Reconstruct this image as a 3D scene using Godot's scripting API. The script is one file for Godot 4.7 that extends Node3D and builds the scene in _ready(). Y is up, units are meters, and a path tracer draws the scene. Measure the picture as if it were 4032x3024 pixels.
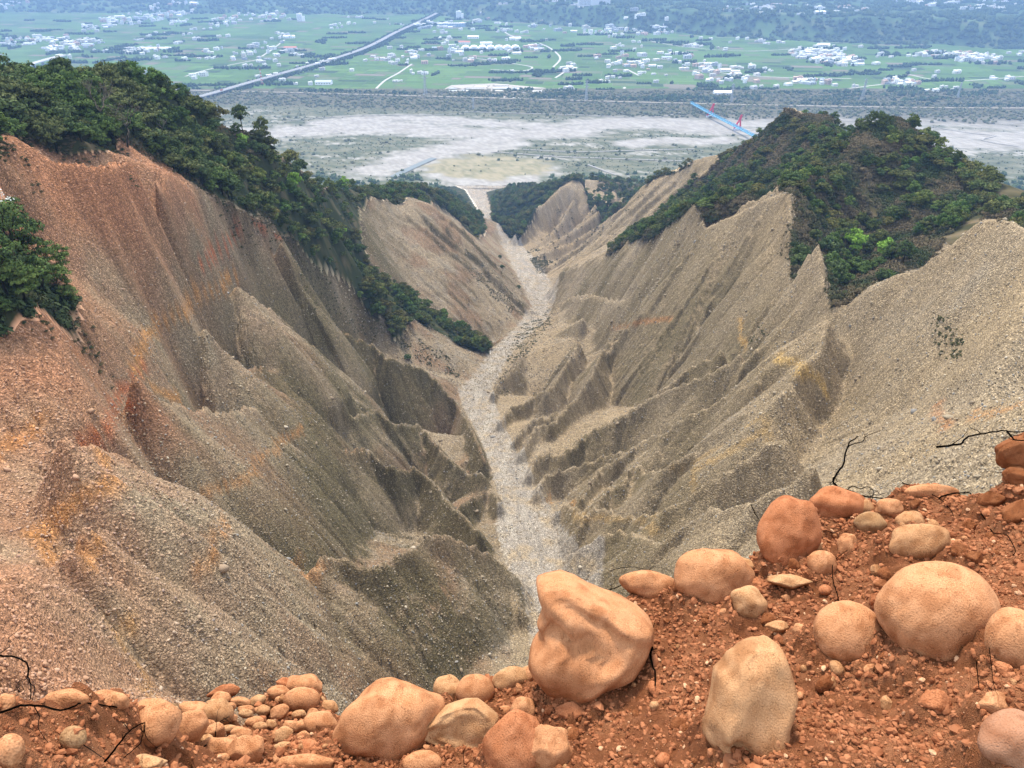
extends Node3D

# ---------- ground survey: world points in metres (x right, y up, z towards the viewer; the river plain lies at y = 0) ----------
var ground_lines := {
	"bed_left": [Vector3(3.4, 252.9, -130.5), Vector3(0.5, 248.5, -145.7), Vector3(-2.9, 243.8, -163.2), Vector3(-5.4, 239.2, -180.7), Vector3(-3.3, 235.1, -195.7), Vector3(-7.1, 228.9, -217.7), Vector3(-10.5, 221.9, -241.6), Vector3(-15.6, 213.6, -270.1), Vector3(-24.1, 203.6, -304.5), Vector3(-28.3, 196.7, -331.1), Vector3(-20.3, 187.8, -368.4), Vector3(-10.9, 174.4, -424.9), Vector3(1.3, 163.9, -469.2), Vector3(16.4, 147.3, -539.4), Vector3(10.1, 131, -618.4), Vector3(-3, 106.8, -748.1), Vector3(-12.6, 91, -832.8)],
	"bed_left_far": [Vector3(-31.5, 72.5, -952.6), Vector3(-53.4, 51.8, -1097.3), Vector3(-81.8, 26.5, -1281.3), Vector3(-148, 7.9, -1422.1)],
	"bed_right": [Vector3(24.7, 248.5, -145.7), Vector3(17.1, 243.8, -163.2), Vector3(14.4, 237.4, -187.1), Vector3(7.5, 230.1, -213.4), Vector3(6.2, 224.8, -231.6), Vector3(1.7, 221.2, -244.2), Vector3(-2.9, 211.8, -276.4), Vector3(-7.7, 203.6, -304.5), Vector3(-10.6, 195.8, -334.9), Vector3(-5.2, 185.6, -377.7), Vector3(4.2, 174.4, -424.9), Vector3(25.6, 157, -498.3), Vector3(38.5, 140.7, -567.1), Vector3(36.2, 127.5, -637.1), Vector3(28.5, 111.4, -723.3), Vector3(13.1, 91, -832.8)],
	"bed_right_far": [Vector3(-17.1, 74.7, -936.9), Vector3(-32.3, 51.8, -1097.3), Vector3(-44.5, 29.9, -1255.9), Vector3(38.8, 10, -1404.8)],
	"rim_rl": [Vector3(-88.8, 371.6, -117.5), Vector3(-98.2, 365.9, -144.5), Vector3(-100.9, 366.6, -155.1), Vector3(-97.9, 362.4, -158.4), Vector3(-94, 360, -162.6), Vector3(-91.5, 358.8, -169.5), Vector3(-91.1, 359.1, -177.9), Vector3(-93, 352, -191.2), Vector3(-95.1, 339.6, -214.2), Vector3(-96.8, 327.2, -239.1), Vector3(-94.8, 314.1, -262.5), Vector3(-94.2, 297.6, -288.2)],
	"rim_rr": [Vector3(101.4, 351.2, -134), Vector3(104.4, 350.1, -145.6), Vector3(104.8, 349.4, -150.2), Vector3(104.7, 347.5, -153.4), Vector3(104.6, 346.7, -155.7), Vector3(106, 347.2, -161.1), Vector3(105.1, 346.4, -162.8), Vector3(103.4, 339, -167.4), Vector3(101.8, 333.8, -170.1), Vector3(100.6, 329.5, -172.8), Vector3(99, 327.4, -176.5), Vector3(95.4, 319.8, -182.5), Vector3(92.9, 312.3, -186.5), Vector3(90.1, 310.3, -189.3)],
	"rim_rs": [Vector3(90.1, 310.3, -189.3), Vector3(95.2, 319.4, -218.9), Vector3(93.4, 302.9, -231.7), Vector3(104.5, 320, -275.1), Vector3(101.7, 314.2, -285.5), Vector3(99.7, 309.1, -292.4), Vector3(86.5, 292, -316), Vector3(87.4, 290.4, -331.6), Vector3(88.2, 292.2, -351.4), Vector3(86.7, 281.9, -366.8), Vector3(84.5, 266.9, -394.7), Vector3(76.9, 241.4, -446.5), Vector3(65, 208, -495.1), Vector3(53.8, 185.4, -534), Vector3(39.9, 164.7, -572.2)],
	"hill_hl": [Vector3(-143.3, 360.6, -177), Vector3(-130, 361, -199.2), Vector3(-128.1, 362.7, -218.4), Vector3(-123.9, 359.4, -248.8), Vector3(-120.2, 353.7, -272), Vector3(-114.4, 345.8, -286.4), Vector3(-110.9, 335.3, -305.4), Vector3(-108, 328.1, -328.7), Vector3(-107.3, 315.2, -347.6), Vector3(-108.9, 301.3, -379.2), Vector3(-109.6, 279.4, -421.4), Vector3(-112.3, 258, -489.5), Vector3(-109.3, 231.9, -567.5), Vector3(-91.5, 195.8, -707.3), Vector3(-73.2, 161.6, -793.7), Vector3(-57.1, 117.5, -886.4), Vector3(-42.8, 84.2, -934.4)],
	"hill_s4": [Vector3(-97.1, 291.7, -297.6), Vector3(-93, 267.2, -328.6), Vector3(-83, 246.3, -356), Vector3(-66.9, 223.8, -382.8), Vector3(-54.1, 202.4, -397), Vector3(-36.8, 185, -416.1), Vector3(-25.9, 173, -426.5), Vector3(-14.9, 161.1, -437.7)],
	"hill_s5": [Vector3(-130.6, 248.9, -507.1), Vector3(-115.3, 242, -524.7), Vector3(-103.7, 235.8, -531.6), Vector3(-82.1, 229.2, -543.9), Vector3(-63.1, 225.3, -562.1), Vector3(-47, 212.4, -554.2), Vector3(-37.9, 203.9, -546.7), Vector3(-23.5, 189.6, -536.8), Vector3(-9.3, 176.9, -528.8), Vector3(5, 163.3, -526.2), Vector3(17, 147.9, -535.4)],
	"hill_hr": [Vector3(141.9, 221.8, -598.1), Vector3(168.2, 251.4, -599.4), Vector3(179.2, 271.5, -570.9), Vector3(183.8, 292.9, -531), Vector3(181.1, 307, -510.9), Vector3(190.5, 305.2, -501.7), Vector3(204.5, 304.5, -490.6)],
	"hill_hr2": [Vector3(112.1, 315, -293), Vector3(125.7, 311.9, -314.5), Vector3(140.7, 310.8, -325.9), Vector3(150.8, 313.7, -338), Vector3(159.5, 318.6, -348.7), Vector3(165.7, 321.6, -357.8), Vector3(174.8, 323.6, -368.6), Vector3(187.1, 325.6, -380), Vector3(193.6, 324.9, -378.8), Vector3(195.6, 319.2, -362.8), Vector3(196.9, 314.9, -349.4), Vector3(199.9, 312.9, -341.3), Vector3(205.8, 310.2, -331), Vector3(211, 309.9, -321.6), Vector3(209.3, 307.3, -303.3), Vector3(208.9, 308, -278.4)],
	"hill_f3": [Vector3(182.4, 266.8, -579.6), Vector3(177.4, 260.9, -588.3), Vector3(151, 241.1, -630), Vector3(132.6, 223.5, -654.8), Vector3(119.4, 208.3, -672.1), Vector3(109.9, 193.1, -679.8), Vector3(98.4, 174.9, -681.1), Vector3(86.4, 160.2, -684.1), Vector3(70.5, 145.2, -686.9), Vector3(54.3, 132.8, -687.9), Vector3(38.6, 120.8, -687.5), Vector3(27.5, 112.1, -694.2)],
	"hill_f1": [Vector3(158.3, 147.1, -849.1), Vector3(126.9, 131.5, -891.8), Vector3(105.8, 116.9, -916.5), Vector3(98, 109.1, -936), Vector3(87.6, 131.4, -969.7), Vector3(78.6, 129.5, -969.9), Vector3(62.9, 125.2, -959.4), Vector3(37.8, 112.3, -925.6), Vector3(23.4, 97.7, -879.2), Vector3(8.9, 89.3, -850)],
	"hill_f0": [Vector3(-29.8, 61.5, -1006.1), Vector3(-26.2, 58.7, -1078.8), Vector3(2.9, 62.4, -1132.5), Vector3(68.1, 73.5, -1154.4), Vector3(116.3, 83.9, -1132.6), Vector3(201.4, 89.9, -1090.6)],
}
var ground_points := {
	"left_wall_low": [Vector3(-37.8, 352.6, -35), Vector3(-36.9, 346.8, -39.8), Vector3(-38.2, 334.7, -48.8), Vector3(-39, 317, -60.7), Vector3(-38, 293.4, -75.4), Vector3(-34.3, 274.5, -89.7), Vector3(-21.3, 260.2, -108.1), Vector3(-6, 260.8, -114)],
	"left_wall_a": [Vector3(-44.6, 351.4, -46.3), Vector3(-46.2, 342, -55.5), Vector3(-47.4, 329.1, -67.3), Vector3(-46.2, 312.2, -78.8), Vector3(-44.4, 297.3, -90.2), Vector3(-38.3, 281.8, -105.1), Vector3(-26.9, 268.8, -116.8), Vector3(-12, 260.8, -126.9)],
	"left_wall_b": [Vector3(-52.3, 342.3, -60.4), Vector3(-55.5, 333.5, -72), Vector3(-60.3, 319.9, -90), Vector3(-61.1, 300.6, -108.4), Vector3(-57.8, 276.8, -126.4), Vector3(-44.2, 268, -120.9), Vector3(-38.6, 253, -153.5), Vector3(-21, 240.4, -161.8)],
	"left_wall_c": [Vector3(-57, 340.3, -69.6), Vector3(-59.7, 331.1, -84.3), Vector3(-67.7, 312.9, -113.4), Vector3(-71, 293.6, -141.1), Vector3(-69.7, 274.6, -165.1), Vector3(-64.4, 255.2, -179.4), Vector3(-51.9, 237.7, -190.9), Vector3(-32, 225.9, -193.6)],
	"left_wall_d": [Vector3(-62.6, 340.1, -80.1), Vector3(-62.4, 340.2, -85.8), Vector3(-62.1, 336, -94.4), Vector3(-72.7, 315, -123.3), Vector3(-78.9, 296.9, -156.7), Vector3(-77.6, 276.6, -183), Vector3(-71.6, 252, -207.3), Vector3(-59.4, 230.8, -228.1), Vector3(-37.1, 214.2, -233.6), Vector3(-19.1, 206, -229.7)],
	"left_wall_e": [Vector3(-81.1, 344.3, -119.1), Vector3(-79.5, 335.3, -129.3), Vector3(-82.8, 321.9, -152.5), Vector3(-88.2, 305.8, -190.8), Vector3(-88.2, 292.7, -214.5), Vector3(-84.6, 264.5, -237.7), Vector3(-69.4, 235.2, -261.8), Vector3(-49.6, 215.3, -272.1), Vector3(-30.5, 201.7, -278.1)],
	"left_wall_f": [Vector3(-94.8, 354.7, -135.2), Vector3(-93.7, 352.9, -147.8), Vector3(-95.1, 341.8, -167.7), Vector3(-94.2, 334.9, -189.5), Vector3(-95.3, 316.8, -223.2), Vector3(-94, 299.9, -251.7), Vector3(-89.8, 273.3, -270.6), Vector3(-77, 242.9, -299.9), Vector3(-54.1, 224.7, -306.7), Vector3(-35.3, 210.1, -309.2)],
	"right_wall_low": [Vector3(37.4, 363.1, -42.5), Vector3(46.1, 344.9, -64.6), Vector3(48.2, 325.1, -85.9), Vector3(45.5, 304.6, -109), Vector3(37, 287.9, -118.1), Vector3(27.4, 268.2, -131.4), Vector3(21.9, 257.5, -137.4)],
	"right_wall_a": [Vector3(52.5, 345.2, -64.3), Vector3(62.6, 324.5, -93.8), Vector3(65.8, 301.4, -126.1), Vector3(61.1, 270.7, -161.4), Vector3(43.7, 241.4, -189.8), Vector3(24.1, 220.1, -212.4)],
	"right_wall_b": [Vector3(76.6, 335.8, -101.1), Vector3(84, 313.7, -133.7), Vector3(85.3, 290.5, -173.6), Vector3(76.1, 262.2, -214.2), Vector3(55.9, 230.8, -262.5), Vector3(32.6, 202.1, -312.4), Vector3(11.2, 179.9, -350.8)],
	"right_wall_c": [Vector3(91.1, 270.8, -271.7), Vector3(76.5, 235.3, -333.4), Vector3(63.9, 214.3, -382.1), Vector3(49.3, 191.1, -440), Vector3(35.5, 158.5, -495.9)],
	"right_wall_d": [Vector3(86.7, 274.1, -317.2), Vector3(80.5, 232.4, -412.2), Vector3(61, 197.7, -466.8)],
	"low_bowl": [Vector3(100.5, 305.4, -208.5), Vector3(125.8, 294.4, -251), Vector3(138, 290.6, -279.1), Vector3(148, 292.9, -305.5), Vector3(165.4, 300.4, -327.3), Vector3(169.2, 301.4, -292.5), Vector3(181.3, 305.6, -320.3), Vector3(190.8, 305.7, -300.2), Vector3(138.9, 303, -247.6), Vector3(156.8, 307.7, -253.4), Vector3(170.6, 308.2, -267.1), Vector3(129.1, 299.6, -303.8), Vector3(109.1, 304.4, -262.6), Vector3(96, 305.5, -224.7), Vector3(134.7, 286.9, -392.4), Vector3(124.7, 274.1, -413.6), Vector3(107.1, 279.1, -365.9), Vector3(151.5, 266.4, -490), Vector3(176.3, 292.5, -444.4), Vector3(194.2, 291.7, -447.8), Vector3(158.8, 282.4, -426.4), Vector3(182.5, 313.7, -261.1)],
	"low_s34": [Vector3(-88.6, 245.1, -312.7), Vector3(-75.4, 212.5, -345.2), Vector3(-56.1, 204.5, -344.4), Vector3(-35.1, 205.5, -330.4)],
	"low_s45": [Vector3(-97.3, 241, -398.6), Vector3(-82.2, 220.6, -426.6), Vector3(-63.7, 196.6, -452.3), Vector3(-33.7, 174.1, -456), Vector3(-11.7, 159.1, -460.7)],
	"low_s5b": [Vector3(-135.6, 219.2, -620.1), Vector3(-89.6, 192, -683.5), Vector3(-50.6, 151.3, -737.6), Vector3(-23.8, 112.7, -789)],
	"low_f12": [Vector3(164.1, 128.3, -874.2), Vector3(103.8, 101.2, -869.2), Vector3(52.3, 90.9, -849), Vector3(18.3, 90, -812.7)],
	"low_rm": [Vector3(137.8, 175.1, -680.7), Vector3(119.5, 146.7, -722.6), Vector3(90.3, 116.7, -742.7), Vector3(58.8, 103.4, -740.7)],
	"low_fg": [Vector3(73.7, 90.2, -937.4), Vector3(54.7, 84.2, -892.2), Vector3(98.4, 91.4, -930.2), Vector3(78.4, 85.1, -898.2), Vector3(120.5, 107.7, -911.7), Vector3(105.3, 97, -881.4), Vector3(45.6, 89.1, -959.9)],
	"round": [Vector3(240, 235, -430), Vector3(215, 250, -470), Vector3(285, 200, -420), Vector3(250, 210, -560), Vector3(0, 375, -10), Vector3(0, 325, -36), Vector3(5, 275, -72), Vector3(12, 257, -105), Vector3(-20, 378, -12), Vector3(-45, 366, -25), Vector3(-75, 358, -40), Vector3(-100, 355, -60), Vector3(-120, 355, -80), Vector3(-135, 355, -110), Vector3(-150, 358, -140), Vector3(20, 375, -10), Vector3(35, 372, -22), Vector3(55, 364, -45), Vector3(70, 360, -75), Vector3(-12, 398, 0), Vector3(12, 398, 0), Vector3(-60, 394, 5), Vector3(60, 392, 5), Vector3(-160, 370, 20), Vector3(160, 360, 20), Vector3(120, 350, -60), Vector3(140, 340, -110), Vector3(160, 310, -170), Vector3(-200, 355, -60), Vector3(-260, 360, -200), Vector3(-330, 310, -330), Vector3(-400, 200, -450), Vector3(-420, 100, -600), Vector3(-300, 210, -520), Vector3(-330, 100, -720), Vector3(-330, 30, -900), Vector3(-330, -2, -1060), Vector3(-250, -2, -1180), Vector3(-180, 5, -1120), Vector3(-420, -2, -900), Vector3(-520, -2, -700), Vector3(-520, 100, -400), Vector3(-480, 250, -150), Vector3(-480, 320, 20), Vector3(420, -2, -1200), Vector3(250, -2, -1300), Vector3(80, 0, -1330), Vector3(330, 70, -900), Vector3(300, 150, -760), Vector3(420, 120, -640), Vector3(470, 170, -480), Vector3(400, 270, -330), Vector3(350, 290, -180), Vector3(300, 330, -40), Vector3(460, 300, 20), Vector3(480, 220, -200), Vector3(520, -2, -900), Vector3(520, 70, -650), Vector3(520, 140, -400), Vector3(200, 40, -1180), Vector3(520, -2, -1300), Vector3(-520, -2, -1300), Vector3(-20, 2, -1300)],
}
var crests := {
	"s0": [1.15, [Vector3(-47.8, 345.9, -58.6), Vector3(-47.6, 341.9, -61.4), Vector3(-47.7, 337.4, -64.9), Vector3(-47.2, 332.7, -68.4), Vector3(-45.9, 327.4, -71.8), Vector3(-44.7, 322.8, -74.1), Vector3(-43.1, 316.4, -77.7), Vector3(-40.9, 309.4, -82.2), Vector3(-38.7, 306.2, -85.9), Vector3(-37.4, 303.7, -91.5), Vector3(-37, 301.7, -98.5), Vector3(-36.7, 299.7, -103.8), Vector3(-35.6, 298.5, -106), Vector3(-33.5, 297.1, -106.7), Vector3(-30.7, 294.9, -106.8), Vector3(-27.8, 292.6, -108.3), Vector3(-25.6, 291.1, -111.6), Vector3(-23.8, 290.2, -113.9), Vector3(-21.5, 288.8, -115.8), Vector3(-21.1, 287.6, -120.3), Vector3(-20.2, 286.5, -123.5), Vector3(-17.8, 284.7, -126.4), Vector3(-14, 280.6, -129.9), Vector3(-9.6, 275.9, -132.8), Vector3(-5.9, 270.5, -134.8), Vector3(-2.2, 265.3, -135.4), Vector3(0.5, 260.7, -135), Vector3(1.8, 261.5, -127.1)]],
	"s0b": [1.2, [Vector3(-54.1, 350.7, -72.4), Vector3(-54.9, 346.2, -76.3), Vector3(-56, 341.8, -80.7), Vector3(-57.1, 336.8, -85.7), Vector3(-57, 327.1, -92.7), Vector3(-55.1, 313.7, -101.4), Vector3(-53.1, 309.5, -101.6), Vector3(-51.4, 303.1, -104.9), Vector3(-49.2, 297.1, -108), Vector3(-44.3, 292, -109.4), Vector3(-41.7, 287.9, -112.7)]],
	"s0c": [1.1, [Vector3(-48.5, 344.2, -63.2), Vector3(-49, 339, -67.7), Vector3(-49.1, 332.7, -72.8), Vector3(-49.3, 323.6, -80.8), Vector3(-48.3, 316.8, -84.9), Vector3(-45, 304.8, -90.5)]],
	"s1": [1.4, [Vector3(-66.5, 335.2, -112.5), Vector3(-65, 327.7, -115.3), Vector3(-66.8, 315.1, -132.6), Vector3(-66.3, 303.1, -148.6), Vector3(-66.9, 297, -159.8), Vector3(-66.2, 290.8, -168.2), Vector3(-64.3, 281.6, -177.4), Vector3(-60.5, 275.7, -177.7), Vector3(-56.2, 270.3, -179.4), Vector3(-53.3, 264.6, -187.1), Vector3(-48.5, 256.8, -199.4), Vector3(-45.1, 255.3, -196.3), Vector3(-39, 252.2, -194.6), Vector3(-33.3, 247.4, -200.1), Vector3(-29.5, 246.2, -197.3), Vector3(-23.6, 246.7, -189.4), Vector3(-19.7, 249.9, -179.4), Vector3(-16.4, 251.2, -173.4), Vector3(-9.3, 252.8, -163.3)]],
	"s2": [1.2, [Vector3(-78.1, 317.8, -168.5), Vector3(-75.8, 310.9, -169.2), Vector3(-74.1, 301.6, -175.9), Vector3(-73, 289.5, -193.1), Vector3(-68.9, 275.6, -208), Vector3(-63.9, 267.6, -213.2), Vector3(-58.9, 261.7, -213.6), Vector3(-55.5, 257.5, -215), Vector3(-52.9, 251.6, -229.2), Vector3(-51.5, 249.4, -233.2), Vector3(-46.6, 247, -229.9), Vector3(-41.5, 242.9, -232.2), Vector3(-36.7, 237.7, -240), Vector3(-31.3, 236.5, -232.9), Vector3(-23.2, 236.3, -219.3), Vector3(-17.2, 235, -214.5), Vector3(-10.1, 237.5, -208.8)]],
	"s2b": [1.1, [Vector3(-84.1, 312.3, -208.5), Vector3(-83.1, 301.1, -219.8), Vector3(-81.9, 290.2, -231), Vector3(-73.2, 270.7, -241.7), Vector3(-66.7, 262.6, -238.5), Vector3(-60.7, 259, -228)]],
	"s3": [1.5, [Vector3(-88.5, 303.4, -270.3), Vector3(-84, 287.5, -267.5), Vector3(-78, 271.6, -263.2), Vector3(-72.8, 257.8, -281.2), Vector3(-62, 248, -290.2), Vector3(-54.5, 243.5, -282.6), Vector3(-50.6, 239.9, -286.3), Vector3(-46.5, 235.9, -290.7), Vector3(-39, 229.1, -295.5), Vector3(-33.2, 226.2, -290.7), Vector3(-24.7, 216.4, -286.3), Vector3(-18.3, 222.6, -263), Vector3(-15, 226.2, -248.6), Vector3(-10.7, 233, -225)]],
	"k1": [1.3, [Vector3(-15.8, 246.4, -184.6), Vector3(-10.3, 241.5, -193.7), Vector3(-7.2, 240.9, -197.3), Vector3(-4.2, 244.3, -185.9)]],
	"r0": [1.5, [Vector3(2.9, 194.2, -373.4), Vector3(8.9, 186.3, -404.9), Vector3(18.2, 175.1, -449), Vector3(36.5, 165.3, -511.5), Vector3(41.9, 185.5, -479.3), Vector3(47.4, 211, -424.3), Vector3(55.6, 222, -399.6), Vector3(59.3, 230.2, -374.9), Vector3(63.7, 237.4, -361.5), Vector3(72, 250.9, -331.4), Vector3(75.8, 262.3, -300.2)]],
	"r1d": [1.6, [Vector3(-9.7, 207.2, -313.6), Vector3(-7.1, 201.9, -336.1), Vector3(-0.5, 200.5, -348.4), Vector3(8.8, 188.3, -398.1), Vector3(24.5, 188.1, -414.7), Vector3(41.2, 214.7, -386)]],
	"r1c": [1.5, [Vector3(-5.9, 219.3, -268.9), Vector3(-0.4, 215.4, -289), Vector3(6.6, 219.4, -285.6), Vector3(11, 219.4, -293.6), Vector3(15.6, 223.8, -286.4), Vector3(21.6, 222.4, -302.6), Vector3(29.1, 218.4, -327), Vector3(35.5, 218.9, -349)]],
	"r1b": [1.5, [Vector3(1.1, 226.4, -247.3), Vector3(6, 226.2, -257.7), Vector3(9.5, 226.5, -263.3), Vector3(15, 230.2, -256.2), Vector3(19.1, 230.7, -261.4)]],
	"r1": [1.4, [Vector3(3.2, 230.8, -231.1), Vector3(4.7, 230.5, -235.1), Vector3(10.3, 229.3, -252.5), Vector3(15.8, 231.8, -248.8), Vector3(21.5, 231.9, -259.5), Vector3(29.8, 232.9, -274), Vector3(35, 235.3, -281.8), Vector3(42.4, 234.5, -307), Vector3(50.2, 237.2, -318.5)]],
	"r2": [1.3, [Vector3(6.2, 236.1, -211.1), Vector3(7.5, 234.4, -218.9), Vector3(11.2, 234.3, -225.9), Vector3(19, 238.2, -220.7), Vector3(26.7, 239.5, -231.7), Vector3(31.6, 244.7, -226.3), Vector3(38.9, 251.2, -223.7), Vector3(44.1, 255.2, -223.7), Vector3(50.8, 261.2, -223.5), Vector3(56, 266.2, -224.8), Vector3(63, 270.9, -227.4), Vector3(71.4, 280.3, -220.5)]],
	"r2b": [1.2, [Vector3(19.5, 238.2, -221.5), Vector3(30.8, 243.7, -227.7), Vector3(40.2, 251.9, -224.7), Vector3(49.4, 259.5, -224.1), Vector3(58.2, 270.6, -216.5), Vector3(66.1, 278.8, -210.4), Vector3(73.8, 286.3, -209.4)]],
	"r3": [1.4, [Vector3(8.4, 240.7, -195.1), Vector3(9.6, 239.5, -201.6), Vector3(12.1, 238.5, -208), Vector3(21.4, 241.4, -208.9), Vector3(28.4, 247, -204.9), Vector3(31.5, 249.3, -205.5), Vector3(36.9, 255.5, -197.8)]],
	"r4": [1.3, [Vector3(21.8, 251.6, -178.9), Vector3(25.5, 250.7, -187.5), Vector3(29.6, 249.5, -198.1), Vector3(34.1, 253.9, -194.9), Vector3(40.1, 258.3, -197.3), Vector3(43.8, 260.7, -199.1), Vector3(48.4, 268.3, -190.2), Vector3(51.1, 271.1, -191.1), Vector3(54.5, 275.6, -189), Vector3(62.2, 283.9, -185.1), Vector3(68.4, 295.9, -175.6)]],
	"r5": [1.2, [Vector3(24.1, 258.5, -166.3), Vector3(29.9, 257.4, -177.8), Vector3(33.5, 260.9, -174.8), Vector3(36.5, 259.4, -182.7), Vector3(39.4, 261, -183.8), Vector3(40.3, 264.6, -176), Vector3(42.5, 273.5, -165), Vector3(47.4, 276.9, -164.8), Vector3(56.4, 286.2, -162.7), Vector3(63.6, 298.9, -156.8), Vector3(69.5, 308, -155.1)]],
	"r6": [1.5, [Vector3(14.3, 245.2, -180.4), Vector3(17.4, 246.6, -182.6), Vector3(19.5, 251.9, -173.4), Vector3(20.4, 256.1, -165)]],
	"r7": [1.3, [Vector3(20.1, 257.2, -161.8), Vector3(23.9, 258.8, -165.3), Vector3(26.8, 262.4, -161.1), Vector3(29.1, 266.8, -154.1), Vector3(32.3, 270.7, -149.6), Vector3(37.2, 283.8, -137.1), Vector3(47.7, 296.6, -133.2), Vector3(60.2, 308.1, -133.1)]],
	"r8": [1.4, [Vector3(16.1, 252.5, -153.2), Vector3(19, 258.8, -149.3), Vector3(24.3, 266.4, -147.7), Vector3(27.6, 270.2, -144.1), Vector3(30, 273.4, -139.9), Vector3(30.9, 280.1, -130.5), Vector3(33, 289.5, -119.2), Vector3(36.2, 293.8, -118.5), Vector3(39.8, 298.4, -118.4), Vector3(42.1, 306.3, -110.6), Vector3(45.2, 313.1, -105.1), Vector3(52.2, 322.9, -101.9)]],
	"f1b": [1.6, [Vector3(76.3, 130.2, -896.2), Vector3(61, 113.2, -867.8), Vector3(46.2, 104, -844.4), Vector3(31.7, 101.8, -818.8)]],
	"f1c": [1.6, [Vector3(57.2, 136.2, -915), Vector3(42.3, 126.9, -897.4), Vector3(24.7, 119.2, -875.8), Vector3(12.1, 112.2, -853.7), Vector3(2.2, 105.7, -831.5)]],
	"f1e": [1.6, [Vector3(102.3, 127.9, -853.9), Vector3(77.2, 118.1, -827.9), Vector3(51.9, 111.7, -802.2), Vector3(30.3, 106.6, -779), Vector3(15.1, 106, -761)]],
	"f1d": [1.6, [Vector3(100.8, 130.1, -873.7), Vector3(85.6, 118.6, -851.6), Vector3(69.7, 111.6, -830.6), Vector3(49.9, 107.6, -810.4), Vector3(33.1, 106, -785.1)]],
	"f2": [1.6, [Vector3(121.1, 150.3, -811.9), Vector3(104.6, 137.2, -795.2), Vector3(88.6, 130.4, -784.2), Vector3(67.5, 122.4, -769.7), Vector3(46.9, 118.4, -759.1), Vector3(29.2, 114.7, -747.9)]],
	"f3c": [1.6, [Vector3(143, 224.1, -616.7), Vector3(132.9, 209.7, -625.3), Vector3(120.1, 194.1, -635.8), Vector3(105.6, 181.5, -641.7), Vector3(94.2, 170.8, -644), Vector3(78.5, 157.5, -647.6), Vector3(62.2, 145.2, -650.1)]],
	"f3d": [1.6, [Vector3(86.9, 158.9, -687.8), Vector3(69.6, 145.1, -686.9), Vector3(51.9, 133.5, -686.2), Vector3(38.3, 125.5, -681.8)]],
	"s5b": [1.5, [Vector3(-51.6, 193.9, -609), Vector3(-45.4, 184.9, -569), Vector3(-39.2, 179.6, -524.2), Vector3(-32.3, 172.8, -488.8), Vector3(-21.4, 169.4, -465.6)]],
	"s5c": [1.5, [Vector3(-25.9, 168.5, -590.7), Vector3(-19.2, 162.2, -556), Vector3(-11.1, 157.7, -521.3), Vector3(-3.9, 153, -502.6)]],
	"kk": [1.0, [Vector3(84.1, 314.9, -177.4), Vector3(79.9, 311.8, -167.3), Vector3(72.7, 308.3, -161.6), Vector3(65.3, 306.3, -151.5)]],
	"rs": [2.2, [Vector3(90.1, 310.3, -189.3), Vector3(95.2, 319.4, -218.9), Vector3(93.4, 302.9, -231.7), Vector3(104.5, 320, -275.1), Vector3(101.7, 314.2, -285.5), Vector3(99.7, 309.1, -292.4), Vector3(86.5, 292, -316), Vector3(87.4, 290.4, -331.6), Vector3(88.2, 292.2, -351.4), Vector3(86.7, 281.9, -366.8), Vector3(84.5, 266.9, -394.7), Vector3(76.9, 241.4, -446.5), Vector3(65, 208, -495.1), Vector3(53.8, 185.4, -534), Vector3(39.9, 164.7, -572.2)]],
	"s5": [1.6, [Vector3(-130.6, 248.9, -507.1), Vector3(-115.3, 242, -524.7), Vector3(-103.7, 235.8, -531.6), Vector3(-82.1, 229.2, -543.9), Vector3(-63.1, 225.3, -562.1), Vector3(-47, 212.4, -554.2), Vector3(-37.9, 203.9, -546.7), Vector3(-23.5, 189.6, -536.8), Vector3(-9.3, 176.9, -528.8), Vector3(5, 163.3, -526.2), Vector3(17, 147.9, -535.4)]],
	"f3": [1.6, [Vector3(182.4, 266.8, -579.6), Vector3(177.4, 260.9, -588.3), Vector3(151, 241.1, -630), Vector3(132.6, 223.5, -654.8), Vector3(119.4, 208.3, -672.1), Vector3(109.9, 193.1, -679.8), Vector3(98.4, 174.9, -681.1), Vector3(86.4, 160.2, -684.1), Vector3(70.5, 145.2, -686.9), Vector3(54.3, 132.8, -687.9), Vector3(38.6, 120.8, -687.5), Vector3(27.5, 112.1, -694.2)]],
	"f1": [1.6, [Vector3(158.3, 147.1, -849.1), Vector3(126.9, 131.5, -891.8), Vector3(105.8, 116.9, -916.5), Vector3(98, 109.1, -936), Vector3(87.6, 131.4, -969.7), Vector3(78.6, 129.5, -969.9), Vector3(62.9, 125.2, -959.4), Vector3(37.8, 112.3, -925.6), Vector3(23.4, 97.7, -879.2), Vector3(8.9, 89.3, -850)]],
	"hr2": [1.35, [Vector3(112.1, 315, -293), Vector3(125.7, 311.9, -314.5), Vector3(140.7, 310.8, -325.9), Vector3(150.8, 313.7, -338), Vector3(159.5, 318.6, -348.7), Vector3(165.7, 321.6, -357.8), Vector3(174.8, 323.6, -368.6), Vector3(187.1, 325.6, -380), Vector3(193.6, 324.9, -378.8), Vector3(195.6, 319.2, -362.8), Vector3(196.9, 314.9, -349.4), Vector3(199.9, 312.9, -341.3), Vector3(205.8, 310.2, -331), Vector3(211, 309.9, -321.6), Vector3(209.3, 307.3, -303.3), Vector3(208.9, 308, -278.4)]],
	"hr": [1.35, [Vector3(141.9, 221.8, -598.1), Vector3(168.2, 251.4, -599.4), Vector3(179.2, 271.5, -570.9), Vector3(183.8, 292.9, -531), Vector3(181.1, 307, -510.9), Vector3(190.5, 305.2, -501.7), Vector3(204.5, 304.5, -490.6)]],
	"rib_001": [1.5, [Vector3(-103.7, 235.3, -531.6), Vector3(-97.4, 240.8, -530.3), Vector3(-92.6, 240.3, -531.8), Vector3(-90.9, 238, -536.5), Vector3(-91.5, 235.9, -541.5)]],
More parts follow.
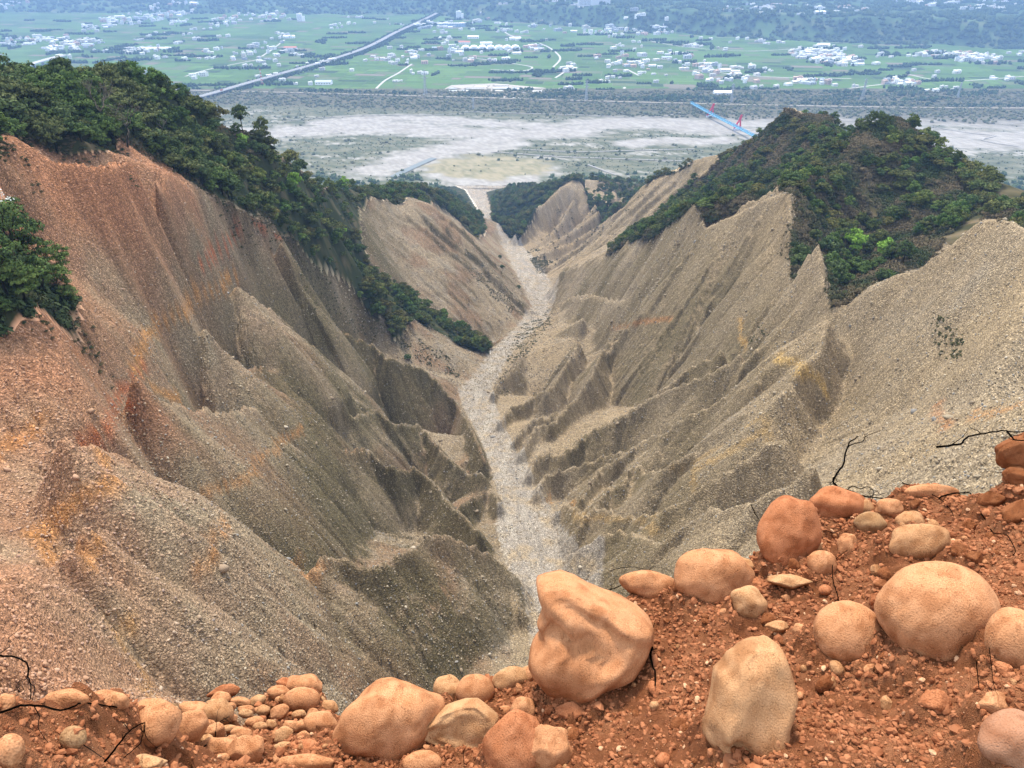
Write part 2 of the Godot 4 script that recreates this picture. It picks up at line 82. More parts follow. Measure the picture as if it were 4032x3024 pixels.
	"rib_002": [1.5, [Vector3(-87.5, 230.3, -540.9), Vector3(-81.4, 230.4, -536.4), Vector3(-73, 224, -531.2), Vector3(-63.6, 219.4, -527.7), Vector3(-54.3, 211.7, -524.2), Vector3(-45.3, 204.7, -520.3), Vector3(-35.5, 196.4, -518.3), Vector3(-30.7, 191.4, -517.2)]],
	"rib_003": [1.5, [Vector3(-75, 227.2, -550.7), Vector3(-68.9, 225.9, -545.6), Vector3(-60.9, 219.7, -539.7), Vector3(-51.5, 213.6, -536.3), Vector3(-42.5, 205.8, -532), Vector3(-32.6, 197.9, -531)]],
	"rib_004": [1.5, [Vector3(-63.1, 224.8, -562.1), Vector3(-56.7, 222.5, -557.6), Vector3(-47.2, 216.7, -554.5), Vector3(-37.7, 207.7, -556.5), Vector3(-28.1, 194.5, -559.4), Vector3(-18.5, 183.7, -561.4), Vector3(-8.9, 171.3, -564.2)]],
	"rib_005": [1.5, [Vector3(-50.2, 214.5, -555.8), Vector3(-50.4, 216.4, -548.2), Vector3(-45.8, 208.9, -539.6), Vector3(-37.5, 202.2, -534.6), Vector3(-28.2, 196.9, -531.1), Vector3(-18.8, 187.6, -527.9), Vector3(-9.1, 179.9, -525.5)]],
	"rib_006": [1.5, [Vector3(-40.9, 206.3, -549.2), Vector3(-42.2, 207.6, -541.9), Vector3(-37.9, 203, -534.9), Vector3(-28.4, 198.5, -531.6), Vector3(-19.2, 189.7, -527.8), Vector3(-9.8, 179.7, -524.5), Vector3(0, 169.3, -523.2), Vector3(9.4, 157.4, -519.7)]],
	"rib_007": [1.5, [Vector3(-26.4, 192, -538.7), Vector3(-27.2, 193.8, -531.4), Vector3(-20.9, 189.2, -524.9), Vector3(-12.1, 183.5, -520.3), Vector3(-2.8, 174, -516.7), Vector3(7.2, 162.3, -515.9)]],
	"rib_008": [1.5, [Vector3(-15, 181.5, -532), Vector3(-14.3, 183.6, -524.9), Vector3(-7.9, 178.6, -518.7), Vector3(2, 167.7, -517.1), Vector3(11.7, 159, -515), Vector3(16.1, 156.4, -517.2)]],
	"rib_009": [1.5, [Vector3(1.5, 166.2, -526.8), Vector3(3.6, 165, -519.6), Vector3(6.8, 161.8, -515.8), Vector3(11.3, 158, -513.6), Vector3(16.2, 158.1, -514.4)]],
	"rib_010": [1.5, [Vector3(179.1, 262.4, -585.4), Vector3(185.7, 253.2, -589.9), Vector3(193.1, 239.8, -596.5), Vector3(201.3, 234.1, -602.2), Vector3(211.1, 227.5, -604.2), Vector3(220.8, 223.9, -606.9), Vector3(229.9, 215.5, -610.7)]],
	"rib_011": [1.5, [Vector3(179.1, 262.4, -585.4), Vector3(171.8, 262.5, -585.7), Vector3(162.4, 253, -587.5), Vector3(153.1, 242.9, -591), Vector3(143.9, 231.1, -594.5), Vector3(134.4, 220.6, -596.7), Vector3(125.2, 212.2, -600.1), Vector3(115.6, 201.1, -602.7)]],
	"rib_012": [1.5, [Vector3(170.8, 255.5, -598.7), Vector3(177.4, 246.4, -603.2), Vector3(186.3, 240.2, -607.2), Vector3(195.2, 237.4, -611.6), Vector3(204.7, 229.9, -614.9), Vector3(214, 224.4, -618.5), Vector3(223.5, 217.7, -621.7)]],
	"rib_013": [1.5, [Vector3(170.8, 255.5, -598.7), Vector3(163.4, 251.8, -596), Vector3(153.5, 242, -596), Vector3(143.9, 230.9, -597.5), Vector3(134, 221.3, -598.9), Vector3(124.1, 212.9, -600.2), Vector3(114.3, 201.8, -601.1)]],
	"rib_014": [1.5, [Vector3(159.3, 246.8, -616.9), Vector3(165.4, 247.6, -622), Vector3(172.4, 244.7, -629.1), Vector3(178.6, 239.6, -636.9), Vector3(182, 235.5, -646.3), Vector3(183.9, 228.8, -656)]],
	"rib_015": [1.5, [Vector3(159.3, 246.8, -616.9), Vector3(152.1, 242, -613.5), Vector3(143, 231.5, -609.5), Vector3(133.1, 223.3, -607.6), Vector3(123.2, 212.4, -606.3), Vector3(113.5, 203.4, -604.2), Vector3(103.6, 192.6, -604.6)]],
	"rib_016": [1.5, [Vector3(151, 240.6, -630), Vector3(155.8, 240.8, -636), Vector3(155.9, 229.4, -645.3), Vector3(151.9, 217.7, -654.3), Vector3(147.9, 205.7, -663.4), Vector3(145.1, 191.9, -673), Vector3(142, 178.7, -682.5), Vector3(140.2, 174.6, -687.1)]],
	"rib_017": [1.5, [Vector3(151, 240.6, -630), Vector3(143.8, 235.5, -626.5), Vector3(134.2, 224.9, -623.8), Vector3(124.4, 215.9, -622.4), Vector3(114.5, 208.6, -621.3), Vector3(104.9, 198.5, -618.9)]],
	"rib_018": [1.5, [Vector3(140, 230.1, -644.9), Vector3(132.7, 226, -641.7), Vector3(123.4, 218.3, -638.5), Vector3(113.9, 208.6, -635.5), Vector3(104, 200.1, -635.2), Vector3(94.1, 190.3, -633.8), Vector3(84.2, 178.8, -632.9), Vector3(74.9, 169.1, -629.9), Vector3(70.1, 164.2, -628.7)]],
	"rib_019": [1.5, [Vector3(130.7, 220.9, -657.3), Vector3(123.4, 218.3, -654.6), Vector3(113.7, 207.6, -654.2), Vector3(104.3, 196.5, -657.6), Vector3(94.5, 187.8, -659.5), Vector3(85.1, 173.8, -662.6), Vector3(80.4, 165.7, -664.1)]],
	"rib_020": [1.5, [Vector3(121.3, 210, -669.6), Vector3(114.3, 202.4, -665.9), Vector3(104.8, 192.9, -667.1), Vector3(95.8, 184.3, -670.9), Vector3(86.3, 172, -673.7), Vector3(76.8, 158.3, -676.9), Vector3(67, 147.6, -678.8)]],
	"rib_021": [1.5, [Vector3(112.2, 196.4, -677.9), Vector3(106, 190.2, -673.1), Vector3(96.5, 182.2, -674.1), Vector3(86.9, 170.2, -676.2), Vector3(77.5, 161.3, -679.6), Vector3(67.9, 150, -682.3), Vector3(63.1, 145.2, -683.8)]],
	"rib_022": [1.5, [Vector3(98.4, 174.4, -681.1), Vector3(93.6, 175.9, -675.8), Vector3(84.3, 166, -675.9), Vector3(74.7, 157.1, -678.6), Vector3(65.2, 148.7, -681.8), Vector3(55.9, 139.2, -685.3), Vector3(51.3, 135.8, -687.1)]],
	"rib_023": [1.5, [Vector3(83.2, 156.7, -684.6), Vector3(78.8, 159.8, -678.6), Vector3(69.9, 152.1, -677.7), Vector3(60.1, 144.9, -679.4), Vector3(50.7, 137.1, -682.4), Vector3(41.8, 128.2, -687), Vector3(37.3, 123.9, -689.1)]],
	"rib_024": [1.5, [Vector3(64, 139.7, -687.3), Vector3(59.8, 142, -681.3), Vector3(51.2, 139.2, -679.7), Vector3(41.3, 130, -680.5), Vector3(31.5, 126.5, -678.7)]],
	"rib_025": [1.5, [Vector3(152.8, 143.8, -856.6), Vector3(145.9, 140.4, -852.5), Vector3(136.2, 134.4, -853.4), Vector3(126.5, 128.9, -855.6), Vector3(117.4, 118.2, -859.7), Vector3(108.1, 113.3, -863.3), Vector3(107.9, 112.2, -865.2), Vector3(107.4, 110.5, -863.4)]],
	"rib_026": [1.5, [Vector3(139.8, 137.4, -874.2), Vector3(133, 134.8, -870.1), Vector3(123.9, 124.2, -866), Vector3(114.3, 115.5, -863.5), Vector3(109.3, 114.2, -864.2)]],
	"rib_027": [1.5, [Vector3(126.9, 131, -891.8), Vector3(120.3, 124, -887.3), Vector3(111.2, 113.2, -883.2), Vector3(108.2, 110.1, -888), Vector3(103.1, 107.1, -891.9), Vector3(96, 101.7, -894), Vector3(97.7, 99.7, -891.6), Vector3(97.4, 98, -890.9)]],
	"rib_028": [1.5, [Vector3(114.2, 122.2, -906.6), Vector3(107.9, 114.7, -901.8), Vector3(99.4, 105.3, -896.7), Vector3(92.9, 103, -889.6), Vector3(92.4, 101.7, -890.1), Vector3(94.3, 100.1, -894.2), Vector3(93.6, 100.2, -889.2)]],
	"rib_029": [1.5, [Vector3(103.2, 113.8, -923), Vector3(110.5, 114.9, -926.3), Vector3(111.8, 113.6, -917.8), Vector3(112.1, 114.9, -917.7), Vector3(115.4, 116.4, -921.4)]],
	"rib_030": [1.5, [Vector3(103.2, 113.8, -923), Vector3(95.6, 102.9, -920.3), Vector3(90.9, 94.7, -918.7), Vector3(85.9, 95.6, -918.7)]],
	"rib_031": [1.5, [Vector3(98, 108.6, -936), Vector3(100.8, 114.6, -932.1), Vector3(96.1, 110.2, -933.2), Vector3(86.8, 96.7, -929.7)]],
	"rib_032": [1.5, [Vector3(92.3, 120.8, -954.4), Vector3(100.2, 120.8, -954.9), Vector3(110.1, 120.6, -954.5), Vector3(119.8, 118, -952.5), Vector3(129.5, 114.4, -950.1), Vector3(139.4, 110, -949.1)]],
	"rib_033": [1.5, [Vector3(92.3, 120.8, -954.4), Vector3(86.5, 117.3, -949.4), Vector3(82.4, 105.1, -941), Vector3(76.8, 97.2, -932.8)]],
	"rib_034": [1.5, [Vector3(84.6, 130.3, -969.8), Vector3(83.7, 128.9, -961.8), Vector3(82.8, 122.8, -951.9), Vector3(80.4, 107.3, -942.5), Vector3(75.8, 97.5, -933.6)]],
	"rib_035": [1.5, [Vector3(65.5, 125.4, -961.2), Vector3(68.6, 121, -953.9), Vector3(69.6, 108.6, -944.4), Vector3(74.5, 96.1, -936.6), Vector3(75.1, 96.3, -931.6)]],
	"rib_036": [1.5, [Vector3(57.5, 121.9, -952.2), Vector3(63.4, 114.2, -946.8), Vector3(70.8, 101.1, -940.1), Vector3(76.8, 97.8, -932.2)]],
	"rib_037": [1.5, [Vector3(46.8, 116.4, -937.7), Vector3(52.7, 109.8, -932.3), Vector3(55.8, 110.3, -934.2), Vector3(64.2, 103.2, -935.3), Vector3(72.2, 95.2, -934.7), Vector3(75.4, 96, -930.9)]],
	"rib_038": [1.5, [Vector3(36.9, 110.9, -922.7), Vector3(29.1, 109.4, -923.9), Vector3(19.1, 103.5, -924.9), Vector3(9.2, 98.7, -923.4), Vector3(-0.7, 92.1, -923.1), Vector3(-10.7, 85.6, -923.5), Vector3(-9.3, 85.2, -928.3)]],
	"rib_039": [1.5, [Vector3(36.9, 110.9, -922.7), Vector3(44.1, 112.2, -919.3), Vector3(45.1, 113.7, -924.2), Vector3(41.7, 116.3, -928), Vector3(44.2, 114.2, -923.6)]],
	"rib_040": [1.5, [Vector3(33.3, 107.3, -911.1), Vector3(25.4, 105.9, -912), Vector3(15.5, 99.9, -911.7), Vector3(5.5, 94.8, -910.8), Vector3(-0.2, 89.3, -915.5), Vector3(-4.2, 88.5, -920.2), Vector3(-9.2, 86.8, -920.1)]],
	"rib_041": [1.5, [Vector3(33.3, 107.3, -911.1), Vector3(35.5, 112.5, -915.2), Vector3(34.7, 112.2, -914.2), Vector3(30.4, 112.1, -909.4), Vector3(20.9, 104.5, -906.5), Vector3(11, 97, -905.5), Vector3(1, 91, -906.5)]],
	"rib_042": [1.5, [Vector3(29.7, 103.6, -899.5), Vector3(21.9, 103.1, -901.1), Vector3(12, 97.9, -901.3), Vector3(6, 93.7, -905.6), Vector3(2.6, 92.9, -910.9), Vector3(-0.9, 90.7, -916.5), Vector3(-5.9, 87.3, -916.7)]],
	"rib_043": [1.5, [Vector3(26.1, 100, -887.9), Vector3(18.8, 98.7, -891.1), Vector3(12.9, 97.2, -896.9), Vector3(10.5, 97.8, -900.3), Vector3(8.2, 97.2, -904.2), Vector3(4, 91.2, -909.6), Vector3(-1, 90.2, -909.8)]],
	"rib_044": [1.5, [Vector3(26.1, 100, -887.9), Vector3(33.4, 123.8, -889.4), Vector3(30.4, 112.7, -897.4), Vector3(21.8, 104.5, -900.9), Vector3(11.8, 99.3, -900.6), Vector3(8.2, 94.6, -905)]],
	"rib_045": [1.5, [Vector3(19.1, 94.7, -870.4), Vector3(25.3, 110, -865.6), Vector3(29.4, 101.1, -862.7), Vector3(33.4, 97.9, -859.8)]],
	"rib_046": [1.5, [Vector3(10.4, 89.7, -852.9), Vector3(3.2, 99.5, -856.5), Vector3(1.4, 100.5, -854), Vector3(1.9, 100.4, -855.1), Vector3(2, 99.1, -855.4), Vector3(2, 99.9, -854.5), Vector3(2.1, 96.1, -855.2)]],
	"rib_047": [1.5, [Vector3(10.4, 89.7, -852.9), Vector3(17.2, 102.7, -848.8), Vector3(21.5, 96.5, -846.2), Vector3(25.6, 95.4, -843.3)]],
	"rib_048": [1.5, [Vector3(50.8, 131.7, -907.5), Vector3(56.5, 121, -901.9), Vector3(63.2, 110, -894.6), Vector3(61.4, 108.5, -892.5), Vector3(60.6, 104.2, -891.3), Vector3(58.6, 100.2, -889.2)]],
	"rib_049": [1.5, [Vector3(40.3, 125.5, -895), Vector3(46.4, 114, -889.9), Vector3(53.7, 95.9, -883.1), Vector3(51.9, 95.3, -878.1), Vector3(51.2, 93, -875.5)]],
	"rib_050": [1.5, [Vector3(28.6, 120.4, -880.6), Vector3(34.9, 109.2, -875.6), Vector3(38.9, 98.5, -872.6), Vector3(42.7, 95.5, -869.4), Vector3(47.6, 95.3, -870.7)]],
	"rib_051": [1.5, [Vector3(15.3, 113.5, -859.2), Vector3(22.3, 103.2, -855.3), Vector3(26.4, 94.7, -852.4), Vector3(29.6, 94.8, -848.6)]],
	"rib_052": [1.5, [Vector3(7.2, 108.5, -842.6), Vector3(-0.4, 97.9, -845.1), Vector3(-1.2, 99.1, -843.8), Vector3(-1.7, 97, -843.3), Vector3(-3.1, 95.2, -840.4), Vector3(-4.5, 92.3, -838)]],
	"rib_053": [1.5, [Vector3(118.9, 312.9, -303.7), Vector3(125.8, 306, -299.7), Vector3(135.6, 300.8, -298.2), Vector3(144.5, 295.7, -293.6)]],
	"rib_054": [1.5, [Vector3(118.9, 312.9, -303.7), Vector3(112.6, 311.5, -308.7), Vector3(106.8, 299.3, -316.5), Vector3(97, 289.6, -317.6), Vector3(95.6, 290.6, -320)]],
	"rib_055": [1.5, [Vector3(125.7, 311.4, -314.5), Vector3(131.6, 306.7, -309.3), Vector3(136.3, 300.3, -300.4), Vector3(144.1, 296, -294.2)]],
	"rib_056": [1.5, [Vector3(125.7, 311.4, -314.5), Vector3(119.1, 310.5, -319.1), Vector3(111.7, 305, -325.8), Vector3(106.4, 300.8, -334.2), Vector3(101.8, 293.4, -343.1), Vector3(99.7, 289.6, -347.6)]],
	"rib_057": [1.5, [Vector3(135.7, 310.6, -322.1), Vector3(140.3, 308.3, -315.6), Vector3(146.7, 300.1, -307.9), Vector3(145.4, 297.8, -304.5), Vector3(148.6, 297.2, -300.7)]],
	"rib_058": [1.5, [Vector3(144.7, 311.4, -330.7), Vector3(150.4, 308.6, -325.2), Vector3(156.4, 302.8, -317.2), Vector3(153.8, 299.4, -312.8), Vector3(149.9, 297.2, -307.9), Vector3(150.4, 296.3, -303)]],
	"rib_059": [1.5, [Vector3(153, 314.4, -340.7), Vector3(158.3, 312.6, -334.8), Vector3(163, 305.3, -326), Vector3(159.7, 303, -321.2), Vector3(155.8, 299.9, -316.4), Vector3(151.3, 297.4, -311)]],
	"rib_060": [1.5, [Vector3(163.7, 320.1, -354.7), Vector3(169.3, 321.8, -349.2), Vector3(173.3, 313.5, -340.2), Vector3(174.5, 308.7, -330.3), Vector3(165.3, 303.1, -326.5)]],
	"rib_061": [1.5, [Vector3(194.8, 321, -369.2), Vector3(202.8, 312.7, -369.5), Vector3(212.5, 300.6, -371.9), Vector3(222.4, 290.1, -372.2), Vector3(232.4, 275.5, -372.7), Vector3(237.3, 268, -373.2)]],
	"rib_062": [1.5, [Vector3(196.6, 315.4, -352.7), Vector3(190.7, 317.7, -348.3), Vector3(187.6, 315.7, -339.5), Vector3(178.4, 311.7, -335.7), Vector3(171.5, 307.6, -328.8), Vector3(166.7, 304.2, -327.3)]],
	"rib_063": [1.5, [Vector3(196.6, 315.4, -352.7), Vector3(204.6, 312.1, -353.3), Vector3(214.4, 301, -354.8), Vector3(224, 289.2, -357.1), Vector3(233.7, 277, -359.2), Vector3(242.2, 265.3, -364)]],
	"rib_064": [1.5, [Vector3(203.8, 310.6, -334.4), Vector3(211.2, 305.7, -337.3), Vector3(220.3, 296.2, -341.5), Vector3(229, 287.1, -346.5), Vector3(235, 277.2, -354.4), Vector3(239, 271.9, -357.5)]],
	"rib_065": [1.5, [Vector3(151.7, 232.4, -598.6), Vector3(148.4, 234.6, -592), Vector3(140, 227.6, -589.7), Vector3(131.1, 222.5, -594.2), Vector3(122.7, 211.1, -599.7), Vector3(112.9, 200, -601.2)]],
	"rib_066": [1.5, [Vector3(168.2, 250.9, -599.4), Vector3(164.3, 252.8, -593.4), Vector3(156, 245.6, -592.3), Vector3(146.5, 233.9, -594.8), Vector3(136.8, 222.6, -597), Vector3(127.3, 212.4, -599)]],
	"rib_067": [1.5, [Vector3(175.9, 265, -579.4), Vector3(168.1, 260.9, -578.3), Vector3(158.3, 252.5, -579.6), Vector3(149.4, 241, -584.1), Vector3(139.7, 229.4, -586.7), Vector3(131.1, 220.2, -591.8), Vector3(127.2, 214.8, -595)]],
	"rib_068": [1.5, [Vector3(175.9, 265, -579.4), Vector3(180.7, 264.2, -585.1), Vector3(188.4, 248.9, -591.4), Vector3(195.4, 237, -598.5), Vector3(204.8, 232, -601.2), Vector3(214.2, 223.7, -604.6)]],
	"rib_069": [1.5, [Vector3(181, 279.3, -555.5), Vector3(173, 275, -555.7), Vector3(163.1, 263.9, -557.1), Vector3(153.7, 253.7, -560.2), Vector3(144.6, 241.6, -564.4), Vector3(139.8, 236.7, -565.8)]],
	"rib_070": [1.5, [Vector3(181, 279.3, -555.5), Vector3(188.7, 275.7, -557.3), Vector3(197.4, 265.8, -561.9), Vector3(205.9, 256.1, -567.3), Vector3(214.3, 242.7, -572.7), Vector3(221.3, 224.8, -579.7), Vector3(230.3, 217.7, -584)]],
	"rib_071": [1.5, [Vector3(183.4, 290.8, -534.1), Vector3(175.5, 285, -534.4), Vector3(165.9, 273.6, -536.9), Vector3(156.1, 262.1, -538.7), Vector3(146.4, 249.7, -541.1), Vector3(137.5, 240.5, -545.7), Vector3(128.9, 231.4, -550.9)]],
	"rib_072": [1.5, [Vector3(183.4, 290.8, -534.1), Vector3(191.1, 286.2, -536.2), Vector3(200.1, 276.7, -540.3), Vector3(208.3, 264.6, -546), Vector3(216.9, 253.9, -551), Vector3(225.2, 239.3, -556.6), Vector3(229.6, 233.1, -558.9)]],
	"rib_073": [1.5, [Vector3(181.6, 304.1, -514.3), Vector3(173.9, 295.4, -516.3), Vector3(164.7, 277.3, -520.3), Vector3(155.4, 264.5, -524), Vector3(145.8, 255.1, -526.5), Vector3(142, 249.1, -529.7)]],
	"rib_074": [1.5, [Vector3(181.6, 304.1, -514.3), Vector3(189.4, 302, -514.9), Vector3(196.8, 294.7, -521), Vector3(204.6, 283.7, -527.2), Vector3(211.9, 269.4, -534), Vector3(215.6, 263.7, -537.3)]],
	"rib_075": [1.5, [Vector3(92.7, 314.3, -204.1), Vector3(100.5, 311.1, -202.7), Vector3(104.1, 308.8, -206.2), Vector3(105.8, 308, -210.9)]],
	"rib_076": [1.5, [Vector3(92.7, 314.3, -204.1), Vector3(84.8, 298.2, -205.3), Vector3(74.8, 286.1, -206.1), Vector3(70.3, 275.7, -201.3), Vector3(62.5, 266.9, -201.5), Vector3(60.9, 268, -196.8)]],
	"rib_077": [1.5, [Vector3(93.4, 302.4, -231.7), Vector3(85.5, 288.5, -231.7), Vector3(75.6, 269.2, -230.1), Vector3(71.4, 261.4, -235.3), Vector3(68.3, 256, -240.7), Vector3(63.3, 245.6, -246.5)]],
	"rib_078": [1.5, [Vector3(100.5, 313.4, -259.6), Vector3(108.3, 307.6, -257.5), Vector3(118.2, 302.5, -257.3), Vector3(128.2, 298.1, -257.2)]],
	"rib_079": [1.5, [Vector3(100.5, 313.4, -259.6), Vector3(92.7, 297.5, -261.4), Vector3(83.6, 275, -264.2), Vector3(76.3, 261.3, -270.9), Vector3(69.2, 252.4, -268.7), Vector3(65.1, 245.2, -266)]],
	"rib_080": [1.5, [Vector3(101.7, 313.7, -285.5), Vector3(105.8, 315.9, -291.2), Vector3(104.6, 311.6, -299.4), Vector3(97.1, 305, -305.9), Vector3(93.5, 286.4, -315.2), Vector3(90.6, 286.4, -316.8)]],
	"rib_081": [1.5, [Vector3(101.7, 313.7, -285.5), Vector3(93.9, 297.9, -284.1), Vector3(84.3, 276.5, -281.4), Vector3(77.3, 263.2, -274.4), Vector3(71.3, 252.5, -266.3), Vector3(66.7, 248.1, -268.3)]],
	"rib_082": [1.5, [Vector3(95.3, 302.9, -300.3), Vector3(99, 304.5, -306.6), Vector3(97.3, 291.6, -314.7), Vector3(90.6, 290.9, -315.3), Vector3(91, 288.7, -315), Vector3(90.4, 288.6, -315.5)]],
	"rib_083": [1.5, [Vector3(95.3, 302.9, -300.3), Vector3(88.3, 292.4, -296.3), Vector3(80.5, 280.4, -290.2), Vector3(71.2, 265.2, -287.3), Vector3(61.4, 247.7, -285.2), Vector3(51.4, 230.7, -285)]],
	"rib_084": [1.5, [Vector3(86.5, 291.5, -316), Vector3(93.8, 286.7, -319.3), Vector3(93.7, 286.6, -319.2), Vector3(94.3, 286.4, -318.6), Vector3(94.3, 287.6, -318.6), Vector3(89.7, 288.4, -316.5)]],
	"rib_085": [1.5, [Vector3(86.5, 291.5, -316), Vector3(79, 281.9, -313.4), Vector3(69.2, 266.9, -312.9), Vector3(59.2, 250.3, -311.9), Vector3(49.3, 236.3, -313.3), Vector3(45.6, 233.6, -307.6)]],
	"rib_086": [1.5, [Vector3(87.6, 290.2, -334.9), Vector3(94, 291.8, -338.4), Vector3(94.4, 289.2, -347), Vector3(96.3, 290.2, -350.2), Vector3(98.7, 286.8, -353.6), Vector3(100.7, 285.9, -357.5)]],
	"rib_087": [1.5, [Vector3(87.6, 290.2, -334.9), Vector3(79.6, 273.2, -334.6), Vector3(69.6, 249.9, -334.6), Vector3(59.6, 232.2, -335.3), Vector3(49.6, 216.1, -335.5), Vector3(44.7, 211.7, -336.3)]],
	"rib_088": [1.5, [Vector3(87.3, 285.5, -360.7), Vector3(94.2, 285.7, -364.1), Vector3(99.3, 280.1, -372.2), Vector3(96.2, 277.7, -378.7), Vector3(91.5, 273.6, -385.8)]],
	"rib_089": [1.5, [Vector3(87.3, 285.5, -360.7), Vector3(79.3, 268.6, -360.4), Vector3(69.3, 239.7, -361), Vector3(66.3, 233.5, -366.6), Vector3(63.6, 225.7, -376.1), Vector3(67.2, 227.7, -379.6)]],
	"rib_090": [1.5, [Vector3(85.7, 274.8, -379.2), Vector3(92.7, 274.2, -382.4), Vector3(96.3, 274.8, -385.9), Vector3(91.6, 273.5, -387.7)]],
	"rib_091": [1.5, [Vector3(85.7, 274.8, -379.2), Vector3(77.7, 258.2, -379.2), Vector3(67.7, 228.5, -379.4), Vector3(67.1, 226.9, -381), Vector3(66.9, 225.7, -382.7), Vector3(66.8, 223.1, -385.6), Vector3(61.9, 221.4, -386.3)]],
	"rib_092": [1.5, [Vector3(83.2, 261.9, -403.8), Vector3(89, 264.7, -408.4), Vector3(85.9, 260.4, -416.5), Vector3(77.8, 250.3, -422.3), Vector3(68, 223.7, -423.9), Vector3(58, 205.3, -423.9), Vector3(53, 204.8, -424)]],
	"rib_093": [1.5, [Vector3(83.2, 261.9, -403.8), Vector3(75.2, 245.7, -402.9), Vector3(65.2, 217.8, -402.7), Vector3(63.8, 216.1, -406.5), Vector3(62.7, 213.7, -409.3), Vector3(60.4, 209.2, -413.8)]],
	"rib_094": [1.5, [Vector3(79.6, 249.9, -428.2), Vector3(84.5, 252.4, -433.2), Vector3(81.8, 248.6, -441.4), Vector3(73.9, 239.6, -447.4), Vector3(64.1, 219.2, -449), Vector3(54.4, 197.4, -451.1)]],
	"rib_095": [1.5, [Vector3(79.6, 249.9, -428.2), Vector3(71.6, 234.1, -427.5), Vector3(62.1, 211.8, -424.6), Vector3(52.2, 206.6, -425.1), Vector3(51.6, 207, -426.8), Vector3(55.4, 201.9, -430)]],
	"rib_096": [1.5, [Vector3(77.4, 242.4, -443.4), Vector3(80.6, 245.1, -448.8), Vector3(77.8, 238.9, -457.1), Vector3(69.2, 224.6, -461), Vector3(59.3, 200.4, -461.9), Vector3(49.5, 191.3, -463.5)]],
	"rib_097": [1.5, [Vector3(77.4, 242.4, -443.4), Vector3(69.4, 230.6, -442.8), Vector3(59.5, 212.2, -443.7), Vector3(49.9, 197.7, -446.5), Vector3(49.6, 195.2, -450.5), Vector3(47.1, 193.9, -455.8)]],
	"rib_098": [1.5, [Vector3(73.2, 230.5, -461.7), Vector3(77.1, 233.4, -467.3), Vector3(75.4, 227.6, -475.5), Vector3(69.2, 221.3, -483.3), Vector3(60, 204.1, -485.6), Vector3(50.2, 185.1, -483.7)]],
	"rib_099": [1.5, [Vector3(73.2, 230.5, -461.7), Vector3(65.3, 213.7, -460.4), Vector3(55.7, 197.2, -462.3), Vector3(45.8, 192.5, -463.9), Vector3(44.8, 189.3, -469.9), Vector3(47.8, 187.1, -473.9)]],
	"rib_100": [1.5, [Vector3(70.2, 222.1, -473.8), Vector3(74.1, 224.3, -479.5), Vector3(70.9, 219.9, -486.4), Vector3(63.6, 209, -493), Vector3(53.8, 193.3, -495.2), Vector3(44.3, 174.7, -497.8), Vector3(40.1, 169.2, -503.2)]],
	"rib_101": [1.5, [Vector3(70.2, 222.1, -473.8), Vector3(62.3, 205.8, -472.8), Vector3(52.3, 191.8, -472.9), Vector3(46.8, 181.8, -480.4), Vector3(44.4, 181.7, -483.4), Vector3(43.5, 179.8, -485.9)]],
	"rib_102": [1.5, [Vector3(64.2, 205.8, -498.1), Vector3(68.7, 209.7, -503.6), Vector3(65.4, 205.1, -510.7), Vector3(57.6, 198.4, -516.9), Vector3(47.7, 182.7, -517.9), Vector3(37.9, 166.5, -520), Vector3(28, 152.3, -521.2)]],
	"rib_103": [1.5, [Vector3(64.2, 205.8, -498.1), Vector3(56.3, 196.3, -496.7), Vector3(46.3, 179.7, -496.4), Vector3(42.5, 173.1, -502), Vector3(33.8, 169, -504.7), Vector3(29, 160.1, -506.1)]],
	"rib_104": [1.5, [Vector3(57.3, 191.9, -522), Vector3(60.9, 195.1, -527.8), Vector3(58, 191.9, -534.2), Vector3(48.4, 180, -537), Vector3(38.6, 160.2, -538.8), Vector3(33.7, 151.3, -539.7)]],
	"rib_105": [1.5, [Vector3(57.3, 191.9, -522), Vector3(49.4, 183.9, -520.7), Vector3(39.4, 169.7, -521.2), Vector3(30.1, 155.4, -524.6), Vector3(25.3, 153.6, -526.1)]],
	"rib_106": [1.5, [Vector3(50.6, 180.2, -542.8), Vector3(53.1, 183.6, -548.8), Vector3(49.7, 178.8, -555.9), Vector3(40, 163.5, -558.2), Vector3(30.4, 146.3, -555.5)]],
	"rib_107": [1.5, [Vector3(50.6, 180.2, -542.8), Vector3(42.8, 167.2, -541.2), Vector3(37.9, 158.5, -540.5), Vector3(33, 150.3, -541.5), Vector3(28.2, 149.7, -543.1)]],
	"rib_108": [1.5, [Vector3(45.3, 172.2, -557.5), Vector3(47.9, 175.2, -563.6), Vector3(43.8, 170.5, -571.2), Vector3(35.9, 152.8, -577.1), Vector3(29.5, 141.8, -584.7)]],
	"rib_109": [1.5, [Vector3(45.3, 172.2, -557.5), Vector3(37.6, 155.3, -555.4), Vector3(32.7, 146.4, -554.3), Vector3(28.6, 147.5, -557.1)]],
}
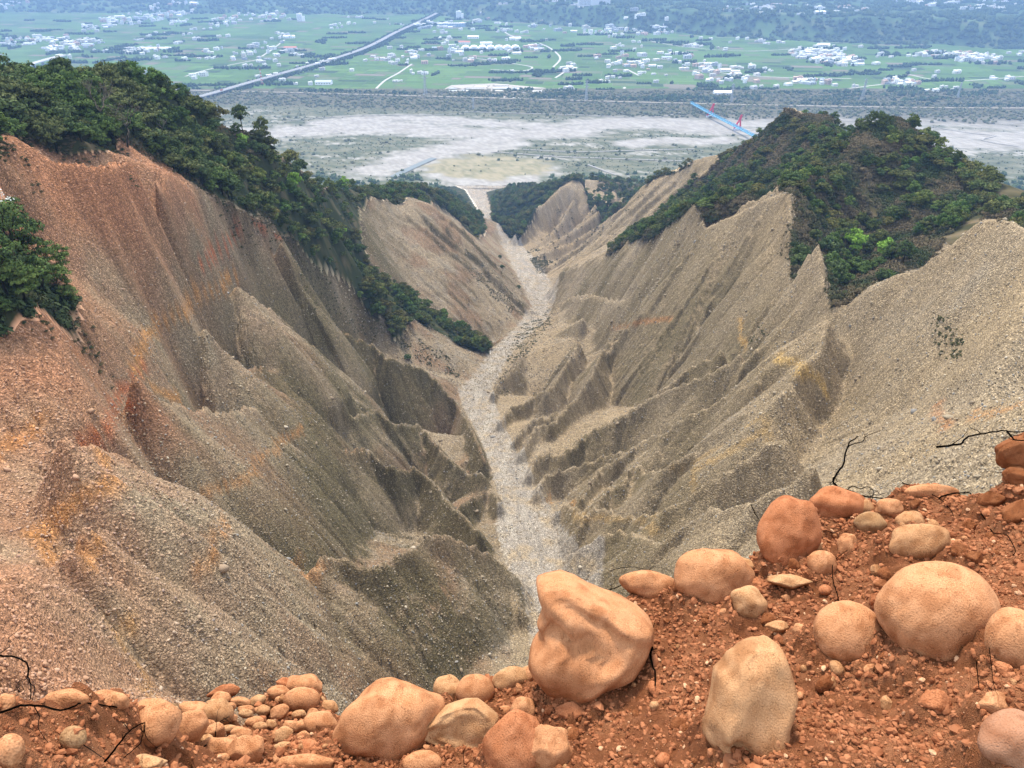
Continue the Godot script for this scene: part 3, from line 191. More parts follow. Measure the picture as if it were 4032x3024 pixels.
var forest_outlines := {
	"left_forest": [Vector3(-138.2, 361.6, -197.2), Vector3(-153.2, 360.1, -233.6), Vector3(-1579, 25.9, -2693.3), Vector3(-1349.1, 44.7, -2716.7), Vector3(-1188.4, 22.7, -2695.9), Vector3(-115.1, 346.6, -284.4), Vector3(-111.2, 336.3, -302.9), Vector3(-108.4, 328.4, -326), Vector3(-107.3, 316.5, -344.2), Vector3(-108.1, 302.7, -372.9), Vector3(-108.9, 280.6, -415.1), Vector3(-112.3, 259.1, -485.5), Vector3(-120, 218.9, -620), Vector3(-92.1, 195, -708), Vector3(-122.2, 16.9, -1325.9), Vector3(-76.4, 36.2, -1187.9), Vector3(-37.3, 110, -877.6), Vector3(-30.3, 108.8, -830.7), Vector3(-35.3, 144, -709.8), Vector3(-56.9, 158.2, -728.7), Vector3(-79.7, 182.6, -711.2), Vector3(-82.9, 229, -550.3), Vector3(-100.7, 243.9, -518.3), Vector3(-103.3, 245.4, -487.3), Vector3(-93.8, 240.2, -438.8), Vector3(-86.5, 228.4, -422.6), Vector3(-71.4, 207.4, -446.5), Vector3(-59.5, 196.4, -441.6), Vector3(-39.3, 180, -447.6), Vector3(-16.4, 162.3, -454.6), Vector3(-13.2, 179.8, -402.6), Vector3(-29.8, 188.5, -396.5), Vector3(-49.9, 197.6, -405.4), Vector3(-58.6, 214.9, -370.7), Vector3(-63.8, 213.6, -351.1), Vector3(-69.2, 224.3, -360.3), Vector3(-83.3, 246.7, -355.3), Vector3(-92.5, 267, -333.3), Vector3(-98, 290.6, -309), Vector3(-95.7, 314, -265.5), Vector3(-97.5, 327.3, -241.4), Vector3(-100.5, 337.1, -226.8), Vector3(-108.6, 344.8, -223.7), Vector3(-113.6, 349.5, -222.4), Vector3(-108.3, 351.2, -200.6), Vector3(-114.2, 351.9, -197.9), Vector3(-120.4, 354.5, -195.1), Vector3(-125.4, 358.1, -193.4), Vector3(-99.6, 366, -147.1), Vector3(-92.7, 368.8, -129.1)],
	"left_shelf": [Vector3(-79.8, 358, -99.9), Vector3(-77.5, 357.8, -104.9), Vector3(-82.8, 351.6, -118.1), Vector3(-82.4, 346, -126.2), Vector3(-81.6, 342.9, -126.9), Vector3(-80.6, 341.1, -123), Vector3(-72.8, 351.7, -100.3), Vector3(-73.6, 351.5, -94.6), Vector3(-76.5, 352, -91)],
	"right_forest": [Vector3(166.4, 251.3, -592.3), Vector3(177.3, 272.3, -564.4), Vector3(174.6, 296.8, -511.7), Vector3(179.5, 304.5, -510.2), Vector3(183, 305.7, -508.4), Vector3(190, 304.7, -499.9), Vector3(204.2, 303.6, -489.2), Vector3(182.7, 316.4, -394.3), Vector3(192.4, 324.8, -378.6), Vector3(196.3, 318.1, -359), Vector3(201.2, 314, -344.5), Vector3(186.8, 310.1, -278.6), Vector3(244.9, 286.9, -338.8), Vector3(246.3, 289.1, -335.4), Vector3(184.7, 313, -260.1), Vector3(181.2, 313.5, -260.2), Vector3(184.4, 309.1, -280.8), Vector3(182.3, 307.2, -285.2), Vector3(159, 307, -257.9), Vector3(147.1, 305.2, -246.2), Vector3(138.1, 303.8, -237.7), Vector3(132.1, 303.8, -236), Vector3(97.9, 318.3, -187.7), Vector3(90.4, 310.7, -190.2), Vector3(96.4, 312.1, -209.1), Vector3(117.1, 300.8, -267.3), Vector3(91.2, 308.6, -221.1), Vector3(100.7, 310.5, -255.3), Vector3(112.7, 313.6, -284), Vector3(105.6, 318.9, -275.3), Vector3(113.7, 304.8, -319.6), Vector3(109.2, 301.3, -320.8), Vector3(90, 288.5, -327.4), Vector3(87.5, 290.3, -332), Vector3(89.1, 291.2, -349.9), Vector3(125.7, 236.4, -526.5), Vector3(114.7, 234.3, -511.5), Vector3(78, 245.6, -436.3), Vector3(65.9, 211.6, -487.6), Vector3(78, 203.5, -529.6), Vector3(102.5, 216.8, -538), Vector3(129.7, 216.4, -590.7), Vector3(143, 225.3, -606.1), Vector3(154.4, 241.4, -581.7)],
	"right_forest_shoulder": [Vector3(189.3, 306.3, -312.5), Vector3(189.6, 306.8, -295), Vector3(189.4, 312.2, -264.7), Vector3(186.1, 312.5, -259.5), Vector3(105.2, 348.1, -153.4), Vector3(183.9, 309.1, -280), Vector3(174.8, 307.7, -274.7), Vector3(160.5, 305.7, -262.8), Vector3(145.9, 304.9, -246.2), Vector3(156.9, 300.8, -272.4), Vector3(183.8, 304.6, -300.8), Vector3(189.3, 306.1, -308.6)],
	"mouth_forest": [Vector3(-23.6, 102.5, -891.4), Vector3(-33.4, 40.4, -1194.2), Vector3(3.1, 40.6, -1246.5), Vector3(68, 73.9, -1148.8), Vector3(94.5, 128.6, -977.7), Vector3(123.3, 212, -666.5), Vector3(152.1, 240.2, -621.6), Vector3(134.9, 224.2, -645), Vector3(193.1, 92.3, -1079.1), Vector3(137.1, 132.8, -867.1), Vector3(121.1, 118.6, -883), Vector3(106.2, 111.1, -929.6), Vector3(93.7, 124.7, -965.3), Vector3(81.6, 129.5, -969.9), Vector3(64.1, 119.9, -977.9), Vector3(24.7, 112.6, -869.7), Vector3(6.5, 99.8, -832.1), Vector3(-9, 97.8, -862)],
	"f_scrub": [Vector3(67.1, 208.9, -496.5), Vector3(94.3, 200.2, -570.1), Vector3(98.1, 249.4, -455.8), Vector3(125.7, 236.4, -526.5), Vector3(88.2, 291, -350.7), Vector3(83.3, 267.9, -384.1), Vector3(75.6, 241, -436.7)],
}
var scrub_outlines := {
	"left_grass": [Vector3(-97.4, 291.4, -301.2), Vector3(-92.3, 266.2, -332.3), Vector3(-83.2, 245.9, -354.3), Vector3(-69.2, 224.3, -360.3), Vector3(-61.5, 213, -352.2), Vector3(-75.6, 217.3, -349.3), Vector3(-84.1, 235.9, -328.6), Vector3(-76.3, 273, -264.6), Vector3(-82.4, 284.2, -266.2)],
	"left_spur_foot": [Vector3(-62.5, 215.4, -361.2), Vector3(-53.4, 211.4, -369), Vector3(-38.1, 201.4, -365.7), Vector3(-27.6, 193.1, -359.3), Vector3(-30.7, 194.7, -348.7), Vector3(-44.7, 200.4, -351.7), Vector3(-58.8, 208.3, -347.8)],
	"far_spur_face": [Vector3(-37.8, 202.1, -543.5), Vector3(-23.5, 188.8, -534), Vector3(1.4, 165.1, -522.3), Vector3(12.4, 153.2, -530.9), Vector3(4.8, 160.2, -491.8), Vector3(-15.8, 174.4, -501.5), Vector3(-33.1, 190.8, -515.1)],
	"right_toe_tuft": [Vector3(19.3, 107.8, -742.9), Vector3(27.6, 102.4, -770.5), Vector3(39.1, 105.6, -744.4), Vector3(34.4, 121.5, -674), Vector3(26.8, 120, -677.6)],
	"far_right_scrub": [Vector3(54.1, 119.8, -901.6), Vector3(107.2, 116.4, -912.4), Vector3(119.4, 209.2, -640.6), Vector3(99, 188.4, -627.6), Vector3(58.1, 144.1, -652.9), Vector3(25.4, 114.4, -703.3), Vector3(12.7, 96.7, -802.5)],
	"right_patch": [Vector3(94.6, 326.6, -150.4), Vector3(94.6, 331.3, -143.1), Vector3(92.3, 331.5, -134.1), Vector3(87.4, 330.9, -125.4), Vector3(89.9, 325.9, -134.4), Vector3(92.1, 325.5, -143.6)],
	"right_tuft": [Vector3(84.2, 282.5, -228.1), Vector3(83.2, 288.8, -217.6), Vector3(82.8, 288.8, -211), Vector3(81.9, 285.2, -216.2)],
	"right_tuft_low": [Vector3(82.1, 278.5, -227.1), Vector3(81.5, 284.5, -214.4), Vector3(80.2, 280.8, -213), Vector3(80, 278.3, -220.7)],
	"right_rills": [Vector3(6.4, 160.6, -483.2), Vector3(18.7, 157.1, -498.1), Vector3(35.7, 146.9, -553.5), Vector3(26.8, 173.3, -457.6), Vector3(6.5, 190.6, -374.4), Vector3(-3.9, 196.6, -328.9), Vector3(-7.4, 202.9, -323.2), Vector3(-1.7, 178.5, -407.9)],
	"red_slope_tuft": [Vector3(-90.3, 352.5, -172.4), Vector3(-90.3, 352.9, -174.8), Vector3(-89.7, 349.6, -176.6), Vector3(-89.6, 349.1, -175.4)],
}
var colour_lines := {
	"strata_red": [Vector3(-94.1, 298.3, -284.7), Vector3(-94.7, 313.4, -261.9), Vector3(-93.7, 315.6, -227.6), Vector3(-89, 321.4, -201.2)],
	"strata_orange": [Vector3(-92.4, 305.1, -228.8), Vector3(-87.5, 313.2, -199.6), Vector3(-84.5, 317.9, -179.5), Vector3(-82.9, 322.4, -165.6), Vector3(-84.9, 322.3, -159.4), Vector3(-82.1, 325.1, -146.6), Vector3(-79.4, 326.7, -136.9), Vector3(-77.6, 325.6, -132), Vector3(-76.4, 319.1, -134.5), Vector3(-76.4, 310.9, -142.1)],
	"strata_red_low": [Vector3(-77.8, 323.6, -134.6), Vector3(-75.9, 325.4, -124), Vector3(-70.5, 330.4, -109.5), Vector3(-62.6, 337.9, -91.8), Vector3(-62.3, 338.7, -87.1)],
	"strata_base": [Vector3(-52.3, 342.4, -77.6), Vector3(-50.7, 343.9, -68.7), Vector3(-52.1, 343, -67.2), Vector3(-53.7, 341, -65.5), Vector3(-48.2, 342.2, -61.5)],
	"strata_mid": [Vector3(-59.9, 284, -169.2), Vector3(-59.7, 289.9, -153.3), Vector3(-57.6, 298.9, -135.4), Vector3(-55.7, 310.9, -112), Vector3(-49.4, 322.6, -91.3)],
	"strata_low": [Vector3(-43.9, 324.6, -84.2), Vector3(-41.5, 329.7, -75.2), Vector3(-41.1, 330, -72.7)],
	"strata_far_left": [Vector3(-67.8, 343.4, -84.8), Vector3(-69, 342.9, -81.7), Vector3(-69.5, 342.9, -79.5)],
	"chute": [Vector3(-41.2, 335.6, -55.2), Vector3(-40.3, 333.3, -54), Vector3(-39.3, 331.4, -53.1), Vector3(-32.8, 338.3, -43.6)],
	"right_yellow": [Vector3(74.2, 302.2, -177.4), Vector3(72.9, 308.1, -161.9), Vector3(77, 305.1, -160.2), Vector3(78.8, 302, -158.5)],
	"right_yellow_b": [Vector3(82.8, 282.5, -241), Vector3(81.9, 279.5, -235.8), Vector3(81.5, 281.3, -223.5)],
	"right_rust": [Vector3(54, 219.8, -360.8), Vector3(59.7, 247, -312.8), Vector3(69.7, 259.4, -292)],
	"right_rust_b": [Vector3(70, 346.4, -85.5), Vector3(72.3, 340.2, -92.7), Vector3(74.5, 335.3, -99)],
	"right_rust_c": [Vector3(74.9, 330.8, -104.4), Vector3(79.3, 325.9, -114.9)],
	"rill_yellow": [Vector3(18.7, 251.6, -170.8), Vector3(33.2, 278.1, -136.9), Vector3(48.7, 279.5, -157.3), Vector3(59.9, 298.3, -147.4)],
	"rill_yellow_b": [Vector3(47.3, 275.1, -163.1), Vector3(53.9, 290.3, -154.8), Vector3(60.3, 300.5, -150.2)],
	"red_low": [Vector3(-44.3, 302.2, -101), Vector3(-45.1, 288.5, -112.9), Vector3(-36.5, 300.8, -99.5)],
	"bed_ochre": [Vector3(13.6, 233.4, -201), Vector3(20.1, 245.2, -185.3)],
}
var lone_trees := {
	"dead_a": [Vector3(-113, 351.9, -215)],
	"dead_b": [Vector3(-109.6, 349.6, -214.9)],
	"dead_c": [Vector3(-112.2, 345.5, -243.3)],
	"dead_d": [Vector3(-105.8, 337.8, -239.2)],
	"bright_left": [Vector3(-101.5, 296.7, -343)],
	"bright_left_b": [Vector3(-111.4, 257.2, -487.9)],
	"bright_small": [Vector3(-108.7, 328.2, -304.5)],
	"bright_mid": [Vector3(-98.3, 252.3, -417.4)],
	"tall_top": [Vector3(-110.4, 332.9, -312.8)],
	"tall_top_b": [Vector3(-107.6, 321.9, -337)],
	"bright_bowl": [Vector3(133.2, 292.7, -273.7)],
	"bright_bowl_b": [Vector3(135.4, 298.6, -254)],
	"dead_bowl": [Vector3(123.3, 297.5, -268.8)],
	"dead_bowl_b": [Vector3(134, 303.3, -242.3)],
	"dead_right": [Vector3(118.4, 301.7, -269.9)],
	"edge_tree": [Vector3(-109.1, 280.8, -416.1)],
	"near_a": [Vector3(-74.7, 354.7, -100.7)],
	"near_b": [Vector3(-74.1, 352.7, -103.4)],
	"near_c": [Vector3(-78.9, 345.9, -114.9)],
	"near_d": [Vector3(-80.8, 342, -122.3)],
	"near_e": [Vector3(-76.4, 355.5, -105.9)],
	"near_f": [Vector3(-82.4, 348.7, -120)],
	"near_g": [Vector3(-74.1, 352.8, -96.8)],
	"near_h": [Vector3(-81.6, 344.8, -122.7)],
	"near_i": [Vector3(-82.7, 349.9, -119.1)],
	"near_j": [Vector3(-83.2, 346.2, -127.9)],
	"tip_a": [Vector3(-87.1, 358.5, -125.5)],
	"tip_b": [Vector3(-86, 360.3, -121.4)],
	"bed_bush": [Vector3(-56.5, 206.3, -348.8)],
	"bed_bush_b": [Vector3(-18.8, 181.9, -398.7)],
	"bed_bush_c": [Vector3(-12.2, 126.3, -704.8)],
	"bed_bush_d": [Vector3(-8.5, 155.5, -602)],
	"bed_bush_e": [Vector3(5.5, 146.5, -582.8)],
}
var rim_edge := [Vector3(-2.500, 398.980, -0.850), Vector3(-1.900, 399.000, -0.950), Vector3(-1.300, 399.020, -0.970), Vector3(-0.699, 399.164, -0.612), Vector3(-0.690, 399.130, -0.637), Vector3(-0.669, 399.072, -0.679), Vector3(-0.650, 398.999, -0.732), Vector3(-0.641, 398.913, -0.773), Vector3(-0.618, 398.818, -0.809), Vector3(-0.660, 398.644, -0.887), Vector3(-0.762, 398.464, -1.068), Vector3(-0.762, 398.408, -1.138), Vector3(-0.729, 398.376, -1.188), Vector3(-0.608, 398.332, -1.231), Vector3(-0.501, 398.321, -1.228), Vector3(-0.450, 398.350, -1.148), Vector3(-0.407, 398.375, -1.093), Vector3(-0.294, 398.368, -1.154), Vector3(-0.205, 398.364, -1.184), Vector3(-0.125, 398.360, -1.206), Vector3(-0.031, 398.378, -1.220), Vector3(0.051, 398.411, -1.213), Vector3(0.075, 398.483, -1.270), Vector3(0.170, 398.524, -1.309), Vector3(0.311, 398.559, -1.322), Vector3(0.373, 398.572, -1.350), Vector3(0.447, 398.584, -1.370), Vector3(0.543, 398.607, -1.388), Vector3(0.638, 398.625, -1.395), Vector3(0.686, 398.636, -1.442), Vector3(0.766, 398.671, -1.521), Vector3(0.866, 398.683, -1.563), Vector3(0.948, 398.693, -1.552), Vector3(1.028, 398.713, -1.547), Vector3(1.097, 398.734, -1.547), Vector3(1.162, 398.759, -1.519), Vector3(1.213, 398.792, -1.476), Vector3(1.243, 398.826, -1.447), Vector3(1.260, 398.870, -1.405), Vector3(1.288, 398.916, -1.353), Vector3(2.000, 398.880, -1.850), Vector3(2.600, 398.850, -1.800)]
var rim_soil := [Vector3(-0.610, 399.199, -0.491), Vector3(-0.621, 399.121, -0.575), Vector3(-0.621, 399.054, -0.640), Vector3(-0.551, 399.078, -0.577), Vector3(-0.578, 398.926, -0.687), Vector3(-0.562, 398.860, -0.698), Vector3(-0.621, 398.633, -0.838), Vector3(-0.664, 398.546, -0.951), Vector3(-0.705, 398.491, -1.032), Vector3(-0.625, 398.458, -1.055), Vector3(-0.546, 398.573, -0.874), Vector3(-0.542, 398.405, -1.115), Vector3(-0.621, 398.394, -1.149), Vector3(-0.466, 398.501, -0.959), Vector3(-0.433, 398.437, -1.046), Vector3(-0.370, 398.533, -0.899), Vector3(-0.266, 398.460, -1.008), Vector3(-0.226, 398.563, -0.841), Vector3(-0.113, 398.451, -1.059), Vector3(-0.097, 398.578, -0.851), Vector3(0.026, 398.487, -1.082), Vector3(0.041, 398.576, -0.891), Vector3(0.167, 398.559, -1.031), Vector3(0.169, 398.652, -0.807), Vector3(0.268, 398.560, -1.179), Vector3(0.355, 398.588, -1.252), Vector3(0.328, 398.638, -1.065), Vector3(0.312, 398.688, -0.898), Vector3(0.458, 398.658, -1.204), Vector3(0.451, 398.700, -1.065), Vector3(0.569, 398.695, -1.197), Vector3(0.618, 398.682, -1.282), Vector3(0.722, 398.694, -1.332), Vector3(0.656, 398.746, -1.112), Vector3(0.548, 398.776, -0.979), Vector3(0.481, 398.827, -0.802), Vector3(0.423, 398.885, -0.653), Vector3(0.874, 398.713, -1.411), Vector3(0.791, 398.753, -1.227), Vector3(0.690, 398.832, -0.956), Vector3(0.643, 398.870, -0.826), Vector3(1.008, 398.732, -1.459), Vector3(0.902, 398.799, -1.196), Vector3(1.024, 398.803, -1.297), Vector3(0.950, 398.871, -1.099), Vector3(0.743, 398.929, -0.820), Vector3(0.647, 398.973, -0.657), Vector3(1.114, 398.824, -1.337), Vector3(1.067, 398.887, -1.177), Vector3(0.946, 398.942, -0.971), Vector3(0.821, 399.007, -0.768), Vector3(0.700, 399.052, -0.594), Vector3(1.191, 398.984, -1.244), Vector3(1.027, 398.984, -0.988), Vector3(0.796, 399.070, -0.680), Vector3(-0.900, 398.720, -0.450), Vector3(-0.400, 398.580, -0.400), Vector3(0.000, 398.550, -0.400), Vector3(0.400, 398.700, -0.400), Vector3(0.900, 398.850, -0.400), Vector3(-1.100, 398.800, -0.750), Vector3(1.500, 398.900, -0.800), Vector3(1.600, 398.900, -1.200)]
var rim_stones := [
	["huge split-faced orange boulder at the middle of the rim", Vector3(0.180, 398.638, -1.151), 0.1302, 0.1313, 0, "o", "split"],
	["tall upright tan slab with a broken foot in the red soil", Vector3(0.414, 398.861, -0.807), 0.0671, 0.1159, 0, "t", "slab"],
	["biggest round orange boulder, at the right of the rim", Vector3(0.780, 398.948, -0.938), 0.1022, 0.0928, 0, "o", "ball"],
	["round orange cobble left of the biggest round boulder", Vector3(0.649, 398.854, -0.971), 0.0623, 0.0596, 0, "o", "ball"],
	["speckled round boulder at the right edge below the biggest one", Vector3(0.828, 399.014, -0.821), 0.0452, 0.0518, 0, "o", "ball"],
	["wide pale oval cobble above the biggest round boulder", Vector3(0.939, 398.816, -1.264), 0.0706, 0.0428, -4, "t", "oval"],
	["red vertical boulder at the left end of the right-hand rim", Vector3(0.686, 398.735, -1.378), 0.0657, 0.0927, 18, "r", "round"],
	["broad pink boulder on the crest under the upright branch", Vector3(0.858, 398.722, -1.504), 0.0738, 0.0443, 4, "r", "round"],
	["smooth pale cobble tucked below the broad pink crest boulder", Vector3(0.827, 398.705, -1.498), 0.0405, 0.0283, 10, "o", "oval"],
	["small upright tan cobble beside the lying root", Vector3(0.928, 398.720, -1.496), 0.0232, 0.0244, 0, "t", "oval"],
	["pale rounded cobble right of the lying root", Vector3(0.979, 398.739, -1.473), 0.0349, 0.0253, -5, "o", "oval"],
	["brown rounded cobble with a dark foot, on the right mound", Vector3(0.900, 398.746, -1.407), 0.0387, 0.0276, 0, "b", "oval"],
	["tan cobble half hidden behind the wide pale oval one", Vector3(0.981, 398.772, -1.382), 0.0321, 0.0275, 5, "t", "oval"],
	["narrow standing cobble under a looping rootlet", Vector3(0.812, 398.743, -1.329), 0.0225, 0.0304, 6, "o", "oval"],
	["round tan cobble beside the looping rootlet", Vector3(0.734, 398.737, -1.278), 0.0330, 0.0297, 0, "o", "ball"],
	["tiny pale pebble left of the narrow standing cobble", Vector3(0.759, 398.704, -1.367), 0.0150, 0.0127, 20, "t", "oval"],
	["large smooth orange boulder next right of the split boulder", Vector3(0.487, 398.683, -1.287), 0.0852, 0.0659, 8, "o", "round"],
	["thin pale flake leaning on the large smooth orange boulder", Vector3(0.583, 398.640, -1.368), 0.0365, 0.0177, 6, "t", "flat"],
	["low orange boulder on the rim behind the split boulder", Vector3(0.349, 398.596, -1.344), 0.0690, 0.0357, 4, "o", "round"],
	["small cobble on the right end of the low orange boulder", Vector3(0.397, 398.592, -1.324), 0.0187, 0.0152, 0, "o", "oval"],
	["pale egg-shaped cobble leaning in the red soil", Vector3(0.532, 398.724, -1.166), 0.0400, 0.0347, 38, "y", "oval"],
	["half buried cobble above the egg-shaped one", Vector3(0.562, 398.677, -1.270), 0.0223, 0.0201, 0, "o", "oval"],
	["angular chip right of the half buried cobble", Vector3(0.583, 398.685, -1.262), 0.0166, 0.0144, 20, "r", "angular"],
	["flat whitish slab lying on the red soil", Vector3(0.646, 398.717, -1.242), 0.0490, 0.0153, 3, "y", "flat"],
	["thin crescent-shaped chip below the egg-shaped cobble", Vector3(0.566, 398.749, -1.080), 0.0247, 0.0109, 4, "t", "flat"],
	["small square cobble left of the round orange cobble", Vector3(0.593, 398.784, -1.030), 0.0229, 0.0210, 10, "o", "angular"],
	["flat buried stone left of the crescent chip", Vector3(0.494, 398.687, -1.171), 0.0211, 0.0116, 10, "o", "oval"],
	["angular pale stone near the lower right corner", Vector3(0.729, 399.011, -0.707), 0.0254, 0.0205, -8, "o", "angular"],
	["purple-mottled boulder at the lower right corner", Vector3(0.689, 399.064, -0.609), 0.0477, 0.0381, 4, "p", "round"],
	["reddish lump left of the angular pale stone", Vector3(0.683, 398.948, -0.756), 0.0263, 0.0210, -12, "r", "angular"],
	["long rounded orange boulder at the bottom centre-left", Vector3(-0.271, 398.524, -1.008), 0.1132, 0.0820, -18, "o", "round"],
	["broad flat pale slab right of the long rounded boulder", Vector3(-0.119, 398.530, -0.992), 0.0878, 0.0531, 0, "y", "plate"],
	["reddish boulder with a charred scrap on top at the bottom centre", Vector3(0.004, 398.617, -0.893), 0.0564, 0.0658, 14, "r", "round"],
	["broken orange block against the boulder with the charred scrap", Vector3(0.068, 398.627, -0.874), 0.0509, 0.0555, -8, "o", "angular"],
	["ball-shaped cobble on the rim left of the split boulder", Vector3(-0.091, 398.425, -1.163), 0.0447, 0.0389, 0, "o", "ball"],
	["pale cracked cobble behind the ball-shaped one", Vector3(-0.159, 398.397, -1.180), 0.0371, 0.0359, 12, "y", "oval"],
	["flat-topped pale stone on the rim left of the split boulder's foot", Vector3(-0.001, 398.424, -1.197), 0.0475, 0.0290, -12, "y", "round"],
	["small orange stone touching the split boulder's left foot", Vector3(0.042, 398.426, -1.207), 0.0197, 0.0197, 0, "o", "oval"],
	["rounded cobble cut by the bottom edge below the long boulder", Vector3(-0.185, 398.541, -0.903), 0.0385, 0.0250, 0, "o", "ball"],
	["upright stone between the pale slab and the red soil slope", Vector3(0.025, 398.529, -1.033), 0.0259, 0.0331, 8, "o", "oval"],
	["soil-crusted lump above the broken orange block", Vector3(0.127, 398.576, -0.996), 0.0380, 0.0250, 4, "r", "angular"],
	["smooth orange boulder at the right end of the dark clump", Vector3(-0.595, 398.886, -0.753), 0.0412, 0.0412, 0, "o", "round"],
	["rounded boulder top at the left of the dark clump", Vector3(-0.646, 399.057, -0.680), 0.0309, 0.0148, -4, "o", "round"],
	["rounded boulder top in the middle of the dark clump", Vector3(-0.639, 398.973, -0.738), 0.0351, 0.0154, 3, "o", "round"],
	["rounded stone at the far left end of the rim", Vector3(-0.666, 399.139, -0.615), 0.0122, 0.0128, 0, "o", "oval"],
	["pale rounded stone in the lower left corner", Vector3(-0.599, 399.172, -0.527), 0.0166, 0.0205, 0, "o", "ball"],
	["round stone half buried in the dark clump", Vector3(-0.587, 399.086, -0.602), 0.0168, 0.0149, 0, "b", "ball"],
	["flat pale stone at the bottom edge right of the dark clump", Vector3(-0.561, 398.923, -0.666), 0.0297, 0.0120, -6, "y", "flat"],
	["double-humped boulder on top of the pebble bed", Vector3(-0.539, 398.347, -1.235), 0.0495, 0.0277, 0, "o", "round"],
	["smooth ball-shaped cobble on top of the pebble bed", Vector3(-0.518, 398.399, -1.156), 0.0431, 0.0299, 0, "o", "ball"],
	["pointed pale stone at the bottom of the pebble bed", Vector3(-0.544, 398.584, -0.900), 0.0447, 0.0343, -20, "o", "angular"],
	["low reddish boulder at the lower right of the pebble bed", Vector3(-0.429, 398.524, -0.942), 0.0553, 0.0207, 0, "r", "round"],
	["wide orange boulder cut by the bottom edge under the pebble bed", Vector3(-0.425, 398.546, -0.900), 0.0593, 0.0191, 0, "o", "round"],
	["long tilted cobble at the left edge of the pebble bed", Vector3(-0.660, 398.622, -0.929), 0.0306, 0.0411, 42, "o", "oval"],
	["rounded stone at the right end of the pebble bed", Vector3(-0.441, 398.454, -1.055), 0.0365, 0.0269, 8, "o", "round"],
	["crumbling red soil block at the right edge under the thick burnt branch", Vector3(1.225, 398.937, -1.451), 0.0451, 0.0532, 0, "s", "angular"],
	["lower red soil block at the right edge beside the crest roots", Vector3(1.220, 398.895, -1.402), 0.0375, 0.0341, 10, "s", "angular"],
	["lump of red soil on the crest left of the right edge blocks", Vector3(1.147, 398.849, -1.371), 0.0348, 0.0247, -8, "s", "angular"],
	["red soil lump below the lower right edge block", Vector3(1.129, 398.901, -1.265), 0.0366, 0.0303, 5, "s", "angular"],
	["wide buried stone on the crest behind the crossing root", Vector3(1.099, 398.760, -1.515), 0.0670, 0.0207, 0, "o", "round"],
	["red clod on the slope left of the biggest round boulder", Vector3(0.801, 398.803, -1.145), 0.0172, 0.0131, 10, "s", "angular"],
	["red clod touching the lower left of the biggest round boulder", Vector3(0.691, 398.881, -0.896), 0.0230, 0.0179, 0, "s", "angular"],
	["pair-like red clod under the wide pale oval cobble", Vector3(0.979, 398.853, -1.199), 0.0225, 0.0205, 0, "s", "angular"],
	["red clod right of the wide pale oval cobble", Vector3(0.983, 398.875, -1.154), 0.0198, 0.0169, 12, "s", "angular"],
	["red clod at the foot of the red vertical boulder", Vector3(0.678, 398.711, -1.297), 0.0146, 0.0180, 0, "s", "angular"],
]
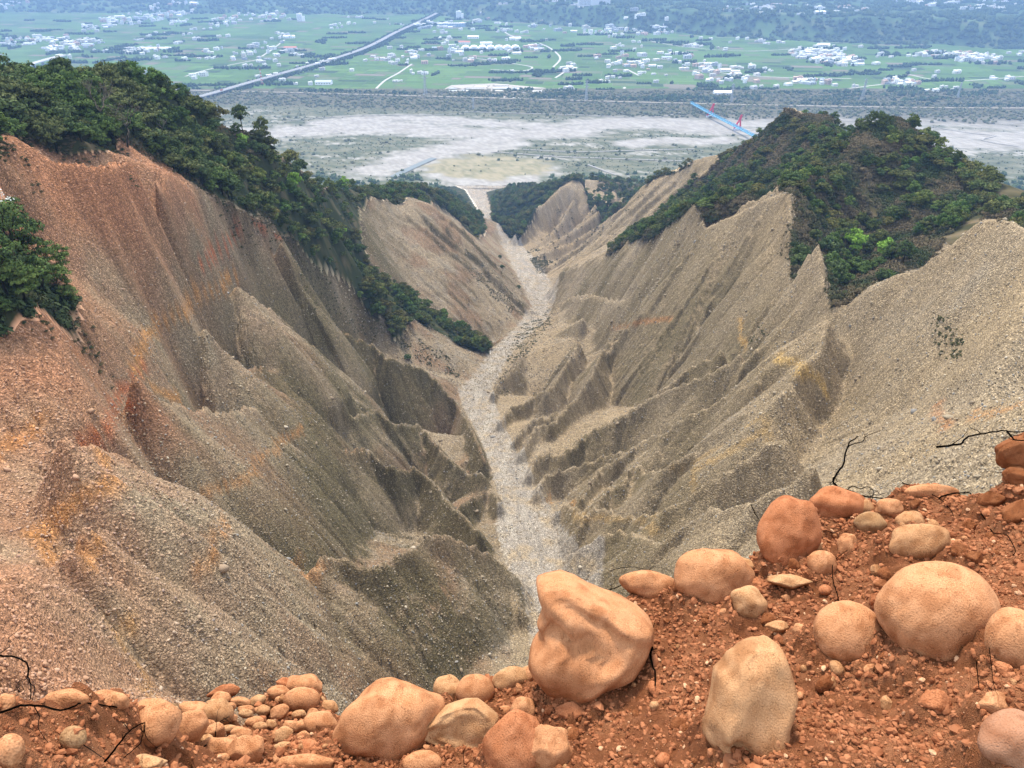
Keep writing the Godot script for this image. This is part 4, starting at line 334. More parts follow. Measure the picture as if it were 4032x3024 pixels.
var bed_pebbles := [
	[Vector3(-0.585, 398.353, -1.236), 0.0282, 0.0150],
	[Vector3(-0.589, 398.368, -1.197), 0.0282, 0.0176],
	[Vector3(-0.481, 398.356, -1.179), 0.0129, 0.0187],
	[Vector3(-0.729, 398.479, -1.070), 0.0396, 0.0225],
	[Vector3(-0.673, 398.482, -1.063), 0.0309, 0.0288],
	[Vector3(-0.709, 398.416, -1.147), 0.0249, 0.0158],
	[Vector3(-0.720, 398.392, -1.183), 0.0429, 0.0174],
	[Vector3(-0.660, 398.413, -1.139), 0.0237, 0.0113],
	[Vector3(-0.623, 398.407, -1.146), 0.0216, 0.0136],
	[Vector3(-0.628, 398.434, -1.104), 0.0243, 0.0110],
	[Vector3(-0.591, 398.429, -1.105), 0.0155, 0.0122],
	[Vector3(-0.552, 398.430, -1.099), 0.0231, 0.0165],
	[Vector3(-0.582, 398.453, -1.065), 0.0183, 0.0097],
	[Vector3(-0.503, 398.457, -1.045), 0.0202, 0.0117],
	[Vector3(-0.506, 398.493, -0.998), 0.0226, 0.0175],
	[Vector3(-0.641, 398.532, -0.982), 0.0241, 0.0201],
	[Vector3(-0.629, 398.502, -1.008), 0.0247, 0.0082],
	[Vector3(-0.594, 398.509, -0.991), 0.0224, 0.0142],
	[Vector3(-0.409, 398.473, -1.001), 0.0280, 0.0124],
	[Vector3(-0.602, 398.573, -0.916), 0.0402, 0.0220],
	[Vector3(-0.482, 398.522, -0.948), 0.0258, 0.0139],
	[Vector3(-0.646, 398.640, -0.876), 0.0192, 0.0091],
	[Vector3(-0.552, 398.462, -1.047), 0.0128, 0.0096],
	[Vector3(-0.467, 398.476, -1.008), 0.0156, 0.0104],
	[Vector3(-0.548, 398.513, -0.973), 0.0151, 0.0111],
	[Vector3(-0.646, 398.466, -1.061), 0.0139, 0.0096],
	[Vector3(-0.644, 398.556, -0.945), 0.0166, 0.0117],
	[Vector3(-0.493, 398.553, -0.905), 0.0211, 0.0125],
	[Vector3(-0.513, 398.420, -1.099), 0.0122, 0.0088],
	[Vector3(-0.486, 398.388, -1.127), 0.0147, 0.0113],
	[Vector3(-0.691, 398.448, -1.093), 0.0137, 0.0071],
	[Vector3(-0.675, 398.569, -0.959), 0.0186, 0.0137],
	[Vector3(-0.510, 398.409, -1.110), 0.0156, 0.0089],
	[Vector3(-0.707, 398.461, -1.081), 0.0114, 0.0087],
	[Vector3(-0.431, 398.518, -0.941), 0.0173, 0.0094],
	[Vector3(-0.600, 398.538, -0.954), 0.0163, 0.0124],
	[Vector3(-0.485, 398.366, -1.160), 0.0173, 0.0121],
	[Vector3(-0.601, 398.427, -1.106), 0.0149, 0.0077],
	[Vector3(-0.394, 398.522, -0.929), 0.0142, 0.0083],
	[Vector3(-0.424, 398.478, -1.001), 0.0191, 0.0145],
	[Vector3(-0.571, 398.473, -1.034), 0.0158, 0.0100],
	[Vector3(-0.679, 398.504, -1.020), 0.0181, 0.0093],
	[Vector3(-0.652, 398.606, -0.905), 0.0103, 0.0071],
	[Vector3(-0.589, 398.467, -1.049), 0.0207, 0.0117],
	[Vector3(-0.625, 398.445, -1.086), 0.0169, 0.0098],
	[Vector3(-0.577, 398.545, -0.932), 0.0112, 0.0073],
	[Vector3(-0.477, 398.358, -1.161), 0.0098, 0.0052],
	[Vector3(-0.470, 398.486, -0.992), 0.0108, 0.0067],
	[Vector3(-0.656, 398.526, -0.983), 0.0086, 0.0060],
	[Vector3(-0.399, 398.542, -0.905), 0.0159, 0.0125],
	[Vector3(-0.697, 398.565, -0.976), 0.0193, 0.0139],
	[Vector3(-0.541, 398.572, -0.888), 0.0141, 0.0108],
	[Vector3(-0.662, 398.457, -1.074), 0.0140, 0.0076],
	[Vector3(-0.549, 398.573, -0.884), 0.0108, 0.0056],
	[Vector3(-0.728, 398.498, -1.040), 0.0178, 0.0110],
	[Vector3(-0.674, 398.444, -1.099), 0.0214, 0.0132],
	[Vector3(-0.706, 398.441, -1.104), 0.0094, 0.0050],
	[Vector3(-0.550, 398.400, -1.133), 0.0090, 0.0056],
	[Vector3(-0.578, 398.597, -0.865), 0.0083, 0.0055],
	[Vector3(-0.485, 398.454, -1.047), 0.0208, 0.0133],
	[Vector3(-0.647, 398.507, -1.005), 0.0082, 0.0051],
	[Vector3(-0.586, 398.589, -0.883), 0.0163, 0.0107],
	[Vector3(-0.713, 398.528, -1.007), 0.0107, 0.0061],
	[Vector3(-0.595, 398.581, -0.891), 0.0089, 0.0042],
	[Vector3(-0.418, 398.475, -1.003), 0.0202, 0.0124],
	[Vector3(-0.420, 398.491, -0.981), 0.0173, 0.0127],
	[Vector3(-0.615, 398.413, -1.131), 0.0118, 0.0090],
	[Vector3(-0.401, 398.533, -0.914), 0.0116, 0.0078],
	[Vector3(-0.455, 398.493, -0.983), 0.0178, 0.0117],
	[Vector3(-0.497, 398.507, -0.968), 0.0111, 0.0086],
	[Vector3(-0.459, 398.355, -1.166), 0.0227, 0.0174],
	[Vector3(-0.565, 398.382, -1.166), 0.0213, 0.0115],
	[Vector3(-0.401, 398.476, -0.987), 0.0087, 0.0046],
	[Vector3(-0.514, 398.492, -0.998), 0.0170, 0.0134],
	[Vector3(-0.708, 398.434, -1.119), 0.0211, 0.0106],
	[Vector3(-0.483, 398.373, -1.150), 0.0201, 0.0149]
]
var rim_twigs := [
	["long black burnt root arching over the dark clump", 0.0016, "k", [Vector3(-0.639, 399.187, -0.566), Vector3(-0.639, 399.174, -0.578), Vector3(-0.640, 399.146, -0.607), Vector3(-0.632, 399.124, -0.623), Vector3(-0.620, 399.095, -0.637), Vector3(-0.620, 399.071, -0.660), Vector3(-0.621, 399.060, -0.673), Vector3(-0.619, 399.035, -0.690), Vector3(-0.618, 398.996, -0.714), Vector3(-0.616, 398.957, -0.738), Vector3(-0.609, 398.928, -0.748), Vector3(-0.596, 398.916, -0.740), Vector3(-0.582, 398.928, -0.715), Vector3(-0.564, 398.958, -0.675), Vector3(-0.542, 399.023, -0.613)]],
	["black stick leaning across the arching root", 0.0015, "k", [Vector3(-0.530, 399.083, -0.571), Vector3(-0.550, 399.038, -0.621), Vector3(-0.578, 398.977, -0.685), Vector3(-0.591, 398.924, -0.735), Vector3(-0.603, 398.860, -0.784), Vector3(-0.638, 398.791, -0.838)]],
	["grey hooked twig standing out at the far left", 0.0016, "g", [Vector3(-0.735, 399.137, -0.695), Vector3(-0.726, 399.131, -0.698), Vector3(-0.711, 399.123, -0.702), Vector3(-0.699, 399.113, -0.702), Vector3(-0.694, 399.106, -0.698), Vector3(-0.692, 399.097, -0.689), Vector3(-0.687, 399.087, -0.680), Vector3(-0.684, 399.076, -0.668)]],
	["black bent twig at the left of the pebble bed", 0.0017, "k", [Vector3(-0.619, 398.676, -0.833), Vector3(-0.625, 398.588, -0.915), Vector3(-0.621, 398.570, -0.937), Vector3(-0.643, 398.533, -0.990), Vector3(-0.649, 398.503, -1.029), Vector3(-0.643, 398.491, -1.044)]],
	["grey upright dead branch rising from the right crest", 0.0035, "g", [Vector3(0.897, 398.701, -1.561), Vector3(0.892, 398.719, -1.579), Vector3(0.880, 398.730, -1.594), Vector3(0.889, 398.750, -1.605), Vector3(0.905, 398.774, -1.614), Vector3(0.913, 398.806, -1.634), Vector3(0.924, 398.830, -1.645), Vector3(0.942, 398.845, -1.645)]],
	["brown side twig at the tip of the upright dead branch", 0.0017, "n", [Vector3(0.913, 398.820, -1.630), Vector3(0.924, 398.830, -1.631), Vector3(0.948, 398.843, -1.627), Vector3(0.953, 398.854, -1.632), Vector3(0.986, 398.877, -1.628)]],
	["dark root lying along the crest from the upright branch", 0.0030, "k", [Vector3(0.880, 398.732, -1.568), Vector3(0.914, 398.732, -1.548), Vector3(0.940, 398.730, -1.531), Vector3(0.974, 398.737, -1.516), Vector3(1.001, 398.742, -1.502)]],
	["curly black rootlet over the lying root", 0.0015, "k", [Vector3(0.894, 398.744, -1.542), Vector3(0.907, 398.756, -1.543), Vector3(0.923, 398.755, -1.533), Vector3(0.940, 398.764, -1.530), Vector3(0.952, 398.756, -1.516), Vector3(0.945, 398.737, -1.505), Vector3(0.943, 398.713, -1.485)]],
	["thick black burnt branch reaching in from the right edge", 0.0028, "k", [Vector3(1.034, 398.942, -1.462), Vector3(1.056, 398.952, -1.454), Vector3(1.078, 398.964, -1.446), Vector3(1.092, 398.983, -1.449), Vector3(1.121, 399.000, -1.438), Vector3(1.147, 399.014, -1.427), Vector3(1.168, 399.021, -1.415), Vector3(1.204, 399.033, -1.393)]],
	["short fork of the thick black burnt branch", 0.0024, "k", [Vector3(1.158, 399.017, -1.421), Vector3(1.165, 399.008, -1.409), Vector3(1.173, 399.006, -1.401), Vector3(1.204, 399.018, -1.383)]],
	["black crooked root running down the right mound", 0.0020, "k", [Vector3(1.097, 398.772, -1.474), Vector3(1.125, 398.775, -1.485), Vector3(1.150, 398.786, -1.478), Vector3(1.164, 398.795, -1.464), Vector3(1.133, 398.816, -1.397), Vector3(1.107, 398.842, -1.323), Vector3(1.071, 398.870, -1.238), Vector3(1.078, 398.890, -1.208), Vector3(1.047, 398.914, -1.140), Vector3(1.030, 398.918, -1.117)]],
	["thin dark root crossing the crest of the right mound", 0.0015, "k", [Vector3(1.035, 398.767, -1.543), Vector3(1.081, 398.756, -1.532), Vector3(1.097, 398.772, -1.474), Vector3(1.083, 398.795, -1.399), Vector3(1.071, 398.804, -1.368)]],
	["dark looping rootlet above the round tan cobble", 0.0012, "k", [Vector3(0.690, 398.718, -1.280), Vector3(0.718, 398.713, -1.324), Vector3(0.765, 398.709, -1.393), Vector3(0.794, 398.710, -1.421), Vector3(0.813, 398.717, -1.406), Vector3(0.848, 398.723, -1.417), Vector3(0.870, 398.727, -1.416)]],
	["black rootlet bending down beside the narrow standing cobble", 0.0012, "k", [Vector3(0.699, 398.787, -1.111), Vector3(0.712, 398.775, -1.151), Vector3(0.721, 398.765, -1.188), Vector3(0.739, 398.754, -1.237), Vector3(0.762, 398.746, -1.279), Vector3(0.801, 398.747, -1.309), Vector3(0.837, 398.749, -1.334), Vector3(0.864, 398.755, -1.341), Vector3(0.889, 398.766, -1.327)]],
	["hair-thin root across the red vertical boulder", 0.0007, "n", [Vector3(0.673, 398.697, -1.390), Vector3(0.707, 398.727, -1.369), Vector3(0.743, 398.740, -1.360)]],
	["hair-thin root hanging down the red vertical boulder", 0.0007, "n", [Vector3(0.726, 398.737, -1.485), Vector3(0.737, 398.722, -1.453), Vector3(0.703, 398.726, -1.363), Vector3(0.670, 398.720, -1.321)]],
	["slender grey twig left of the red vertical boulder", 0.0014, "g", [Vector3(0.639, 398.707, -1.526), Vector3(0.649, 398.690, -1.508), Vector3(0.665, 398.673, -1.485), Vector3(0.685, 398.653, -1.458)]],
	["stub of a black twig left of the red vertical boulder", 0.0016, "k", [Vector3(0.653, 398.648, -1.468), Vector3(0.668, 398.650, -1.464), Vector3(0.687, 398.649, -1.454)]],
	["pale forked twig behind the low orange boulder", 0.0010, "g", [Vector3(0.257, 398.577, -1.411), Vector3(0.281, 398.585, -1.414), Vector3(0.321, 398.591, -1.412), Vector3(0.356, 398.590, -1.402), Vector3(0.368, 398.598, -1.407), Vector3(0.402, 398.598, -1.397), Vector3(0.425, 398.591, -1.384)]],
	["black root poking out behind the split boulder", 0.0016, "k", [Vector3(0.249, 398.526, -1.388), Vector3(0.268, 398.533, -1.392), Vector3(0.295, 398.542, -1.396), Vector3(0.322, 398.546, -1.395)]],
	["short barkless stub standing in the red soil", 0.0034, "w", [Vector3(0.316, 398.627, -1.126), Vector3(0.307, 398.634, -1.093), Vector3(0.307, 398.654, -1.042), Vector3(0.299, 398.665, -0.997)]],
	["thin root above the barkless stub", 0.0009, "n", [Vector3(0.339, 398.611, -1.210), Vector3(0.325, 398.616, -1.172), Vector3(0.317, 398.629, -1.122)]],
	["pale rootlet lying on the split boulder's foot", 0.0008, "w", [Vector3(0.091, 398.591, -1.084), Vector3(0.133, 398.593, -1.082), Vector3(0.156, 398.586, -1.070), Vector3(0.173, 398.577, -1.056), Vector3(0.182, 398.564, -1.036)]],
	["thin dark root hanging at the split boulder's right side", 0.0009, "n", [Vector3(0.327, 398.605, -1.252), Vector3(0.302, 398.596, -1.230), Vector3(0.286, 398.598, -1.174), Vector3(0.277, 398.612, -1.119), Vector3(0.255, 398.621, -1.063), Vector3(0.230, 398.622, -1.022)]],
	["black rootlets below the biggest round boulder", 0.0011, "k", [Vector3(0.815, 398.969, -0.854), Vector3(0.797, 398.968, -0.840), Vector3(0.779, 398.969, -0.824), Vector3(0.738, 398.991, -0.754), Vector3(0.714, 399.004, -0.712)]],
	["thin black rootlet on the speckled boulder at the right edge", 0.0007, "k", [Vector3(0.785, 399.005, -0.818), Vector3(0.751, 399.025, -0.762), Vector3(0.721, 399.043, -0.711), Vector3(0.715, 399.049, -0.695)]],
	["short pale splinter beside the tall slab", 0.0015, "w", [Vector3(0.475, 398.833, -0.812), Vector3(0.477, 398.841, -0.797), Vector3(0.479, 398.850, -0.780)]],
	["short vertical straw at the bottom centre", 0.0008, "w", [Vector3(-0.103, 398.543, -0.933), Vector3(-0.099, 398.564, -0.899), Vector3(-0.095, 398.587, -0.863)]],
	["grey twig ends below the arching root", 0.0007, "g", [Vector3(-0.557, 399.104, -0.580), Vector3(-0.536, 399.093, -0.573), Vector3(-0.543, 399.045, -0.591)]],
	["dark stick end at the bottom of the dark clump", 0.0012, "k", [Vector3(-0.550, 398.898, -0.682), Vector3(-0.586, 398.815, -0.752), Vector3(-0.604, 398.771, -0.788)]],
]
var stone_outlines := {
	"split": [Vector2(-0.93, 0.92), Vector2(-0.81, 0.99), Vector2(-0.51, 1.04), Vector2(-0.26, 0.97), Vector2(-0.01, 0.83), Vector2(0.29, 0.72), Vector2(0.58, 0.60), Vector2(0.83, 0.45), Vector2(1.02, 0.27), Vector2(1.04, -0.03), Vector2(0.92, -0.32), Vector2(0.71, -0.57), Vector2(0.45, -0.72), Vector2(0.20, -0.86), Vector2(-0.05, -1.00), Vector2(-0.34, -1.04), Vector2(-0.60, -0.98), Vector2(-0.81, -0.88), Vector2(-0.97, -0.69), Vector2(-1.06, -0.48), Vector2(-1.03, -0.28), Vector2(-0.95, -0.13), Vector2(-0.84, 0.00), Vector2(-0.91, 0.12), Vector2(-0.87, 0.27), Vector2(-0.81, 0.43), Vector2(-0.89, 0.64)],
	"slab": [Vector2(0.16, 0.98), Vector2(0.46, 1.00), Vector2(0.70, 0.90), Vector2(0.88, 0.65), Vector2(1.01, 0.41), Vector2(1.04, 0.27), Vector2(0.95, 0.06), Vector2(0.82, -0.22), Vector2(0.88, -0.51), Vector2(0.82, -0.92), Vector2(0.22, -1.00), Vector2(-0.39, -0.89), Vector2(-0.87, -0.68), Vector2(-1.12, -0.47), Vector2(-1.08, -0.19), Vector2(-0.93, 0.20), Vector2(-0.85, 0.51), Vector2(-0.63, 0.62), Vector2(-0.51, 0.76), Vector2(-0.21, 0.90)],
	"plate": [Vector2(-0.98, -0.10), Vector2(-0.74, 0.23), Vector2(-0.28, 0.81), Vector2(0.19, 1.06), Vector2(0.49, 1.06), Vector2(0.72, 0.81), Vector2(1.00, 0.42), Vector2(0.88, 0.10), Vector2(1.00, -0.35), Vector2(0.77, -0.69), Vector2(0.37, -0.77), Vector2(-0.21, -0.69), Vector2(-0.74, -0.42)],
}
var rim_coal := Vector3(0.034, 398.591, -0.950)

var gravel_bars := {
	"main_channel": [52, [Vector2(-820, 1860), Vector2(-568, 1845), Vector2(-424, 1896), Vector2(-332, 1918), Vector2(-231, 1886), Vector2(-119, 1845), Vector2(-2, 1825), Vector2(110, 1855), Vector2(189, 1907), Vector2(233, 1950), Vector2(350, 1973), Vector2(465, 1956), Vector2(606, 1950), Vector2(735, 1984), Vector2(890, 1984), Vector2(1058, 1984), Vector2(1177, 1961), Vector2(1400, 1939)]],
	"upper_bar": [34, [Vector2(-481, 1961), Vector2(-369, 2001), Vector2(-249, 2007), Vector2(-126, 1973), Vector2(-7, 1939), Vector2(85, 1907)]],
	"side_bar": [40, [Vector2(-286, 1495), Vector2(-229, 1567), Vector2(-179, 1646), Vector2(-111, 1705), Vector2(-49, 1759), Vector2(-2, 1796)]],
	"mid_bar": [26, [Vector2(-149, 1654), Vector2(-48, 1687), Vector2(4, 1740)]],
	"fan_left": [28, [Vector2(-45, 1387), Vector2(-95, 1428), Vector2(-143, 1467)]],
	"fan_right": [40, [Vector2(-44, 1403), Vector2(-14, 1428), Vector2(22, 1467), Vector2(41, 1495)]],
	"fan_front": [40, [Vector2(-114, 1447), Vector2(-42, 1441), Vector2(22, 1454)]],
	"right_bar": [50, [Vector2(965, 1860), Vector2(1065, 1835), Vector2(1149, 1806), Vector2(1302, 1787)]],
	"right_bar_low": [40, [Vector2(957, 1749), Vector2(1173, 1731), Vector2(1266, 1731)]],
	"bridge_bar": [36, [Vector2(328, 1984), Vector2(451, 1886), Vector2(557, 1855), Vector2(641, 1835)]],
	"low_right_bar": [26, [Vector2(269, 1731), Vector2(338, 1759), Vector2(422, 1749), Vector2(489, 1763)]],
}
var river_tracks := {
	"track_a": [Vector2(-47, 1654), Vector2(-2, 1641), Vector2(94, 1613), Vector2(192, 1598), Vector2(359, 1575)],
	"track_b": [Vector2(25, 1675), Vector2(147, 1654), Vector2(302, 1670), Vector2(407, 1679)],
	"track_c": [Vector2(157, 1545), Vector2(206, 1467)],
	"track_d": [Vector2(-581, 1984), Vector2(-425, 2043), Vector2(-254, 2055), Vector2(-132, 2067)],
	"track_e": [Vector2(-133, 2098), Vector2(165, 2055), Vector2(357, 2019), Vector2(455, 2085)],
	"track_f": [Vector2(1047, 1912), Vector2(1110, 1835), Vector2(1152, 1811), Vector2(1093, 1763), Vector2(1145, 1705)],
}
var river_water := {
	"blue": [Vector2(-233, 1451), Vector2(-219, 1488), Vector2(-193, 1545), Vector2(-167, 1598)],
}
var farm_roads := {
	"road_a": [Vector2(-56, 4278), Vector2(-14, 4033), Vector2(52, 3794)],
	"road_b": [Vector2(125, 3685), Vector2(168, 3483), Vector2(192, 3188), Vector2(152, 2937)],
	"road_c": [Vector2(-159, 3188), Vector2(-11, 3046), Vector2(75, 2937), Vector2(40, 2847), Vector2(-77, 2880)],
	"road_d": [Vector2(-1010, 3230), Vector2(-1033, 3483), Vector2(-1071, 3813)],
	"road_e": [Vector2(-1124, 2720), Vector2(-1101, 2880), Vector2(-995, 3148)],
	"road_f": [Vector2(-379, 3021), Vector2(-401, 2793), Vector2(-425, 2623), Vector2(-429, 2365)],
	"road_g": [Vector2(198, 2858), Vector2(148, 2690)],
	"road_h": [Vector2(622, 3832), Vector2(745, 3564), Vector2(968, 3404), Vector2(1250, 3483)],
	"road_i": [Vector2(418, 2880), Vector2(439, 2741)],
	"road_j": [Vector2(323, 2326), Vector2(360, 2505)],
	"road_k": [Vector2(818, 2365), Vector2(1003, 2445), Vector2(1315, 2623)],
	"road_l": [Vector2(1384, 2772), Vector2(1454, 2623), Vector2(1761, 2720)],
	"road_m": [Vector2(661, 2880), Vector2(850, 2720), Vector2(1149, 2671)],
	"road_n": [Vector2(153, 2488), Vector2(154, 2388), Vector2(314, 2365)],
}
var town_spots := [
	["far_left_hamlet", "white house in the hamlet at the far left edge of the plain", -3402, 5542, 68, 465, 12],
	["upper_left_town", "pale house in the big village behind the forested left hill", -2233, 5016, 203, 713, 58],
	["left_works_town", "pale building in the village beside the far left road bridge", -2237, 3775, 133, 205, 24],
	["left_bridge_town", "white building at the village end of the left road bridge", -1942, 3597, 99, 221, 30],
	["river_road_row", "white house in the small row above the left hilltop trees", -1553, 3435, 79, 77, 8],
	["expressway_hamlet", "white house in the hamlet just left of the expressway", -1571, 4922, 194, 370, 20],
	["expressway_farms", "lone white farmhouse in the fields left of the expressway", -1100, 3374, 213, 365, 17],
	["upper_mid_row", "white house in the row below the bluff right of the expressway", -416, 4423, 137, 226, 14],
	["mid_factory_farms", "white farmhouse in the fields round the white-roofed factory", -220, 3285, 265, 288, 20],
	["cream_hamlet", "cream apartment house in the compact block of the middle fields", 108, 3498, 44, 80, 10],
	["bluff_foot_row", "small white house in the row along the foot of the bluff", 533, 4185, 309, 203, 26],
	["mid_right_farms", "white farmhouse in the open fields left of the dense right village", 542, 3188, 221, 342, 26],
	["right_pond_hamlet", "white house in the hamlet behind the blue bridge", 735, 2771, 145, 210, 22],
	["dense_village", "pale house in the dense village behind the right peak", 1247, 3201, 114, 247, 66],
	["right_village", "white house in the spread-out village at the right of the plain", 1803, 3201, 129, 191, 36],
	["peak_hamlet", "white house in the hamlet just above the right peak trees", 1271, 2576, 60, 54, 11],
	["peak_row", "low white house in the row left above the right peak", 982, 2594, 60, 55, 9],
	["plateau_centre", "white building on the wooded terrace above the bluff", 63, 4694, 525, 310, 14],
	["plateau_right", "white building in the hazy town on top of the right terrace", 1469, 4255, 406, 373, 34],
	["plateau_far_right", "hazy white building on the far right of the terrace", 2524, 4626, 336, 472, 48],
]
var lone_buildings := [
	["long_hall", -91, 3450, "long white hall with scalloped roofs at the centre of the plain"],
	["works_hall", -116, 3615, "pale blue-roofed works hall behind the scalloped white hall"],
	["works_hall_red", -215, 3649, "red-roofed hall left of the scalloped white hall"],
	["works_hall", -185, 3870, "big white hall alone above the scalloped white hall"],
	["long_block", -328, 4423, "long blue-trimmed block below the bluff near the expressway"],
	["tower_block", -319, 4922, "cream tower block at the foot of the bluff beside the expressway"],
	["tower_block", -1228, 4744, "tall pale tower block right of the expressway hamlet"],
	["works_hall", -1068, 3890, "large white hall left of the expressway on the village lane"],
	["works_hall", -2127, 5542, "tallest pale hall at the far end of the left villages"],
	["grey_complex", 448, 4684, "big grey building complex on the wooded terrace"],
	["works_hall", 1375, 3564, "white hall behind the dense right village"],
	["long_hall_low", -1557, 3466, "row of low white greenhouses above the left hill"],
	["works_hall_red", -949, 3450, "small dark red shed left of the expressway"],
	["works_hall", -611, 2558, "white open-sided hall beside the lower end of the expressway"],
	["works_hall", 15, 3813, "white shed halfway between the factory and the bluff"],
	["cream_block", 208, 2880, "cream farm block in the middle of the central fields"],
	["long_hall_low", 1772, 3963, "long line of white greenhouses on the right terrace"],
	["works_hall", 1500, 4015, "long white hall on the edge of the right terrace"],
	["works_hall", 636, 2364, "white works roof just behind the blue bridge"],
]
var pylon_spots := [
	[-260, 2349, 72, "grey lattice power pylon on the river bank right of the expressway", false],
	[215, 2259, 58, "grey lattice power pylon beyond the settling ponds", false],
	[631, 2238, 52, "pale lattice power pylon behind the blue bridge", false],
	[1022, 2274, 60, "pale lattice power pylon just above the right peak", false],
	[1320, 2311, 44, "faint lattice power pylon at the right of the plain", false],
	[-107, 2142, 30, "small lattice mast on the scrub of the near river bank", false],
	[-812, 2558, 46, "red and white lattice mast beside the expressway", true],
]
var express_line := [Vector2(-916, 2285), Vector2(-891, 2370), Vector2(-831, 2597), Vector2(-758, 2856), Vector2(-672, 3182), Vector2(-617, 3516), Vector2(-575, 4115), Vector2(-524, 4614), Vector2(-466, 5316)]
var bridge_line := [Vector2(-1711, 2545), Vector2(-1720, 2661), Vector2(-1736, 2798), Vector2(-1757, 2985), Vector2(-1759, 3155)]
var blue_line := [Vector2(498, 2161), Vector2(520, 1995), Vector2(543, 1856), Vector2(558, 1757), Vector2(578, 1608)]
var tower_spots := [[522, 2031, 34, "red leaning A-shaped bridge tower farther out over the river"], [553, 1876, 36, "red leaning A-shaped bridge tower nearer the wooded right hill"]]
var pond_outlines := [
	[Vector2(-221, 2429), Vector2(-193, 2505), Vector2(-154, 2462), Vector2(-173, 2413)],
	[Vector2(-173, 2413), Vector2(-148, 2488), Vector2(-82, 2488), Vector2(-77, 2421)],
	[Vector2(-126, 2488), Vector2(-120, 2540), Vector2(-72, 2531), Vector2(-79, 2488)],
	[Vector2(-66, 2421), Vector2(-65, 2505), Vector2(-9, 2514), Vector2(-6, 2413)],
	[Vector2(-3, 2413), Vector2(-3, 2505), Vector2(35, 2488), Vector2(42, 2388)],
	[Vector2(-62, 2522), Vector2(-60, 2558), Vector2(-9, 2549), Vector2(-9, 2522)],
	[Vector2(-71, 2311), Vector2(-71, 2388), Vector2(-39, 2380), Vector2(-27, 2296)],
	[Vector2(-27, 2296), Vector2(-22, 2373), Vector2(34, 2365), Vector2(46, 2281)],
	[Vector2(48, 2380), Vector2(52, 2454), Vector2(96, 2454), Vector2(101, 2365)],
	[Vector2(54, 2281), Vector2(53, 2349), Vector2(97, 2334), Vector2(105, 2274)],
]
var quarry_outline := [Vector2(-226, 2421), Vector2(-196, 2540), Vector2(-55, 2576), Vector2(106, 2488), Vector2(110, 2260), Vector2(32, 2260), Vector2(-77, 2311), Vector2(-83, 2404)]
var bluff_foot := [Vector2(-6000, 5600), Vector2(-1435, 5250), Vector2(-484, 5181), Vector2(-294, 4923), Vector2(-16, 4688), Vector2(481, 4374), Vector2(906, 4033), Vector2(1283, 3776), Vector2(1684, 3703), Vector2(2215, 3483), Vector2(6000, 2700)]


var rng := RandomNumberGenerator.new()
var fbm := FastNoiseLite.new()
var rough := FastNoiseLite.new()
var patches: Array = []
var used := {}

func _ready() -> void:
	# camera
	var cam := Camera3D.new()
	cam.name = "camera"
	cam.fov = 55.0
	cam.near = 0.05
	cam.far = 30000.0
	cam.position = Vector3(0, 400, 0)
	cam.rotation_degrees = Vector3(-31.0, 0, 0)
	add_child(cam)
	cam.current = true
	# overcast sky
	var env := Environment.new()
	env.background_mode = Environment.BG_SKY
	var sm := ProceduralSkyMaterial.new()
	sm.sky_top_color = Color(0.80, 0.84, 0.90)
	sm.sky_horizon_color = Color(0.86, 0.91, 0.97)
	sm.sky_curve = 0.2
	sm.ground_bottom_color = Color(0.35, 0.38, 0.34)
	sm.ground_horizon_color = Color(0.7, 0.76, 0.82)
	sm.sun_angle_max = 1.0
	var sky := Sky.new()
	sky.sky_material = sm
	env.sky = sky
	env.background_energy_multiplier = 0.66
	env.tonemap_mode = Environment.TONE_MAPPER_LINEAR
	env.tonemap_exposure = 3.8
	env.sdfgi_enabled = true
	env.ssao_enabled = true
	env.ssil_enabled = true
	env.fog_enabled = true
	env.fog_density = 0.00012
	env.fog_light_color = Color(0.62, 0.78, 1.0)
	var we := WorldEnvironment.new()
	we.name = "world_environment"
	we.environment = env
	add_child(we)
	# veiled sun, high and a little ahead
	var sun := DirectionalLight3D.new()
	sun.name = "sun"
	sun.light_color = Color(1.0, 0.955, 0.89)
	sun.light_energy = 0.5
	sun.light_angular_distance = 10.0
	sun.shadow_enabled = true
	add_child(sun)
	sun.look_at_from_position(Vector3(-16, 140, -66), Vector3.ZERO, Vector3.UP)

	rng.seed = 20240517
	fbm.seed = 11
	fbm.noise_type = FastNoiseLite.TYPE_SIMPLEX_SMOOTH
	fbm.fractal_octaves = 3
	fbm.frequency = 1.0
	rough.seed = 5
	rough.noise_type = FastNoiseLite.TYPE_SIMPLEX
	rough.fractal_octaves = 1
	rough.frequency = 1.0
	var t0 := Time.get_ticks_msec()
	build_gully()
	print("gully ", Time.get_ticks_msec() - t0)
	build_plain()
	print("build_plain() ", Time.get_ticks_msec() - t0)
	build_towns()
	print("build_towns() ", Time.get_ticks_msec() - t0)
	build_woods()
	print("build_woods() ", Time.get_ticks_msec() - t0)
	build_stones()
	print("build_stones() ", Time.get_ticks_msec() - t0)
	build_rim()
	print("build_rim() ", Time.get_ticks_msec() - t0)

# ---------- helpers ----------
func tag(o: Node, label := "", category := "", group := "", kind := "") -> void:
	if label: o.set_meta("label", label)
	if category: o.set_meta("category", category)
	if group: o.set_meta("group", group)
	if kind: o.set_meta("kind", kind)

func put(called: String, m: Mesh, mat: Material, parent: Node = null) -> MeshInstance3D:
	var o := MeshInstance3D.new()
	o.name = numbered(called) if parent == null else called
	o.mesh = m
	if mat: o.material_override = mat
	(parent if parent else self).add_child(o, true)
	return o

func numbered(called: String) -> String:
	var n: int = used.get(called, 0)
	used[called] = n + 1
	return called if n == 0 else "%s_%03d" % [called, n]

func structure(called: String, m: Mesh, mat: Material) -> MeshInstance3D:
	var o := put(called, m, mat)
	tag(o, "", "", "", "structure")
	return o

